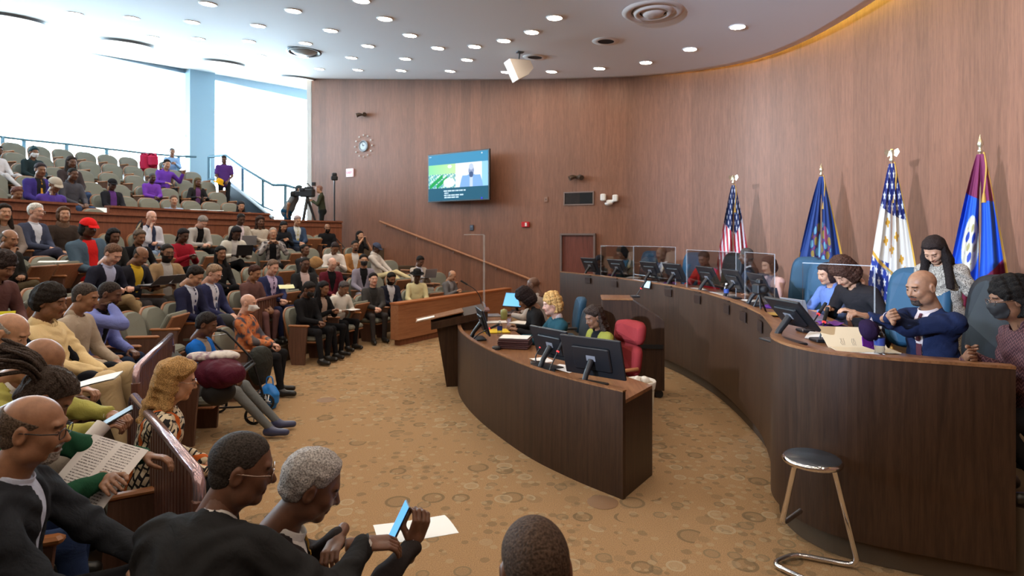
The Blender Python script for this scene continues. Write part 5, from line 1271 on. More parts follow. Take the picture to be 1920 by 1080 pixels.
m.tube([c_+(u_*math.cos(t)+v_*math.sin(t))*.028 for t in [k*math.pi/9 for k in range(18)]], .0045, 6, closed=True)
o = m.build('bracelet', BLACKM); tag(o, 'black cord bracelet on the wrist of the leaning man', 'bracelet')
B = figure((-.715, 2.1, 1.272), 0, (.9, .42), 'grey-haired man in dark striped suit looking down at a phone', sk='d', hair='grey', hc=(.33, .31, .30), beard=None, c=(.026, .021, .021), sh=WHT, tie=(.35, .2, .04), lean=14, yaw=-6, pitch=26, lod=2,
    world={1: (-.36, 2.14, .93), -1: (-.67, 2.27, .89)}, arms=((0, 0, 0), (0, 0, 0), {1: 1.0, -1: .75}), hd={1: (.1, .35, 1), -1: (.8, -.45, -.15)}, palm={1: (.75, .2, .2)}, pole={1: (.9, -.4, -1), -1: (-.9, -.3, -.9)})
phone(Vector((-.415, 2.16, 1.0)), Vector((-.82, -.30, .45)).to_track_quat('Z', 'Y').to_euler(), 'blue-lit phone held up by the grey-haired man in the dark suit')
sheetpaper(Vector((-.39, 2.34, .88)), .3, 'white paper on the lap of the grey-haired man under the phone', .3, .3, -.25)
C_ = figure((-1.615, 1.98, 1.508), .27, (.93, .38), 'bald man in charcoal jacket and black glasses smiling at the near row end', sk='b', hair='fringe', hc=(.10, .07, .05), c=(.022, .025, .031), sh=(.5, .56, .72), lean=10, yaw=-4, pitch=10, fat=.16, beard='goatee', bc=(.3, .28, .26), glasses='black', lod=2, h=1.04,
    world={1: (-1.33, 1.93, .80), -1: (-1.30, 2.2, .80)}, arms=((0, 0, 0), (0, 0, 0), .5), top='blazer', open=.35, hd={1: (.8, .45, .05), -1: (.85, .2, 0)})
D_ = figure((.055, 1.43, 1.352), 0, (-.25, 1), 'person with cropped dark receding hair seen from behind at the bottom edge', sk='d', hair='buzz', hc=(.06, .036, .024), c=BLK, lean=4, pitch=16, lod=2)
E_ = figure((-2.0, 2.52, 1.475), .27, (.88, .45), 'man with tied-back dreadlocks in green sweater bending over papers', sk='m', hair='locs', hc=(.045, .032, .025), top='sweater', c=(.012, .06, .03), lg=(.03, .055, .14), lean=24, pitch=46, yaw=6, lod=2,
    world={1: (-1.72, 2.48, 1.03), -1: (-1.66, 2.72, 1.03)}, arms=((0, 0, 0), (0, 0, 0), {1: .35, -1: .5}), hd={1: (.95, .3, .12)}, palm={1: (.1, -.5, .8)})
def doc_mat():
    m = mat('printed_page', (.66, .62, .60), .7); N, L = nt(m); b = N['Principled BSDF']; tc = N.new('ShaderNodeTexCoord'); s = N.new('ShaderNodeSeparateXYZ'); L.new(tc.outputs['Object'], s.inputs[0])
    ln = math_n(N, L, 'LESS_THAN', math_n(N, L, 'FRACT', math_n(N, L, 'MULTIPLY', s.outputs[1], 85)), .4)
    mp = N.new('ShaderNodeMapping'); mp.inputs['Scale'].default_value = (260, 85, 1); L.new(tc.outputs['Object'], mp.inputs[0]); n = N.new('ShaderNodeTexNoise'); n.inputs['Scale'].default_value = 1; L.new(mp.outputs[0], n.inputs['Vector'])
    w1 = math_n(N, L, 'GREATER_THAN', n.outputs[0], .46); mg = math_n(N, L, 'LESS_THAN', math_n(N, L, 'ABSOLUTE', math_n(N, L, 'SUBTRACT', math_n(N, L, 'ABSOLUTE', s.outputs[0]), .065)), .05)
    mt = math_n(N, L, 'LESS_THAN', math_n(N, L, 'ABSOLUTE', s.outputs[1]), .14)
    f = math_n(N, L, 'MULTIPLY', math_n(N, L, 'MULTIPLY', ln, w1), math_n(N, L, 'MULTIPLY', mg, mt)); r = ramp(N, [(0, (.64, .6, .58)), (1, (.12, .1, .1))]); L.new(f, r.inputs[0]); L.new(r.outputs[0], b.inputs['Base Color']); return m
PAGE = doc_mat()
sheetpaper(Vector((-1.80, 2.55, 1.03)), -.25, 'large printed document held open by the man in the green sweater', .31, .28, .7, m_=PAGE, cat='document', roll=.15)
F_ = figure((-2.49, 3.1, 1.505), .27, (.9, .3), 'bald man in yellow-green jacket bending low over his phone', sk='b', hair='bald', top='blazer', c=(.36, .34, .09), sh=WHT, lg=(.42, .38, .33), lean=30, pitch=44, yaw=-6, lod=2,
    world={1: (-2.12, 2.98, 1.08), -1: (-2.1, 3.14, 1.09)}, arms=((0, 0, 0), (0, 0, 0), .9), pole={1: (.5, -.6, -1), -1: (-.5, -.6, -1)})
phone(Vector((-2.03, 3.02, 1.13)), (.5, .1, -1.0), 'dark phone in the hands of the bald man in yellow-green', BLACK)
m = MB(); m.tube([px(152, 842, 2.85), px(194, 796, 2.95)], [.034, .038], 18); tag(m.build('rolled_paper', PAGE), 'rolled printed paper above the lap of the bald man in yellow-green', 'paper')
H_ = figure((-3.1, 3.62, 1.572), .27, (.95, .2), 'older bald man with grey moustache in dark suit reading at the frame edge', sk='l', hair='fringe', hc=(.3, .28, .26), beard='goatee', bc=(.45, .43, .4), c=BLK, sh=WHT, tie=BLK, lean=12, pitch=30, lod=1, world={1: (-2.68, 3.5, 1.08), -1: (-2.66, 3.7, 1.08)}, arms=((0, 0, 0), (0, 0, 0), .8))
sheetpaper(Vector((-2.55, 3.55, 1.16)), -1.2, 'fan of white papers held by the older man with the moustache', .22, .3, .2, n=4)
PEOPLE['L2'] = [ang(q['base']) for q in (A, C_, E_, F_, H_)]
PEOPLE['L1'] = [ang(B['base']), ang(D_['base'])]
T1 = P(95, 538, 'L2', 'boy with high dark hair in cream tracksuit with black stripes', Z=4.62, face=(.95, .2), sk='m', hair='afro', hc=(.018, .014, .012), top='hoodie', c=(.74, .57, .31), lg=(.62, .47, .27), lean=-6, pitch=12, yaw=-4, arms='clasp', legs='high', baggy=.022, shoes=(.3, .28, .25), fat=.12, lod=2)
for s in (-1, 1):                              # black knee and sleeve panels
    K_, S_, E2 = T1['K'][s], T1['S'][s], T1['E'][s]
    A_ = T1['K'][s]; n_ = Vector((1, 0, 0)).cross((E2-S_).normalized()).normalized(); sn = np.array(tuple(n_), np.float32); s0 = np.array(tuple(S_), np.float32)
    T1['part']('knee_panel', lambda Pn: np.maximum(rc(Pn, A_+Vector((0, -.12, .0)), A_+Vector((0, .03, -.22)), .092, .082), np.abs(Pn[:, 0]-A_.x)-.045), A_-Vector((.14, .25, .36)), A_+Vector((.14, .16, .14)), .012, cloth((.012, .013, .018)))
    T1['part']('sleeve_stripe', lambda Pn: np.maximum(rc(Pn, S_, E2, .092, .076), np.abs((Pn-s0)@sn)-.024), Vector((min(S_.x, E2.x)-.1, min(S_.y, E2.y)-.1, min(S_.z, E2.z)-.03)), Vector((max(S_.x, E2.x)+.1, max(S_.y, E2.y)+.1, max(S_.z, E2.z)+.09)), .009, cloth((.012, .013, .018)))
P(160, 533, 'L2', 'man in beige zip jacket with brown shoulder tab beside the boy in cream', face=(.95, .15), sk='b', hair='buzz', hc=(.05, .04, .035), top='shirt', c=(.43, .35, .27), lg=(.6, .5, .36), lean=6, pitch=18)
bl = P(206, 530, 'L2', 'man in light blue-violet blazer with one hand raised to his face', face=(.9, .2), sk='d', hair='buzz', hc=(.03, .022, .02), top='blazer', c=(.20, .24, .58), sh=BLK, lg=(.02, .03, .06), lean=16, pitch=20, arms=((-.03, .40, .62), (.06, .26, 1.08), .9), fat=.1)
P(6, 478, 'L3', 'person with dark curly hair in brown leather jacket at the frame edge', face=(.95, -.1), sk='m', hair='curly', hc=(.03, .02, .018), top='sweater', c=(.11, .05, .045), lean=12, lg=BLK, pitch=28)
P(18, 432, 'L4', 'bald man in black jacket and olive trousers resting his chin on his fist', face=(.97, -.1), sk='b', hair='fringe', hc=(.1, .08, .06), top='sweater', c=(.018, .016, .014), lg=(.075, .055, .03), arms='chin', legs='cross', lean=2, pitch=16)
P(212, 459, 'L3', 'man with short brown hair in navy blazer typing on a tablet', face=(.95, -.15), sk='p', hair='short', hc=(.12, .065, .04), c=(.018, .02, .035), sh=(.42, .46, .66), lg=(.3, .21, .11), arms='read', lean=14, pitch=34, legs='cross', yaw=-5, shoes=(.3, .15, .06))
yt = P(264, 464, 'L3', 'balding man in navy suit and yellow shirt reading a tablet', face=(.95, -.2), sk='m', hair='fringe', hc=(.03, .025, .02), c=(.022, .022, .03), sh=(.58, .38, .03), lg=(.06, .055, .06), arms='read', lean=12, pitch=34)
tn = P(314, 459, 'L3', 'bearded man in tan jacket and glasses holding a tablet', face=(.8, -.55), sk='m', hair='short', hc=(.02, .016, .014), top='coat', c=(.33, .22, .12), sh=(.4, .38, .36), beard='beard', glasses='black', arms='read', lean=2, pitch=10, lg=(.07, .06, .05))
for i, l in ((yt, 'tilted tablet held by the balding man with the yellow shirt'), (tn, 'tilted tablet with grey screen held by the man in the tan jacket')): in_hands(i, laptop, .03, .08, l, .9, False, 'tablet')
P(8, 384, 'L5', 'woman with very long dark hair in grey tweed at the frame edge', face=(.9, -.5), sk='l', hair='long', hc=(.02, .013, .01), top='sweater', c=(.2, .16, .14), pitch=4, lg=BLK)
P(68, 383, 'L5', 'white-haired man with glasses in blue-grey suit without tie', face=(.97, -.1), sk='p', hair='crop', hc=(.62, .6, .56), c=(.055, .065, .11), sh=(.62, .66, .76), lg=(.05, .05, .08), pitch=6, glasses='wire', arms='clasp', legs='cross', fat=.05)
P(120, 389, 'L5', 'woman with brown bob in brown fur-collared coat', face=(.8, -.6), sk='l', hair='bob', hc=(.09, .045, .025), top='puffer', c=(.05, .036, .03), colc=(.16, .1, .07), pitch=2, lg=BLK)
rd = P(166, 412, 'L4', 'person in bright red cap, red shirt and denim jacket leaning to one side', face=(.95, -.3), sk='vd', hair='bob', hc=(.01, .01, .01), top='coat', c=(.075, .12, .17), sh=(.62, .02, .02), lg=(.55, .02, .02), hat='cap', hatc=(.66, .015, .015), fat=.32, lean=4, roll=6, pitch=8, arms='lap')
P(213, 430, 'L4', 'woman with glossy black bob and fringe in black leather', face=(.9, -.45), sk='d', hair='bob', hc=(.008, .008, .009), top='puffer', c=(.02, .02, .02), pitch=14, lg=BLK)
ft = P(262, 432, 'L4', 'woman wearing a headdress with black and cream feathers', face=(.9, -.45), sk='m', hair='bun', hc=(.12, .09, .07), top='sweater', c=BLK, pitch=16, lg=BLK, arms='read')
m = MB()
for k, (dx, dz, c2) in enumerate(((-.03, .2, 0), (-.06, .15, 0), (.0, .16, 0))):
    m.add([ft['HM'] @ Vector(v) for v in ((dx, -.07, .06), (dx-.03, -.1, .14), (dx-.01, -.09, .1+dz), (dx+.04, -.06, .14), (dx, -.08, .06), (dx-.03, -.12, .14), (dx-.01, -.1, .1+dz), (dx+.04, -.09, .14))], [(0, 1, 2, 3), (7, 6, 5, 4), (0, 4, 5, 1), (1, 5, 6, 2), (2, 6, 7, 3), (3, 7, 4, 0)])
m.build('feathers', hairm((.03, .03, .035), 90), ft['root'])
m = MB(); m.tube([ft['HM'] @ Vector(v) for v in ((.04, -.04, .04), (.035, -.05, .12), (.0, -.06, .2), (-.01, -.06, .24))], [.01, .018, .014, .003], 8); m.build('feather_cream', cloth((.5, .42, .3)), ft['root'])
P(284, 396, 'L5', 'bald man in navy padded vest and white sleeves with hand at his mouth', face=(.85, -.5), sk='p', hair='bald', top='coat', c=(.55, .55, .62), sh=(.03, .04, .08), lg=(.2, .27, .38), arms='chin', pitch=12, lean=4)
P(380, 406, 'L5', 'grey-haired man in black vest and pale sleeves bending forward, hands clasped', face=(.8, -.5), sk='p', hair='crop', hc=(.22, .19, .17), top='coat', c=(.42, .40, .38), sh=BLK, lg=BLK, arms=((-.03, .42, .66), (.03, .42, .66), 1), pitch=45, lean=24)
bg_ = P(452, 401, 'L5', 'dark-skinned man in beige overshirt and white shirt with an open laptop', face=(.7, -.7), sk='vd', hair='buzz', top='coat', c=(.40, .35, .29), sh=(.65, .55, .58), lg=(.02, .03, .07), pitch=24, lean=6)
P(488, 407, 'L5', 'woman with dark curls in cream top with folded arms', face=(.7, -.7), sk='d', hair='wavy', hc=(.035, .018, .014), top='sweater', c=(.48, .42, .35), arms='cross', pitch=6, lg=(.03, .035, .06))
P(532, 416, 'L5', 'dark-haired woman in black looking at a phone beside the man with yellow tie', face=(.65, -.75), sk='l', hair='straight', hc=(.012, .012, .014), top='sweater', c=(.015, .017, .022), arms='phone', pitch=30, lean=10, lg=BLK)
P(558, 405, 'L5', 'grey-haired man in blue suit with yellow tie and white shirt', face=(.65, -.75), sk='l', hair='crop', hc=(.35, .28, .28), c=(.04, .065, .12), sh=(.6, .62, .6), tie=(.45, .38, .12), pitch=20, lg=(.02, .025, .04), arms='clasp')
P(614, 423, 'L5', 'bald bearded man in black sweater at the row end under the light stand', face=(.5, -.85), sk='m', hair='bald', beard='beard', top='sweater', c=BLK, pitch=4, fat=.25, lg=(.05, .04, .035), arms='lap')
P(344, 430, 'L4', 'woman in dark red wrap sweater with low ponytail looking at her phone', face=(.9, -.4), sk='vd', hair='pony', hc=(.012, .01, .012), top='sweater', c=(.28, .012, .025), collar=False, lg=(.012, .012, .014), arms='phone', legs='cross', pitch=20, fat=.1)
wl_ = P(443, 426, 'L4', 'woman with long braids in white cardigan typing on a black laptop', face=(.75, -.65), sk='vd', hair='braids', hc=(.012, .01, .012), top='coat', c=(.60, .57, .5), sh=(.55, .52, .5), lg=BLK, arms='read', legs='cross', pitch=36, lean=14)
in_hands(wl_, laptop, .0, .14, 'open black laptop on the knees of the woman in the white cardigan', .3, False, 'laptop', BLACK)
CAMO = pattern('camo_print', lambda N, L, c: (lambda n, r: (L.new(c, n.inputs['Vector']), n.inputs['Scale'].__setattr__('default_value', 11), L.new(n.outputs[0], r.inputs[0]), r.outputs[0])[-1])(N.new('ShaderNodeTexNoise'), ramp(N, [(.42, (.04, .036, .04)), (.5, (.2, .18, .18)), (.56, (.33, .3, .29))])))
P(512, 427, 'L4', 'bald man in camouflage shirt pressing his fingertips together before his chin', face=(.4, -.9), sk='l', hair='buzz', hc=(.3, .25, .22), top='coat', c=CAMO, sh=BLK, lg=BLK, arms='up', glasses='wire', pitch=4)
bk = P(414, 463, 'L3', 'woman with long black hair in black outfit looking aside', face=(.9, -.35), sk='m', hair='straight', hc=(.01, .01, .01), top='sweater', c=(.012, .012, .014), lg=BLK, arms='lap', legs='cross', pitch=8, yaw=-15)
P(572, 459, 'L3', 'man in black suit throwing his head back to talk', face=(.9, -.3), sk='d', hair='short', c=(.02, .02, .022), sh=(.5, .4, .38), lg=BLK, pitch=-6, yaw=-10)
P(628, 455, 'L3', 'person in white sweater bending the head behind the maroon blazer', face=(.5, -.8), sk='m', hair='short', hc=(.03, .02, .02), top='sweater', c=(.68, .62, .58), lg=BLK, pitch=38, lean=12, arms='phone')
P(666, 452, 'L3', 'man in camel blazer and beard looking ahead', face=(.5, -.85), sk='m', hair='short', c=(.36, .17, .06), sh=(.6, .58, .55), beard='goatee', lg=BLK, pitch=4)
P(706, 457, 'L3', 'man in dark cap and white jacket lounging with cream trousers', face=(.95, -.3), sk='vd', hair='buzz', top='puffer', c=(.55, .5, .46), lg=(.62, .52, .30), hat='cap', hatc=(.05, .06, .1), legs='out', lean=-10, pitch=22)
P(675, 434, 'L4', 'woman with long dark hair holding up a phone to film', face=(.75, -.6), sk='l', hair='long', hc=(.012, .01, .01), top='tee', c=(.02, .018, .018), sleeve=0, arms='film', pitch=0, lg=BLK)
phone(px(684, 450, 14.6), (1.4, 0, .9), 'dark phone held up by the woman filming in the row under the handrail', BLACK)
P(623, 484, 'L2', 'bald man in maroon blazer over black shirt', face=(.6, -.75), sk='p', hair='fringe', hc=(.3, .25, .22), c=(.10, .012, .022), sh=BLK, lg=BLK, pitch=22, glasses='wire')
P(682, 478, 'L2', 'man in lavender-grey suit wearing a black face mask', face=(.4, -.9), sk='l', hair='crop', hc=(.012, .01, .01), c=(.24, .22, .28), sh=BLK, lg=(.2, .19, .22), mask='black', pitch=4)
bj = P(788, 481, 'L2', 'young man in light beige jacket looking down at the row end', face=(.6, -.7), sk='d', hair='crop', top='coat', c=(.44, .38, .33), sh=(.6, .6, .7), lg=(.3, .28, .26), arms='phone', pitch=26)
P(478, 499, 'L2', 'woman with short dark hair and necklace in mauve short-sleeved top', face=(.9, -.3), sk='b', hair='crop', hc=(.05, .02, .015), top='tee', c=(.13, .065, .06), sleeve=0, lg=(.16, .08, .08), pitch=20, lean=4)
P(512, 488, 'L2', 'man in blue suit and lavender shirt with yellow papers on his lap', face=(.8, -.5), sk='p', hair='short', hc=(.14, .09, .065), c=(.028, .035, .10), sh=(.52, .42, .62), tie=(.08, .04, .1), lg=(.02, .025, .07), arms='clasp', pitch=20)
P(572, 483, 'L2', 'man with glasses in black suit with pale pink scarf', face=(.6, -.75), sk='d', hair='buzz', c=(.022, .022, .024), sh=(.55, .42, .4), lg=BLK, glasses='black', pitch=10)
P(366, 501, 'L2', 'young dark-haired man in navy suit and tie looking down beside an older colleague', face=(.95, -.1), sk='l', hair='crop', hc=(.016, .012, .01), c=(.02, .022, .055), sh=(.5, .54, .66), tie=(.02, .02, .08), lg=(.018, .02, .05), pitch=34, lean=6, legs='cross')
P(402, 498, 'L2', 'older man with wavy grey-brown hair in navy suit and white shirt', face=(.95, -.15), sk='p', hair='grey', hc=(.25, .17, .11), c=(.028, .032, .09), sh=(.6, .62, .72), tie=(.1, .12, .2), lg=(.02, .024, .06), pitch=26, lean=4, fat=.14, glasses='wire')
# --- first row
OR = pattern('plaid_orange', lambda N, L, c: (lambda n, r: (L.new(c, n.inputs['Vector']), n.inputs['Scale'].__setattr__('default_value', 9), L.new(n.outputs[0], r.inputs[0]), r.outputs[0])[-1])(N.new('ShaderNodeTexNoise'), ramp(N, [(.38, (.07, .07, .09)), (.47, (.50, .14, .05)), (.58, (.62, .24, .10)), (.66, (.12, .11, .12))])))
og = P(466, 553, 'L1', 'bald man in orange patterned shirt wearing a white cone mask', face=(.95, .05), sk='p', hair='bald', top='shirt', c=OR, lg=(.014, .014, .016), mask='cone', lean=-3, pitch=10, arms='clasp', fat=.12, lod=1)
wc = P(388, 589, 'L1', 'woman in bright blue jacket with white hair ornament behind the walking frame', face=(.95, .1), sk='d', hair='crop', hc=(.02, .016, .016), top='coat', c=(.012, .14, .55), sh=(.3, .25, .22), lg=(.15, .16, .16), arms='lap', pitch=20, lean=2, legs='ext', shoes=(.05, .06, .13), lod=1)
m = MB()
for k in range(5): m.M = wc['HM'] @ Matrix.Translation((-.02+.012*k, -.05+.02*k, .105-.004*k)); m.lathe([(.001, -.012), (.024, -.004), (.022, .012), (.001, .018)], 10)
m.build('hair_ornament', cloth((.62, .6, .58)), wc['root'])
def blonde_pat(N, L, c):
    b = N.new('ShaderNodeTexBrick'); b.inputs['Scale'].default_value = 13; b.inputs['Color1'].default_value = (.62, .53, .38, 1); b.inputs['Color2'].default_value = (.60, .50, .36, 1); b.inputs['Mortar'].default_value = (.02, .018, .02, 1); b.inputs['Mortar Size'].default_value = .075; b.inputs['Row Height'].default_value = .45; b.offset = .37; L.new(c, b.inputs['Vector'])
    mp = N.new('ShaderNodeMapping'); mp.inputs['Rotation'].default_value = (.7, .6, .4); L.new(c, mp.inputs[0]); L.new(mp.outputs[0], b.inputs['Vector'])
    n = N.new('ShaderNodeTexVoronoi'); n.inputs['Scale'].default_value = 19; L.new(c, n.inputs['Vector']); g = math_n(N, L, 'LESS_THAN', n.outputs['Distance'], .36)
    x = N.new('ShaderNodeMix'); x.data_type = 'RGBA'; L.new(g, x.inputs[0]); L.new(b.outputs[0], x.inputs[6]); x.inputs[7].default_value = (.60, .51, .36, 1)
    n2 = N.new('ShaderNodeTexWave'); n2.inputs['Scale'].default_value = 1.7; n2.inputs['Distortion'].default_value = 2; L.new(c, n2.inputs['Vector']); g2 = math_n(N, L, 'GREATER_THAN', n2.outputs[0], .93)
    y = N.new('ShaderNodeMix'); y.data_type = 'RGBA'; L.new(g2, y.inputs[0]); L.new(x.outputs[2], y.inputs[6]); y.inputs[7].default_value = (.5, .11, .02, 1); return y.outputs[2]
BP = pattern('geometric_knit', blonde_pat)
bd = P(333, 681, 'L1', 'blonde woman with glasses in cream sweater with black geometric pattern', Z=3.62, face=(.85, .5), sk='l', hair='wavy', hc=(.36, .21, .08), top='sweater', c=BP, lg=BLK, glasses='wire', arms='lap', pitch=14, lean=10, lod=2, collar=False, fat=.2)
P(580, 530, 'L1', 'man in black suit and lowered black mask at the aisle end of the front row', face=(.85, -.4), sk='d', hair='crop', hc=(.015, .013, .013), c=(.012, .012, .014), sh=BLK, lg=(.012, .012, .014), mask='black', pitch=26, arms='clasp', lod=1)
P(607, 529, 'L1', 'woman with long black braids in black with pale blouse', face=(.85, -.4), sk='m', hair='braids', hc=(.012, .01, .011), top='coat', c=BLK, sh=(.4, .3, .25), lg=BLK, pitch=14, arms='phone', lod=0)
wh = P(645, 529, 'L1', 'grey-cropped person in white hoodie reading papers with a laptop in the front row', face=(.75, -.55), sk='m', hair='crop', hc=(.07, .06, .06), top='hoodie', c=(.66, .63, .58), lg=BLK, pitch=32, lean=14, arms='read', lod=0)
in_hands(wh, sheetpaper, .02, .1, 'white pages on the lap of the person in the white hoodie')
P(700, 513, 'L1', 'smiling dark-haired man in charcoal suit with open collar', face=(.5, -.85), sk='p', hair='crop', hc=(.014, .01, .01), c=(.05, .048, .048), sh=(.03, .03, .03), lg=(.04, .035, .035), pitch=2, arms='clasp', lod=0)
P(734, 512, 'L1', 'bearded man in dark navy suit and white shirt looking down', face=(.6, -.75), sk='m', hair='crop', c=(.018, .02, .035), sh=(.6, .6, .64), beard='beard', lg=BLK, pitch=24, arms='clasp')
P(782, 508, 'L1', 'person in black brimmed hat and pale yellow sweater', face=(.3, -.95), sk='vd', hair='short', top='sweater', c=(.68, .60, .34), hat='brim', hatc=(.012, .012, .013), lg=BLK, pitch=16, arms='lap')
P(848, 508, 'L1', 'bald man in grey tweed jacket bending over his phone beside the tall shield', face=(.8, -.5), sk='l', hair='fringe', hc=(.2, .18, .17), c=(.13, .125, .13), sh=(.3, .3, .32), lg=BLK, arms='phone', pitch=28, lean=8)
# --- upper seats
P(-4, 277, 'U3', 'person in white sweater and white trousers at the frame edge', face=(.97, -.2), sk='d', hair='crop', top='sweater', c=(.6, .58, .6), lg=(.55, .53, .54), legs='out', lean=-4)
P(64, 277, 'U3', 'person with hair bun and white face mask in black sweater', face=(.9, -.4), sk='m', hair='bun', hc=(.02, .05, .06), top='sweater', c=(.02, .035, .04), lg=BLK, mask='white')
P(134, 294, 'U2', 'woman with long hair in dark brown coat in the upper seats', face=(.9, -.4), sk='d', hair='long', hc=(.03, .022, .02), top='puffer', c=(.05, .038, .04), lg=(.05, .08, .16))
P(137, 316, 'U1', 'child in grey hooded jacket in front of the long-haired woman', face=(.9, -.3), sk='d', hair='buzz', top='hoodie', c=(.07, .07, .085), lg=(.04, .07, .14), h=.94)
P(76, 307, 'U1', 'woman in purple and black jacket with yellow emblem', face=(.85, -.45), sk='m', hair='crop', hc=(.04, .03, .035), top='coat', c=(.05, .035, .2), sh=(.02, .02, .025), lg=BLK, tie=(.6, .3, .03), fat=.15)
P(103, 335, 'U0', 'person in beige cap and purple shirt covering the face with a hand', face=(.9, -.35), sk='m', hair='short', top='sweater', c=(.09, .05, .3), lg=(.03, .035, .07), hat='cap', hatc=(.45, .4, .33), arms='chin', pitch=24, lean=10)
P(32, 352, 'U0', 'person with reddish hair just above the ledge at the frame edge', face=(.9, -.35), sk='m', hair='crop', hc=(.12, .05, .04), top='sweater', c=(.05, .05, .055), lg=BLK, lean=16, pitch=20)
P(211, 337, 'U1', 'man in black cap with yellow badge and black jacket over purple', face=(.8, -.55), sk='vd', hair='buzz', top='coat', c=(.018, .018, .024), sh=(.11, .04, .2), lg=(.25, .18, .11), hat='cap', hatc=(.012, .012, .014), lean=-2, pitch=10)
P(286, 325, 'U2', 'man in purple sweatshirt with orange print seated at the aisle', face=(.75, -.6), sk='vd', hair='buzz', hc=(.08, .08, .08), top='sweater', c=(.17, .05, .40), lg=(.03, .04, .05), tie=None, arms='clasp', pitch=16)
P(313, 300, 'U3', 'person in purple hoodie leaning with an arm over the next seat', face=(.75, -.6), sk='l', hair='crop', hc=(.012, .012, .012), top='hoodie', c=(.15, .05, .42), lg=BLK, arms=((-.45, .12, .98), (.05, .3, .7), .5), pitch=12, roll=-6)
P(323, 278, 'U5', 'grey-haired man in light blue shirt on the top row before the pillar', face=(.6, -.75), sk='b', hair='short', hc=(.2, .22, .25), top='shirt', c=(.27, .45, .72), lg=(.03, .04, .06), arms='phone', pitch=14)
P(371, 334, 'U2', 'person with blond-tipped locks in black jacket and purple shirt', face=(.75, -.6), sk='d', hair='long', hc=(.10, .07, .03), top='coat', c=(.02, .02, .022), sh=(.14, .06, .16), lg=BLK, arms='read', pitch=10)
P(326, 367, 'U0', 'man in light blue shirt resting his arm on the ledge', face=(.6, -.75), sk='l', hair='short', hc=(.1, .06, .045), top='shirt', c=(.33, .42, .58), lg=BLK, arms=((-.12, .36, .88), (.38, .34, .90), .5), pitch=6)
P(452, 378, 'U0', 'dark-haired woman half hidden behind the ledge end', face=(.6, -.75), sk='l', hair='straight', hc=(.02, .02, .024), top='sweater', c=(.03, .035, .05), lg=BLK, lean=18, pitch=20)
# standing man, crew
P(420, 292, 2.77, 'standing man in purple polo shirt holding a yellow hat', Z=17.3, face=(.35, -.9), sk='d', hair='buzz', top='tee', c=(.09, .035, .19), sleeve=0, lg=(.02, .022, .026), legs='stand', arms='stand', pitch=24, lean=0, fat=.1)
q = px(411, 342, 17.0); m = MB(); m.at(q, ry=.5).lathe([(.001, .12), (.07, .11), (.10, .06), (.105, .0), (.15, -.02), (.152, -.03), (.001, -.03)], 24, cap=False); tag(m.build('yellow_hat', cloth((.72, .38, .01))), 'bright yellow hat held low by the standing man in purple', 'hat')
cr1 = P(561, 348, 1.9, 'camera operator in grey and blue top bending towards the camera', Z=17.2, face=(.85, .1), sk='b', hair='crop', hc=(.04, .06, .07), top='tee', c=(.14, .15, .16), sleeve=0, lg=(.012, .06, .12), legs='stand', arms='hang', lean=28, pitch=10, fat=.3)
cr2 = P(598, 348, 1.98, 'camera operator in olive jacket standing behind the video camera', Z=17.0, face=(-.95, -.25), sk='l', hair='buzz', hc=(.25, .13, .1), top='sweater', c=(.045, .05, .03), lg=(.015, .017, .017), legs='stand', arms=((-.08, .3, 1.22), (.08, .3, 1.25), .9), pitch=6)
vc = root('video_camera', px(576, 362, 16.9), -.15, 'black television camera on a tripod between its two operators', 'camera')
m = MB(); m.box((0, 0, 0), (.42, .2, .24), .03).box((.05, 0, .15), (.25, .1, .06), .01).box((-.28, 0, -.02), (.16, .15, .15), .02).box((-.1, -.12, .1), (.14, .07, .08), .01); m.build('camera_body', BLACK, vc)
m = MB(); m.at((-.4, 0, -.02), ry=math.pi/2).lathe([(.09, -.08), (.10, .05), (.07, .05), (.001, .03)], 20); m.build('lens', BLACKM, vc)
m = MB(); m.tube([(.1, .05, .16), (-.02, .08, .28), (-.2, 0, .24)], .018, 8).box((.2, 0, .26), (.1, .08, .1), .01); m.build('handle', BLACK, vc)
for k in range(3): m = MB(); m.tube([(0, 0, -.12), (.45*math.cos(k*2.1+.4), .45*math.sin(k*2.1+.4), -1.52)], [.045, .02], 8); m.build('tripod_leg', BLACK, vc)
p = px(627, 440, 16.2); r = root('light_stand', (p.x, p.y, 1.73), 0, 'tall thin black light stand by the panelled wall', 'stand')
hh = EYE-(330-HY)/F*16.2-1.73; m = MB(); m.tube([(0, 0, 0), (0, 0, hh-.1)], .022, 8); m.build('pole', BLACK, r); m = MB(); m.box((0, 0, hh-.06), (.17, .12, .12), .02).box((0, 0, hh+.04), (.12, .1, .1), .02); m.build('lamp_head', BLACKM, r)
for k in range(3): m = MB(); m.tube([(0, 0, .35), (.3*math.cos(k*2.1), .3*math.sin(k*2.1), .01)], .012, 6); m.build('leg', BLACK, r)
q = px(279, 304, 16.6); m = MB(); m.at(q, rx=.1).box((-.12, 0, 0), (.25, .2, .5), .08).box((.1, .02, .04), (.3, .24, .42), .1); tag(m.build('coat_pile', cloth((.55, .03, .09))), 'crimson coat heaped over a seat in the top row', 'coat')
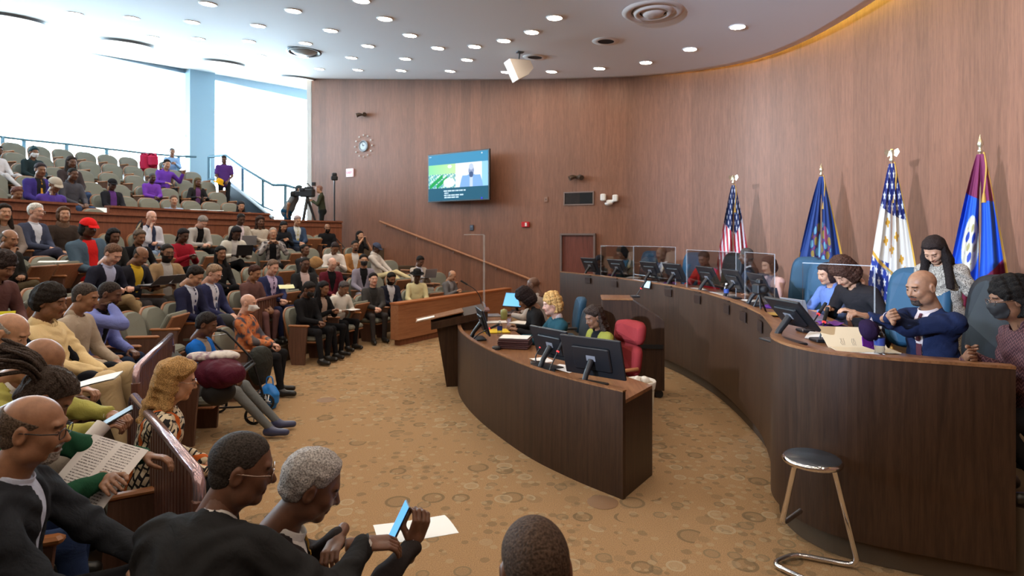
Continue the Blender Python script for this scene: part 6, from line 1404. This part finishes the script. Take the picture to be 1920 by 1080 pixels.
# --- clerk desk
c4 = P(1000, 521, 0, 'bald man in pale shirt turned away at the far end of the clerk desk', Z=9.4, face=(-.9, .4), sk='d', hair='bald', top='shirt', c=(.4, .34, .3), lg=BLK, pitch=20, arms='desk')
c3 = P(985, 545, 0, 'woman with big black hair in black blazer leaning over the desk', Z=8.15, face=(-.95, -.1), sk='m', hair='bigafro', hc=(.02, .012, .012), top='sweater', c=(.016, .015, .016), lg=BLK, lean=18, pitch=34, arms='desk', lod=1, fat=.12)
c2 = P(1034, 553, 0, 'woman with curly blonde hair in teal sweater and white collar', Z=7.15, face=(-.95, -.25), sk='p', hair='curly', hc=(.52, .31, .11), top='sweater', c=(.018, .07, .095), colc=(.6, .5, .48), lg=BLK, lean=6, pitch=10, arms=((-.1, .42, .80), (.14, .44, .80), .9), lod=1)
c1 = P(1113, 577, 0, 'woman in yellow-green jacket with dark shoulder-length twists', Z=6.6, face=(-.9, -.45), sk='m', hair='wavy', hc=(.035, .022, .016), top='coat', c=(.26, .25, .045), sh=BLK, lg=BLK, lean=8, pitch=20, arms='lap', lod=1)
# --- council bench
P(1124, 480, .5, 'person in black cap and dark clothes at the doorway end of the bench', Z=12.3, face=(-1, -.3), sk='vd', hair='buzz', top='sweater', c=(.02, .02, .024), hat='cap', hatc=(.015, .015, .02), pitch=10, h=.96, legs='tuck')
P(1166, 463, .5, 'woman with dark bobbed hair in teal-black jacket holding her hands to her mouth', Z=11.9, face=(-1, -.35), sk='m', hair='bob', hc=(.014, .016, .018), top='sweater', c=(.02, .05, .055), arms=((-.03, .2, 1.0), (.03, .2, 1.0), 1), pitch=34, lean=10, legs='tuck')
P(1240, 464, .5, 'bald man in brown jacket and tie behind the clear shields', Z=11.0, face=(-1, -.3), sk='m', hair='bald', c=(.085, .05, .042), sh=(.6, .58, .6), tie=BLK, pitch=12, arms='desk', legs='tuck')
P(1319, 473, .5, 'woman with short dark hair in bright red blazer', Z=9.9, face=(-.75, -.65), sk='d', hair='crop', hc=(.02, .014, .012), top='coat', c=(.62, .008, .02), sh=(.02, .02, .02), pitch=20, arms='desk', legs='tuck')
P(1399, 466, .5, 'man with grey cropped hair in dark navy suit turned away', Z=9.2, face=(-.8, .55), sk='vd', hair='buzz', hc=(.06, .05, .045), c=(.018, .022, .035), sh=(.6, .58, .58), pitch=12, arms='desk', legs='tuck')
P(1441, 483, .5, 'woman with brown hair in pale pink blazer', Z=8.2, face=(-1, -.2), sk='l', hair='bob', hc=(.06, .026, .018), top='coat', c=(.62, .40, .36), sh=(.25, .15, .14), pitch=14, arms='desk', legs='tuck', lod=1)
P(1549, 496, .5, 'person in light blue half hidden behind the curly-haired woman', Z=6.7, face=(-1, -.2), sk='l', hair='bob', hc=(.03, .015, .012), top='sweater', c=(.14, .22, .5), pitch=18, arms='desk', legs='tuck', lean=6, lod=1)
P(1583, 490, .5, 'woman with big curly dark brown hair bending over the bench', Z=5.9, face=(-.95, -.3), sk='l', hair='bigafro', hc=(.05, .022, .014), top='sweater', c=(.018, .015, .016), lean=26, pitch=44, arms='desk', legs='tuck', lod=1)
nv = P(1728, 509, .5, 'bald man in navy blue suit holding a purple cap at the near bench end', Z=4.1, face=(-.96, -.28), sk='b', hair='bald', c=(.013, .021, .06), sh=(.6, .5, .48), tie=(.1, .03, .04), beard='goatee', bc=(.05, .035, .03), pitch=14, yaw=-6, lean=5, fat=.12, legs='tuck', open=.6, lod=2, world={1: (2.50, 3.90, 1.52), -1: (2.47, 4.06, 1.50)}, arms=((0, 0, 0), (0, 0, 0), {1: .9, -1: .8}), palm={1: (-.3, -1, .3)}, hd={1: (-.85, .2, .35)}, pole={1: (.1, -.2, -1), -1: (-.1, -.2, -1)})
r = root('sports_hat', Vector((2.40, 3.97, 1.42)), .3, 'purple cap in the hands of the bald man in the navy suit', 'cap'); PUR = cloth((.13, .02, .25)); m = MB(); m.at(rx=1.2, ry=.3).lathe([(.001, .085), (.05, .075), (.08, .04), (.088, 0)], 22, cap=False); m.build('crown', cloth((.02, .01, .035)), r); r.scale = (.85,)*3; m = MB(); m.at(rx=1.2, ry=.3).box((0, -.105, .0), (.12, .075, .006), .003); m.build('visor', PUR, r)
TW = pattern('tweed', lambda N, L, c: (lambda n, r, q: (L.new(c, n.inputs['Vector']), n.inputs['Scale'].__setattr__('default_value', 90), n.inputs['Distortion'].__setattr__('default_value', 2.5) if 'Distortion' in n.inputs else 0, L.new(n.outputs[0], r.inputs[0]), r.outputs[0])[-1])(N.new('ShaderNodeTexNoise'), ramp(N, [(.42, (.06, .045, .04)), (.5, (.30, .26, .21)), (.58, (.52, .46, .38))]), 0))
tw = P(1752, 446, .5, 'standing woman with long dark hair in black and white tweed looking down', Z=5.0, face=(-.85, -.5), sk='l', hair='long', hc=(.02, .012, .01), top='tee', c=TW, sleeve=0, collar=False, lg=TW, legs='stand', arms='hang', lean=16, pitch=44, lod=2, h=.98, fat=-.12)
for s_ in (-1, 1):
    h0, h1, h2 = tw['HM'] @ Vector((s_*.068, -.01, .03)), tw['HM'] @ Vector((s_*.085, .03, -.07)), tw['T'](s_*.12, .14, .30)
    tw['part']('hair_lock', lambda Pn: sm(rc(Pn, h0, h1, .03, .036), rc(Pn, h1, h2, .036, .03), .03)+.004*np.sin(Pn[:, 1]*300+Pn[:, 0]*260), Vector((-.35, -.3, 1.2)), Vector((.35, .6, 1.8)), .01, hairm((.014, .009, .008), 170))
def zig():
    m = mat('zigzag_knit', (.1, .03, .04), .8); N, L = nt(m); tc = N.new('ShaderNodeTexCoord'); s = N.new('ShaderNodeSeparateXYZ'); L.new(tc.outputs['Object'], s.inputs[0])
    x = math_n(N, L, 'PINGPONG', math_n(N, L, 'ADD', s.outputs[0], s.outputs[1]), .018); f = math_n(N, L, 'FRACT', math_n(N, L, 'MULTIPLY', math_n(N, L, 'ADD', s.outputs[2], math_n(N, L, 'MULTIPLY', x, 1.3)), 42))
    r = ramp(N, [(.0, (.035, .01, .016)), (.55, (.055, .014, .02)), (.62, (.16, .065, .07)), (.8, (.18, .08, .08)), (.88, (.04, .01, .015))]); L.new(f, r.inputs[0]); L.new(r.outputs[0], N['Principled BSDF'].inputs['Base Color']); return m
rw = P(1893, 528, .5, 'woman with short curly hair, glasses and black mask in burgundy zigzag top', Z=3.5, face=(-.93, .28), sk='m', hair='curly', hc=(.011, .009, .008), top='sweater', c=zig(), lg=BLK, mask='black', glasses='wire', pitch=10, lean=8, lod=2, legs='tuck', world={1: (2.80, 3.62, 1.31), -1: (2.80, 3.56, 1.33)}, arms=((0, 0, 0), (0, 0, 0), {1: .15, -1: .35}), hd={1: (-.85, .1, .42), -1: (-.9, .25, .2)}, palm={1: (.1, 1, .2), -1: (-.1, -1, .1)}, pole={1: (0, -.5, -1), -1: (0, -.5, -1)})
# --- fill the rows with seats
import itertools
SEG = {'L1': [(95, None)], }
NAMES = dict(L1='grey-green auditorium seat in the front row of the lower block', L2='grey-green auditorium seat in the second row of the lower block', L3='grey-green auditorium seat in the third row of the lower block', L4='grey-green auditorium seat in the fourth row of the lower block', L5='grey-green auditorium seat in the last lower row, before the parapet',
 U0='grey-green auditorium seat directly behind the wooden ledge', U1='grey-green auditorium seat in the second row above the parapet', U2='grey-green auditorium seat in the third row above the parapet', U3='grey-green auditorium seat in the fourth row above the parapet', U4='grey-green auditorium seat in the row before the topmost', U5='blue-grey auditorium seat in the topmost row by the window rail')
RANGE = {  # columns (left end, right end) of each run of seats
 'L1': [(575, 870)], 'L2': [(296, 835)], 'L3': [(-60, 125), (192, 745)], 'L4': [(-40, 700)], 'L5': [(-60, 632)],
 'U0': [(-60, 150), (165, 200), (245, 470)], 'U1': [(-60, 445)], 'U2': [(-60, 420)], 'U3': [(-60, 400)], 'U4': [(-60, 372)], 'U5': [(-60, 330)]}
def short(l):
    w_ = l.split(); w_ = w_[:8]
    while w_[-1] in ('and', 'with', 'in', 'the', 'a', 'of', 'over', 'before', 'on', 'at', 'his', 'her', 'beside', 'behind', 'to', 'wearing', 'holding', 'under'): w_.pop()
    return ' '.join(w_)
ORD = ('next', 'second', 'third', 'fourth', 'fifth', 'sixth', 'seventh', 'eighth', 'ninth', 'tenth', 'eleventh', 'twelfth')
def put(row, t, both, occ, lab=None):
    z, R = ROWS[row]; p = pol(R+.02, t); f = (CX-p[0], CY-p[1]); seat(p, z, math.atan2(-f[0], f[1]), (not occ) and row[0] == 'L' and random.random() < .35, both, lab or NAMES[row], 'auditorium seats, row '+{'L': 'lower ', 'U': 'upper '}[row[0]]+row[1])
for row, runs in RANGE.items():
    z, R = ROWS[row]; occ = sorted(PEOPLE.get(row, []))
    for xa, xb in runs:
        a, b = sorted((ang(cast(xa, R)), ang(cast(xb, R)))); pts = [a]+[t for t in occ if a-.02 < t < b+.02]+[b]; pts = sorted(pts); used = []
        o2 = [t for t in occ if a-.03 < t < b+.03]
        if not o2: n = max(1, round((b-a)*R/.57)); used = [(a+(b-a)*i/n, False) for i in range(n+1)]
        else:
            used = [(t, True) for t in o2]; e = [a]+o2+[b]
            for i in range(len(e)-1):
                g = (e[i+1]-e[i])*R; n = round(g/.57)
                for k in range(1, n): used.append((e[i]+(e[i+1]-e[i])*k/n, False))
            if (o2[0]-a)*R > .4: used.append((a, False))
            if (b-o2[-1])*R > .4: used.append((b, False))
        used = sorted(used); keep = []
        for t, oc in used:
            if keep and (t-keep[-1][0])*R < .44:
                if oc and not keep[-1][1]: keep[-1] = (t, oc)
                continue
            keep.append((t, oc))
        last = None; cnt = 0
        for i, (t, oc) in enumerate(keep):
            if oc: last = WHO.get(round(t, 6)); cnt = 0; lab = 'auditorium seat under the '+short(last) if last else None
            else:
                cnt += 1; nxt = next((WHO.get(round(t2, 6)) for t2, o2_ in keep[i:] if o2_), None)
                lab = 'empty seat, %s from the %s towards the window' % (ORD[min(11, cnt-1)], short(last)) if last else ('empty seat, %s from the %s towards the wall' % (ORD[min(11, next(k for k, (t2, o2_) in enumerate(keep[i:]) if o2_)-1)], short(nxt)) if nxt else None)
            put(row, t, i in (0, len(keep)-1), oc, lab)
# seats of the people placed one by one
for i, row in ((B, 'L1'), (D_, 'L1'), (bd, 'L1'), (wc, 'L1'), (og, 'L1'), (A, 'L2'), (C_, 'L2'), (E_, 'L2'), (F_, 'L2'), (H_, 'L2'), (T1, 'L2')):
    q = i['base']; seat((q.x, q.y), ROWS[row][0], i['th'], False, True, NAMES[row], 'auditorium seats, row lower '+row[1])
for x in (165, 207):
    c = cast(x, 9.35); seat((c.x, c.y), .27, math.atan2(-.95, .15), False, True, NAMES['L2'], 'auditorium seats, row lower 2')
# ---------------------------------------------------------------- small things
# clerk desk
ZD = .776
def on(x, y, z): return pz(x, y, z)
laptop(on(925, 592, ZD), math.radians(100), 'open laptop with bright blue screen at the far end of the clerk desk', .25)
monitor(on(962, 588, ZD), math.radians(140), .5, .36, .26, SCREEN_BLUE, 'small tilted screen showing a blue picture on the clerk desk', name='screen_monitor').rotation_euler = (0, 0, math.radians(150))
def bottle(p, label, h=.2):
    r = root('water_bottle', p, 0, label, 'bottle'); m = MB(); m.lathe([(.001, 0), (.031, .002), (.033, .02), (.030, .035), (.033, .05), (.030, .065), (.033, .08), (.033, .13), (.028, .15), (.013, .178), (.012, .188)], 20, cap=False); m.build('bottle_body', BOT, r)
    m = MB(); m.lathe([(.0338, .075), (.0338, .125)], 20, cap=False); m.build('bottle_label', mat('label_blue', (.03, .06, .25), .4), r); m = MB(); m.lathe([(.014, .186), (.014, .202), (.001, .203)], 14, cap=False); m.build('cap', WHITEP, r); return r
BOT = bpy.data.materials.new('bottle_plastic'); BOT.use_nodes = True; N_, L_ = nt(BOT); N_.clear(); o_ = N_.new('ShaderNodeOutputMaterial'); t_ = N_.new('ShaderNodeBsdfTransparent'); t_.inputs[0].default_value = (.85, .88, .92, 1); g_ = N_.new('ShaderNodeBsdfGlossy'); g_.inputs['Roughness'].default_value = .08; x_ = N_.new('ShaderNodeMixShader'); lw = N_.new('ShaderNodeLayerWeight'); lw.inputs[0].default_value = .35; L_.new(lw.outputs['Facing'], x_.inputs[0]); L_.new(t_.outputs[0], x_.inputs[1]); L_.new(g_.outputs[0], x_.inputs[2]); L_.new(x_.outputs[0], o_.inputs[0])
bottle(on(937, 630, ZD), 'clear water bottle with blue label on the clerk desk')
bottle(on(1649, 668, 1.247), 'clear water bottle with dark blue label at the near end of the council bench')
r = root('file_stack', on(966, 651, ZD), math.radians(-12), 'stack of dark red files topped with white paper on the clerk desk', 'files')
for k in range(5): m = MB(); m.box((random.uniform(-.01, .01), random.uniform(-.01, .01), .012+.022*k), (.36, .26, .019), .004); m.build('file', mat('file_maroon', (.06, .018, .016), .5), r)
m = MB(); m.box((.0, 0, .12), (.33, .24, .005)); m.build('top_sheet', PAPER, r)
m = MB(); p = on(931, 655, ZD); m.lathe([(.05, 0), (.05, .03), (.04, .036), (.001, .036)], 20, (p.x, p.y, p.z)); tag(m.build('conference_puck', BLACK), 'small round black puck near the edge of the clerk desk', 'puck')
sheetpaper(on(948, 640, ZD), .4, 'small white sheet on the clerk desk beside the file stack', .15, .2)
for x, y, w, h, rz, c, l in ((930, 622, .34, .3, .2, (.72, .5, .02), 'bright yellow folder on the clerk desk'), (925, 605, .4, .2, .1, (.75, .72, .7), 'crumpled white papers on the clerk desk beyond the yellow folder'), (900, 598, .2, .16, .3, (.6, .56, .52), 'pale grey box of tissues on the clerk desk behind the shield'), (978, 606, .25, .3, 1.0, (.7, .65, .58), 'open papers under the hands of the woman with big black hair')):
    p = on(x, y, ZD); m = MB(); m.box((0, 0, .008 if 'box' not in l else .05), (w, h, .014 if 'box' not in l else .1), .003); o = m.build('folder' if 'folder' in l else ('tissue_box' if 'box' in l else 'paper_stack'), mat('m_'+l[:12].replace(' ', '_'), c, .7)); o.location = p; o.rotation_euler = (0, 0, rz); tag(o, l, 'folder' if 'folder' in l else ('box' if 'box' in l else 'papers'))
bd_ = on(945, 598, ZD); m = MB(); m.lathe([(.05, 0), (.055, .1), (.05, .14), (.001, .16)], 14, tuple(bd_)); tag(m.build('snack_jar', mat('jar_olive', (.3, .3, .1), .3)), 'olive and yellow jar on the clerk desk before the laptop', 'jar')
gooseneck(on(1005, 683, ZD), [(0, 0, .02), (.0, .02, .08), (.05, .06, .16)], 'gooseneck microphone beside the middle monitor on the clerk desk')
gooseneck(on(1030, 700, ZD), [(0, 0, .02), (.02, .04, .06), (.09, .1, .19)], 'gooseneck microphone with red ring before the large monitor')
gooseneck(on(885, 642, ZD), [(0, 0, .02), (.08, .0, .1), (.22, .0, .17)], 'gooseneck microphone behind the seen-edge monitor on the clerk desk')
sheetpaper(on(1058, 692, ZD), .8, 'white sheet between the two near monitors of the clerk desk', .2, .28)
sheetpaper(on(1015, 676, ZD), .5, 'white sheet under the middle monitor of the clerk desk', .18, .2)
# council bench
ZB = 1.247
laptop(on(1512, 600, ZB), math.radians(108), 'open laptop on the council bench before the curly-haired woman', .3, False)
laptop(on(1462, 570, ZB), math.radians(105), 'open grey laptop on the council bench before the woman in pink', .3, False)
r = root('folder', on(1608, 652, ZB), math.radians(-10), 'open manila folder with handwriting at the near end of the council bench', 'folder')
MAN = mat('manila', (.66, .54, .36), .7); m = MB(); m.at((0, .1, .05), rx=.45).box((0, .0, 0), (.40, .30, .004)); m.build('cover', MAN, r); m = MB(); m.box((0, -.12, .006), (.40, .17, .006)); m.build('back_cover', MAN, r)
def scrib():
    m = MB(); rg = random.Random(2)
    for row in range(3):
        for col in range(3):
            x0 = -.1+col*.075+row*.01; m.tube([(x0+rg.uniform(-.004, .004)+k*.002, -.09+k*.012+row*.0, .004) for k in range(8)], .0012, 4)
    return m
m = scrib(); m.v = [tuple(Matrix.Translation((0, .1, .05)) @ Euler((.45, 0, 0)).to_matrix().to_4x4() @ Vector(v)) for v in m.v]; m.build('handwriting', mat('ink_faint', (.36, .3, .24), .7), r)
sheetpaper(on(1600, 668, ZB), .1, 'white printed sheets lying under the manila folder edge', .36, .1, n=2)
sheetpaper(on(1545, 632, ZB), -.6, 'loose white papers beside the manila folder', .24, .3, n=3)
m = MB(); m.box((0, 0, 0), (.09, .05, .003)); o = m.build('card', mat('card_print', (.6, .35, .35), .5)); o.location = on(1681, 676, ZB); tag(o, 'small red and white card on the bench beside the bottle', 'card')
gooseneck(on(1537, 640, ZB), [(0, 0, .02), (.01, .0, .06), (.05, .03, .15)], 'black gooseneck microphone with red ring beside the manila folder')
gooseneck(on(1510, 622, ZB), [(0, 0, .02), (.05, .0, .06), (.13, .03, .15)], 'black gooseneck microphone before the curly-haired woman')
for x, y, l in ((1150, 517, 'before the dark-haired woman'), (1255, 533, 'before the man in the brown jacket'), (1450, 577, 'before the woman in pink'), (1560, 610, 'under the curly-haired woman')):
    p = on(x, y, ZB); m = MB(); rg = random.Random(x)
    m.sheet([[(u*.22, v*.16, .02+.025*math.sin(u*9+x)*math.cos(v*8)) for u in (-.5, -.3, -.1, .1, .3, .5)] for v in (-.5, -.25, 0, .25, .5)]); m.sheet([[(u*.22, v*.16, .0) for u in (-.5, .5)] for v in (-.5, .5)], flip=True)
    o = m.build('purple_cloth', cloth((.16, .05, .3))); o.location = p; tag(o, 'rumpled purple cloth on the council bench '+l, 'cloth')
for x, y, l in ((1190, 521, 'between the first seats'), (1215, 530, 'before the man in the brown jacket'), (1300, 543, 'before the woman in the red blazer'), (1352, 556, 'beyond the woman in the red blazer'), (1330, 551, 'beside the monitor in front of the red blazer'), (1420, 566, 'before the woman in pink')):
    sheetpaper(on(x, y, ZB), x*.01, 'white papers on the council bench '+l, .26, .3, n=3)
sheetpaper(on(1462, 592, ZB), .9, 'yellow and blue folder on the council bench near the small camera', .24, .3, n=2, m_=mat('folder_yellow', (.5, .33, .06), .6), cat='document')
bottle(on(1362, 560, ZB), 'white bottle with blue cap on the council bench before the dark suit')
p = on(1424, 588, ZB); r = root('small_camera', p, .3, 'small black camera on a mini tripod on the council bench', 'camera'); m = MB(); m.box((0, 0, .26), (.12, .1, .1), .01).box((.0, .0, .34), (.06, .06, .05), .01); m.build('camera_body', BLACK, r); m = MB(); m.at((-.0, -.05, .26), rx=math.pi/2).lathe([(.035, 0), (.035, .05), (.001, .045)], 14); m.build('lens', BLACKM, r)
for k in range(3): m = MB(); m.tube([(0, 0, .2), (.09*math.cos(k*2.1), .09*math.sin(k*2.1), 0)], .01, 6); m.build('tripod_leg', BLACK, r)
# walking frame, coats and bag by the front row
p = pz(440, 785, 0); r = root('walking_frame', (p.x, p.y, 0), math.atan2(-.2, .97)-1.2, 'black wheeled walking frame loaded with coats in front of the woman in blue', 'walker')
FR = mat('frame_black', (.015, .015, .017), .35, .3)
for sx in (-.26, .26):
    m = MB(); m.tube(bend([(sx, .26, .12), (sx, .12, .62), (sx, -.18, .96), (sx, -.30, .97)], .08), .013, 8); m.tube([(sx, .12, .60), (sx, -.24, .12)], .012, 8); m.tube([(sx, .24, .2), (sx, -.22, .2)], .01, 8); m.build('side_frame', FR, r)
    m = MB(); m.tube([(sx, -.22, .965), (sx, -.34, .97)], .02, 10); m.build('hand_grip', BLACKM, r)
    m = MB(); m.tube([(sx, -.16, .92), (sx, -.32, .90)], .006, 6); m.build('brake_lever', STEEL, r)
    for y in (.27, -.25):
        m = MB(); m.at((sx, y, .10), ry=math.pi/2).lathe([(.075, -.014), (.098, -.014), (.10, 0), (.098, .014), (.075, .014)], 24, cap=False); wh_ = m.build('wheel', BLACKM, r)
        m = MB(); m.at((sx, y, .10), ry=math.pi/2); [m.tube([(0, 0, 0), (.078*math.cos(k*1.2566), .078*math.sin(k*1.2566), 0)], .006, 5) for k in range(5)]; m.lathe([(.02, -.02), (.02, .02)], 10); m.build('spokes', mat('spoke_grey', (.2, .2, .2), .4), wh_)
m = MB(); m.box((0, .02, .57), (.46, .3, .03), .01); m.tube([(-.26, .12, .6), (.26, .12, .6)], .012).tube([(-.26, .2, .25), (.26, .2, .25)], .01); m.build('seat', FR, r)
def blob(name, c, rad, m_, label, cat, quilt=0, sq=(1, 1, 1), h=.014, parent=None, seed=0, rz=0):
    c = Vector(c); mx = max(rad)*1.35
    def f(Pn):
        d = el(Pn, (0, 0, 0), rad); q = Pn
        d = d+.02*NOI(Pn, 14, seed)+.008*NOI(Pn, 33, seed+1)
        if quilt: d = d-.014*np.abs(np.sin(Pn[:, 0]*quilt*.9+Pn[:, 2]*4))
        return d
    V, Q = nets(f, [-r_*1.3-.03 for r_ in rad], [r_*1.3+.03 for r_ in rad], h); o = link(name, mesh(name, V, Q, True), m_, parent); o.location = c; o.rotation_euler = (0, 0, rz)
    if label: tag(o, label, cat)
    return o
b0 = Vector((p.x, p.y, 0))
blob('puffer_coat', (px(414, 697, 5.2)), (.25, .16, .12), cloth((.075, .01, .024), .5, name='maroon_puffer', folds=.5), 'maroon quilted puffer coat draped over the walking frame', 'coat', 24, rz=-.5)
SC2 = pattern('floral_scarf', lambda N, L, c: (lambda n, r: (L.new(c, n.inputs['Vector']), n.inputs['Scale'].__setattr__('default_value', 16), L.new(n.outputs[0], r.inputs[0]), r.outputs[0])[-1])(N.new('ShaderNodeTexNoise'), ramp(N, [(.4, (.25, .16, .2)), (.5, (.5, .46, .44)), (.6, (.62, .58, .54))])))
blob('patterned_scarf', px(398, 668, 5.25), (.2, .11, .045), SC2, 'pale floral scarf lying on top of the maroon coat', 'scarf', seed=2, rz=.2, h=.011)
blob('dark_bag', px(408, 735, 5.2), (.15, .11, .11), BLACKM, 'black bag hanging inside the walking frame', 'bag', seed=4)
r = root('shopping_bag', pz(506, 765, 0), -.3, 'blue plastic shopping bag with white lettering on the carpet by the shoes', 'bag')
BB = mat('bag_blue', (.015, .2, .62), .4)
def bagf(Pn): return np.maximum(el(Pn, (0, 0, .13), (.12, .10, .17))+.014*NOI(Pn, 30)+.005*NOI(Pn, 70, 2), .004-Pn[:, 2])
V, Q = nets(bagf, (-.17, -.15, -.0), (.17, .15, .34), .01); link('bag_body', mesh('bag_body', V, Q, True), BB, r)
text('WAL', .11, (.0, -.118, .16), (1.45, .1, -.1), mat('bag_white', (.8, .85, .9), .5), r, ext=.004)
m = MB(); m.tube(spline([(-.05, 0, .27), (-.04, 0, .36), (.03, 0, .37), (.05, 0, .27)], 4), .008, 6); m.build('handle', BB, r)
m_ = cloth((.03, .032, .028), .45, name='black_puffer', folds=.5)
q = px(488, 680, 7.2); blob('puffer_coat', (q.x, q.y, .48), (.12, .18, .24), m_, 'black quilted coat hanging over the seat of the man in orange', 'coat', 0, seed=3, rz=-.3)
# things on seats and ledges
for x, y, z, l in ((160, 394, 2.64, 'white sheet on the seat back above the parapet gap'), (198, 395, 2.64, 'second white sheet above the parapet gap, beside the ledge')):
    q = px(x, y, 12.2); sheetpaper(q, 1.0, l, .3, .22, .5)
for x, l in ((372, 'white papers lying on the raised ledge beside the man in light blue'), (404, 'white papers at the far part of the raised ledge')):
    c = cast(x, 13.05); sheetpaper(Vector((c.x, c.y, 2.665)), .6, l, .34, .16)
q = px(101, 491, 7.5); sheetpaper(q, .5, 'white sheet on an empty seat behind the boy in cream', .3, .24)
q = px(8, 598, 3.9); sheetpaper(q, .4, 'yellow leaflet at the frame edge above the moustached man', .12, .1, 1.2, m_=mat('leaflet_yellow', (.7, .65, .02), .6), cat='document')
q = px(537, 538, 9.8); sheetpaper(q, .5, 'pale yellow paper on the lap of the man in the blue suit', .24, .2, .2, m_=mat('paper_lemon', (.6, .58, .3), .6), cat='document')
q = px(592, 475, 12.2); blob('tan_coat', (q.x, q.y, 1.52), (.15, .05, .11), cloth((.36, .2, .085)), 'tan coat spread over a seat back beside the man talking', 'coat', seed=5)
in_hands(bj, laptop, .0, .12, 'grey laptop on the knees of the young man in beige at the row end', .3, False)
in_hands(bg_, laptop, .0, .14, 'grey laptop lid standing before the man in the beige overshirt', .2, False)
q = px(420, 545, 8.2); blob('dark_handbag', (q.x, q.y, .85), (.16, .14, .14), BLACKM, 'black leather handbag held beside the older man in navy', 'bag', seed=7)
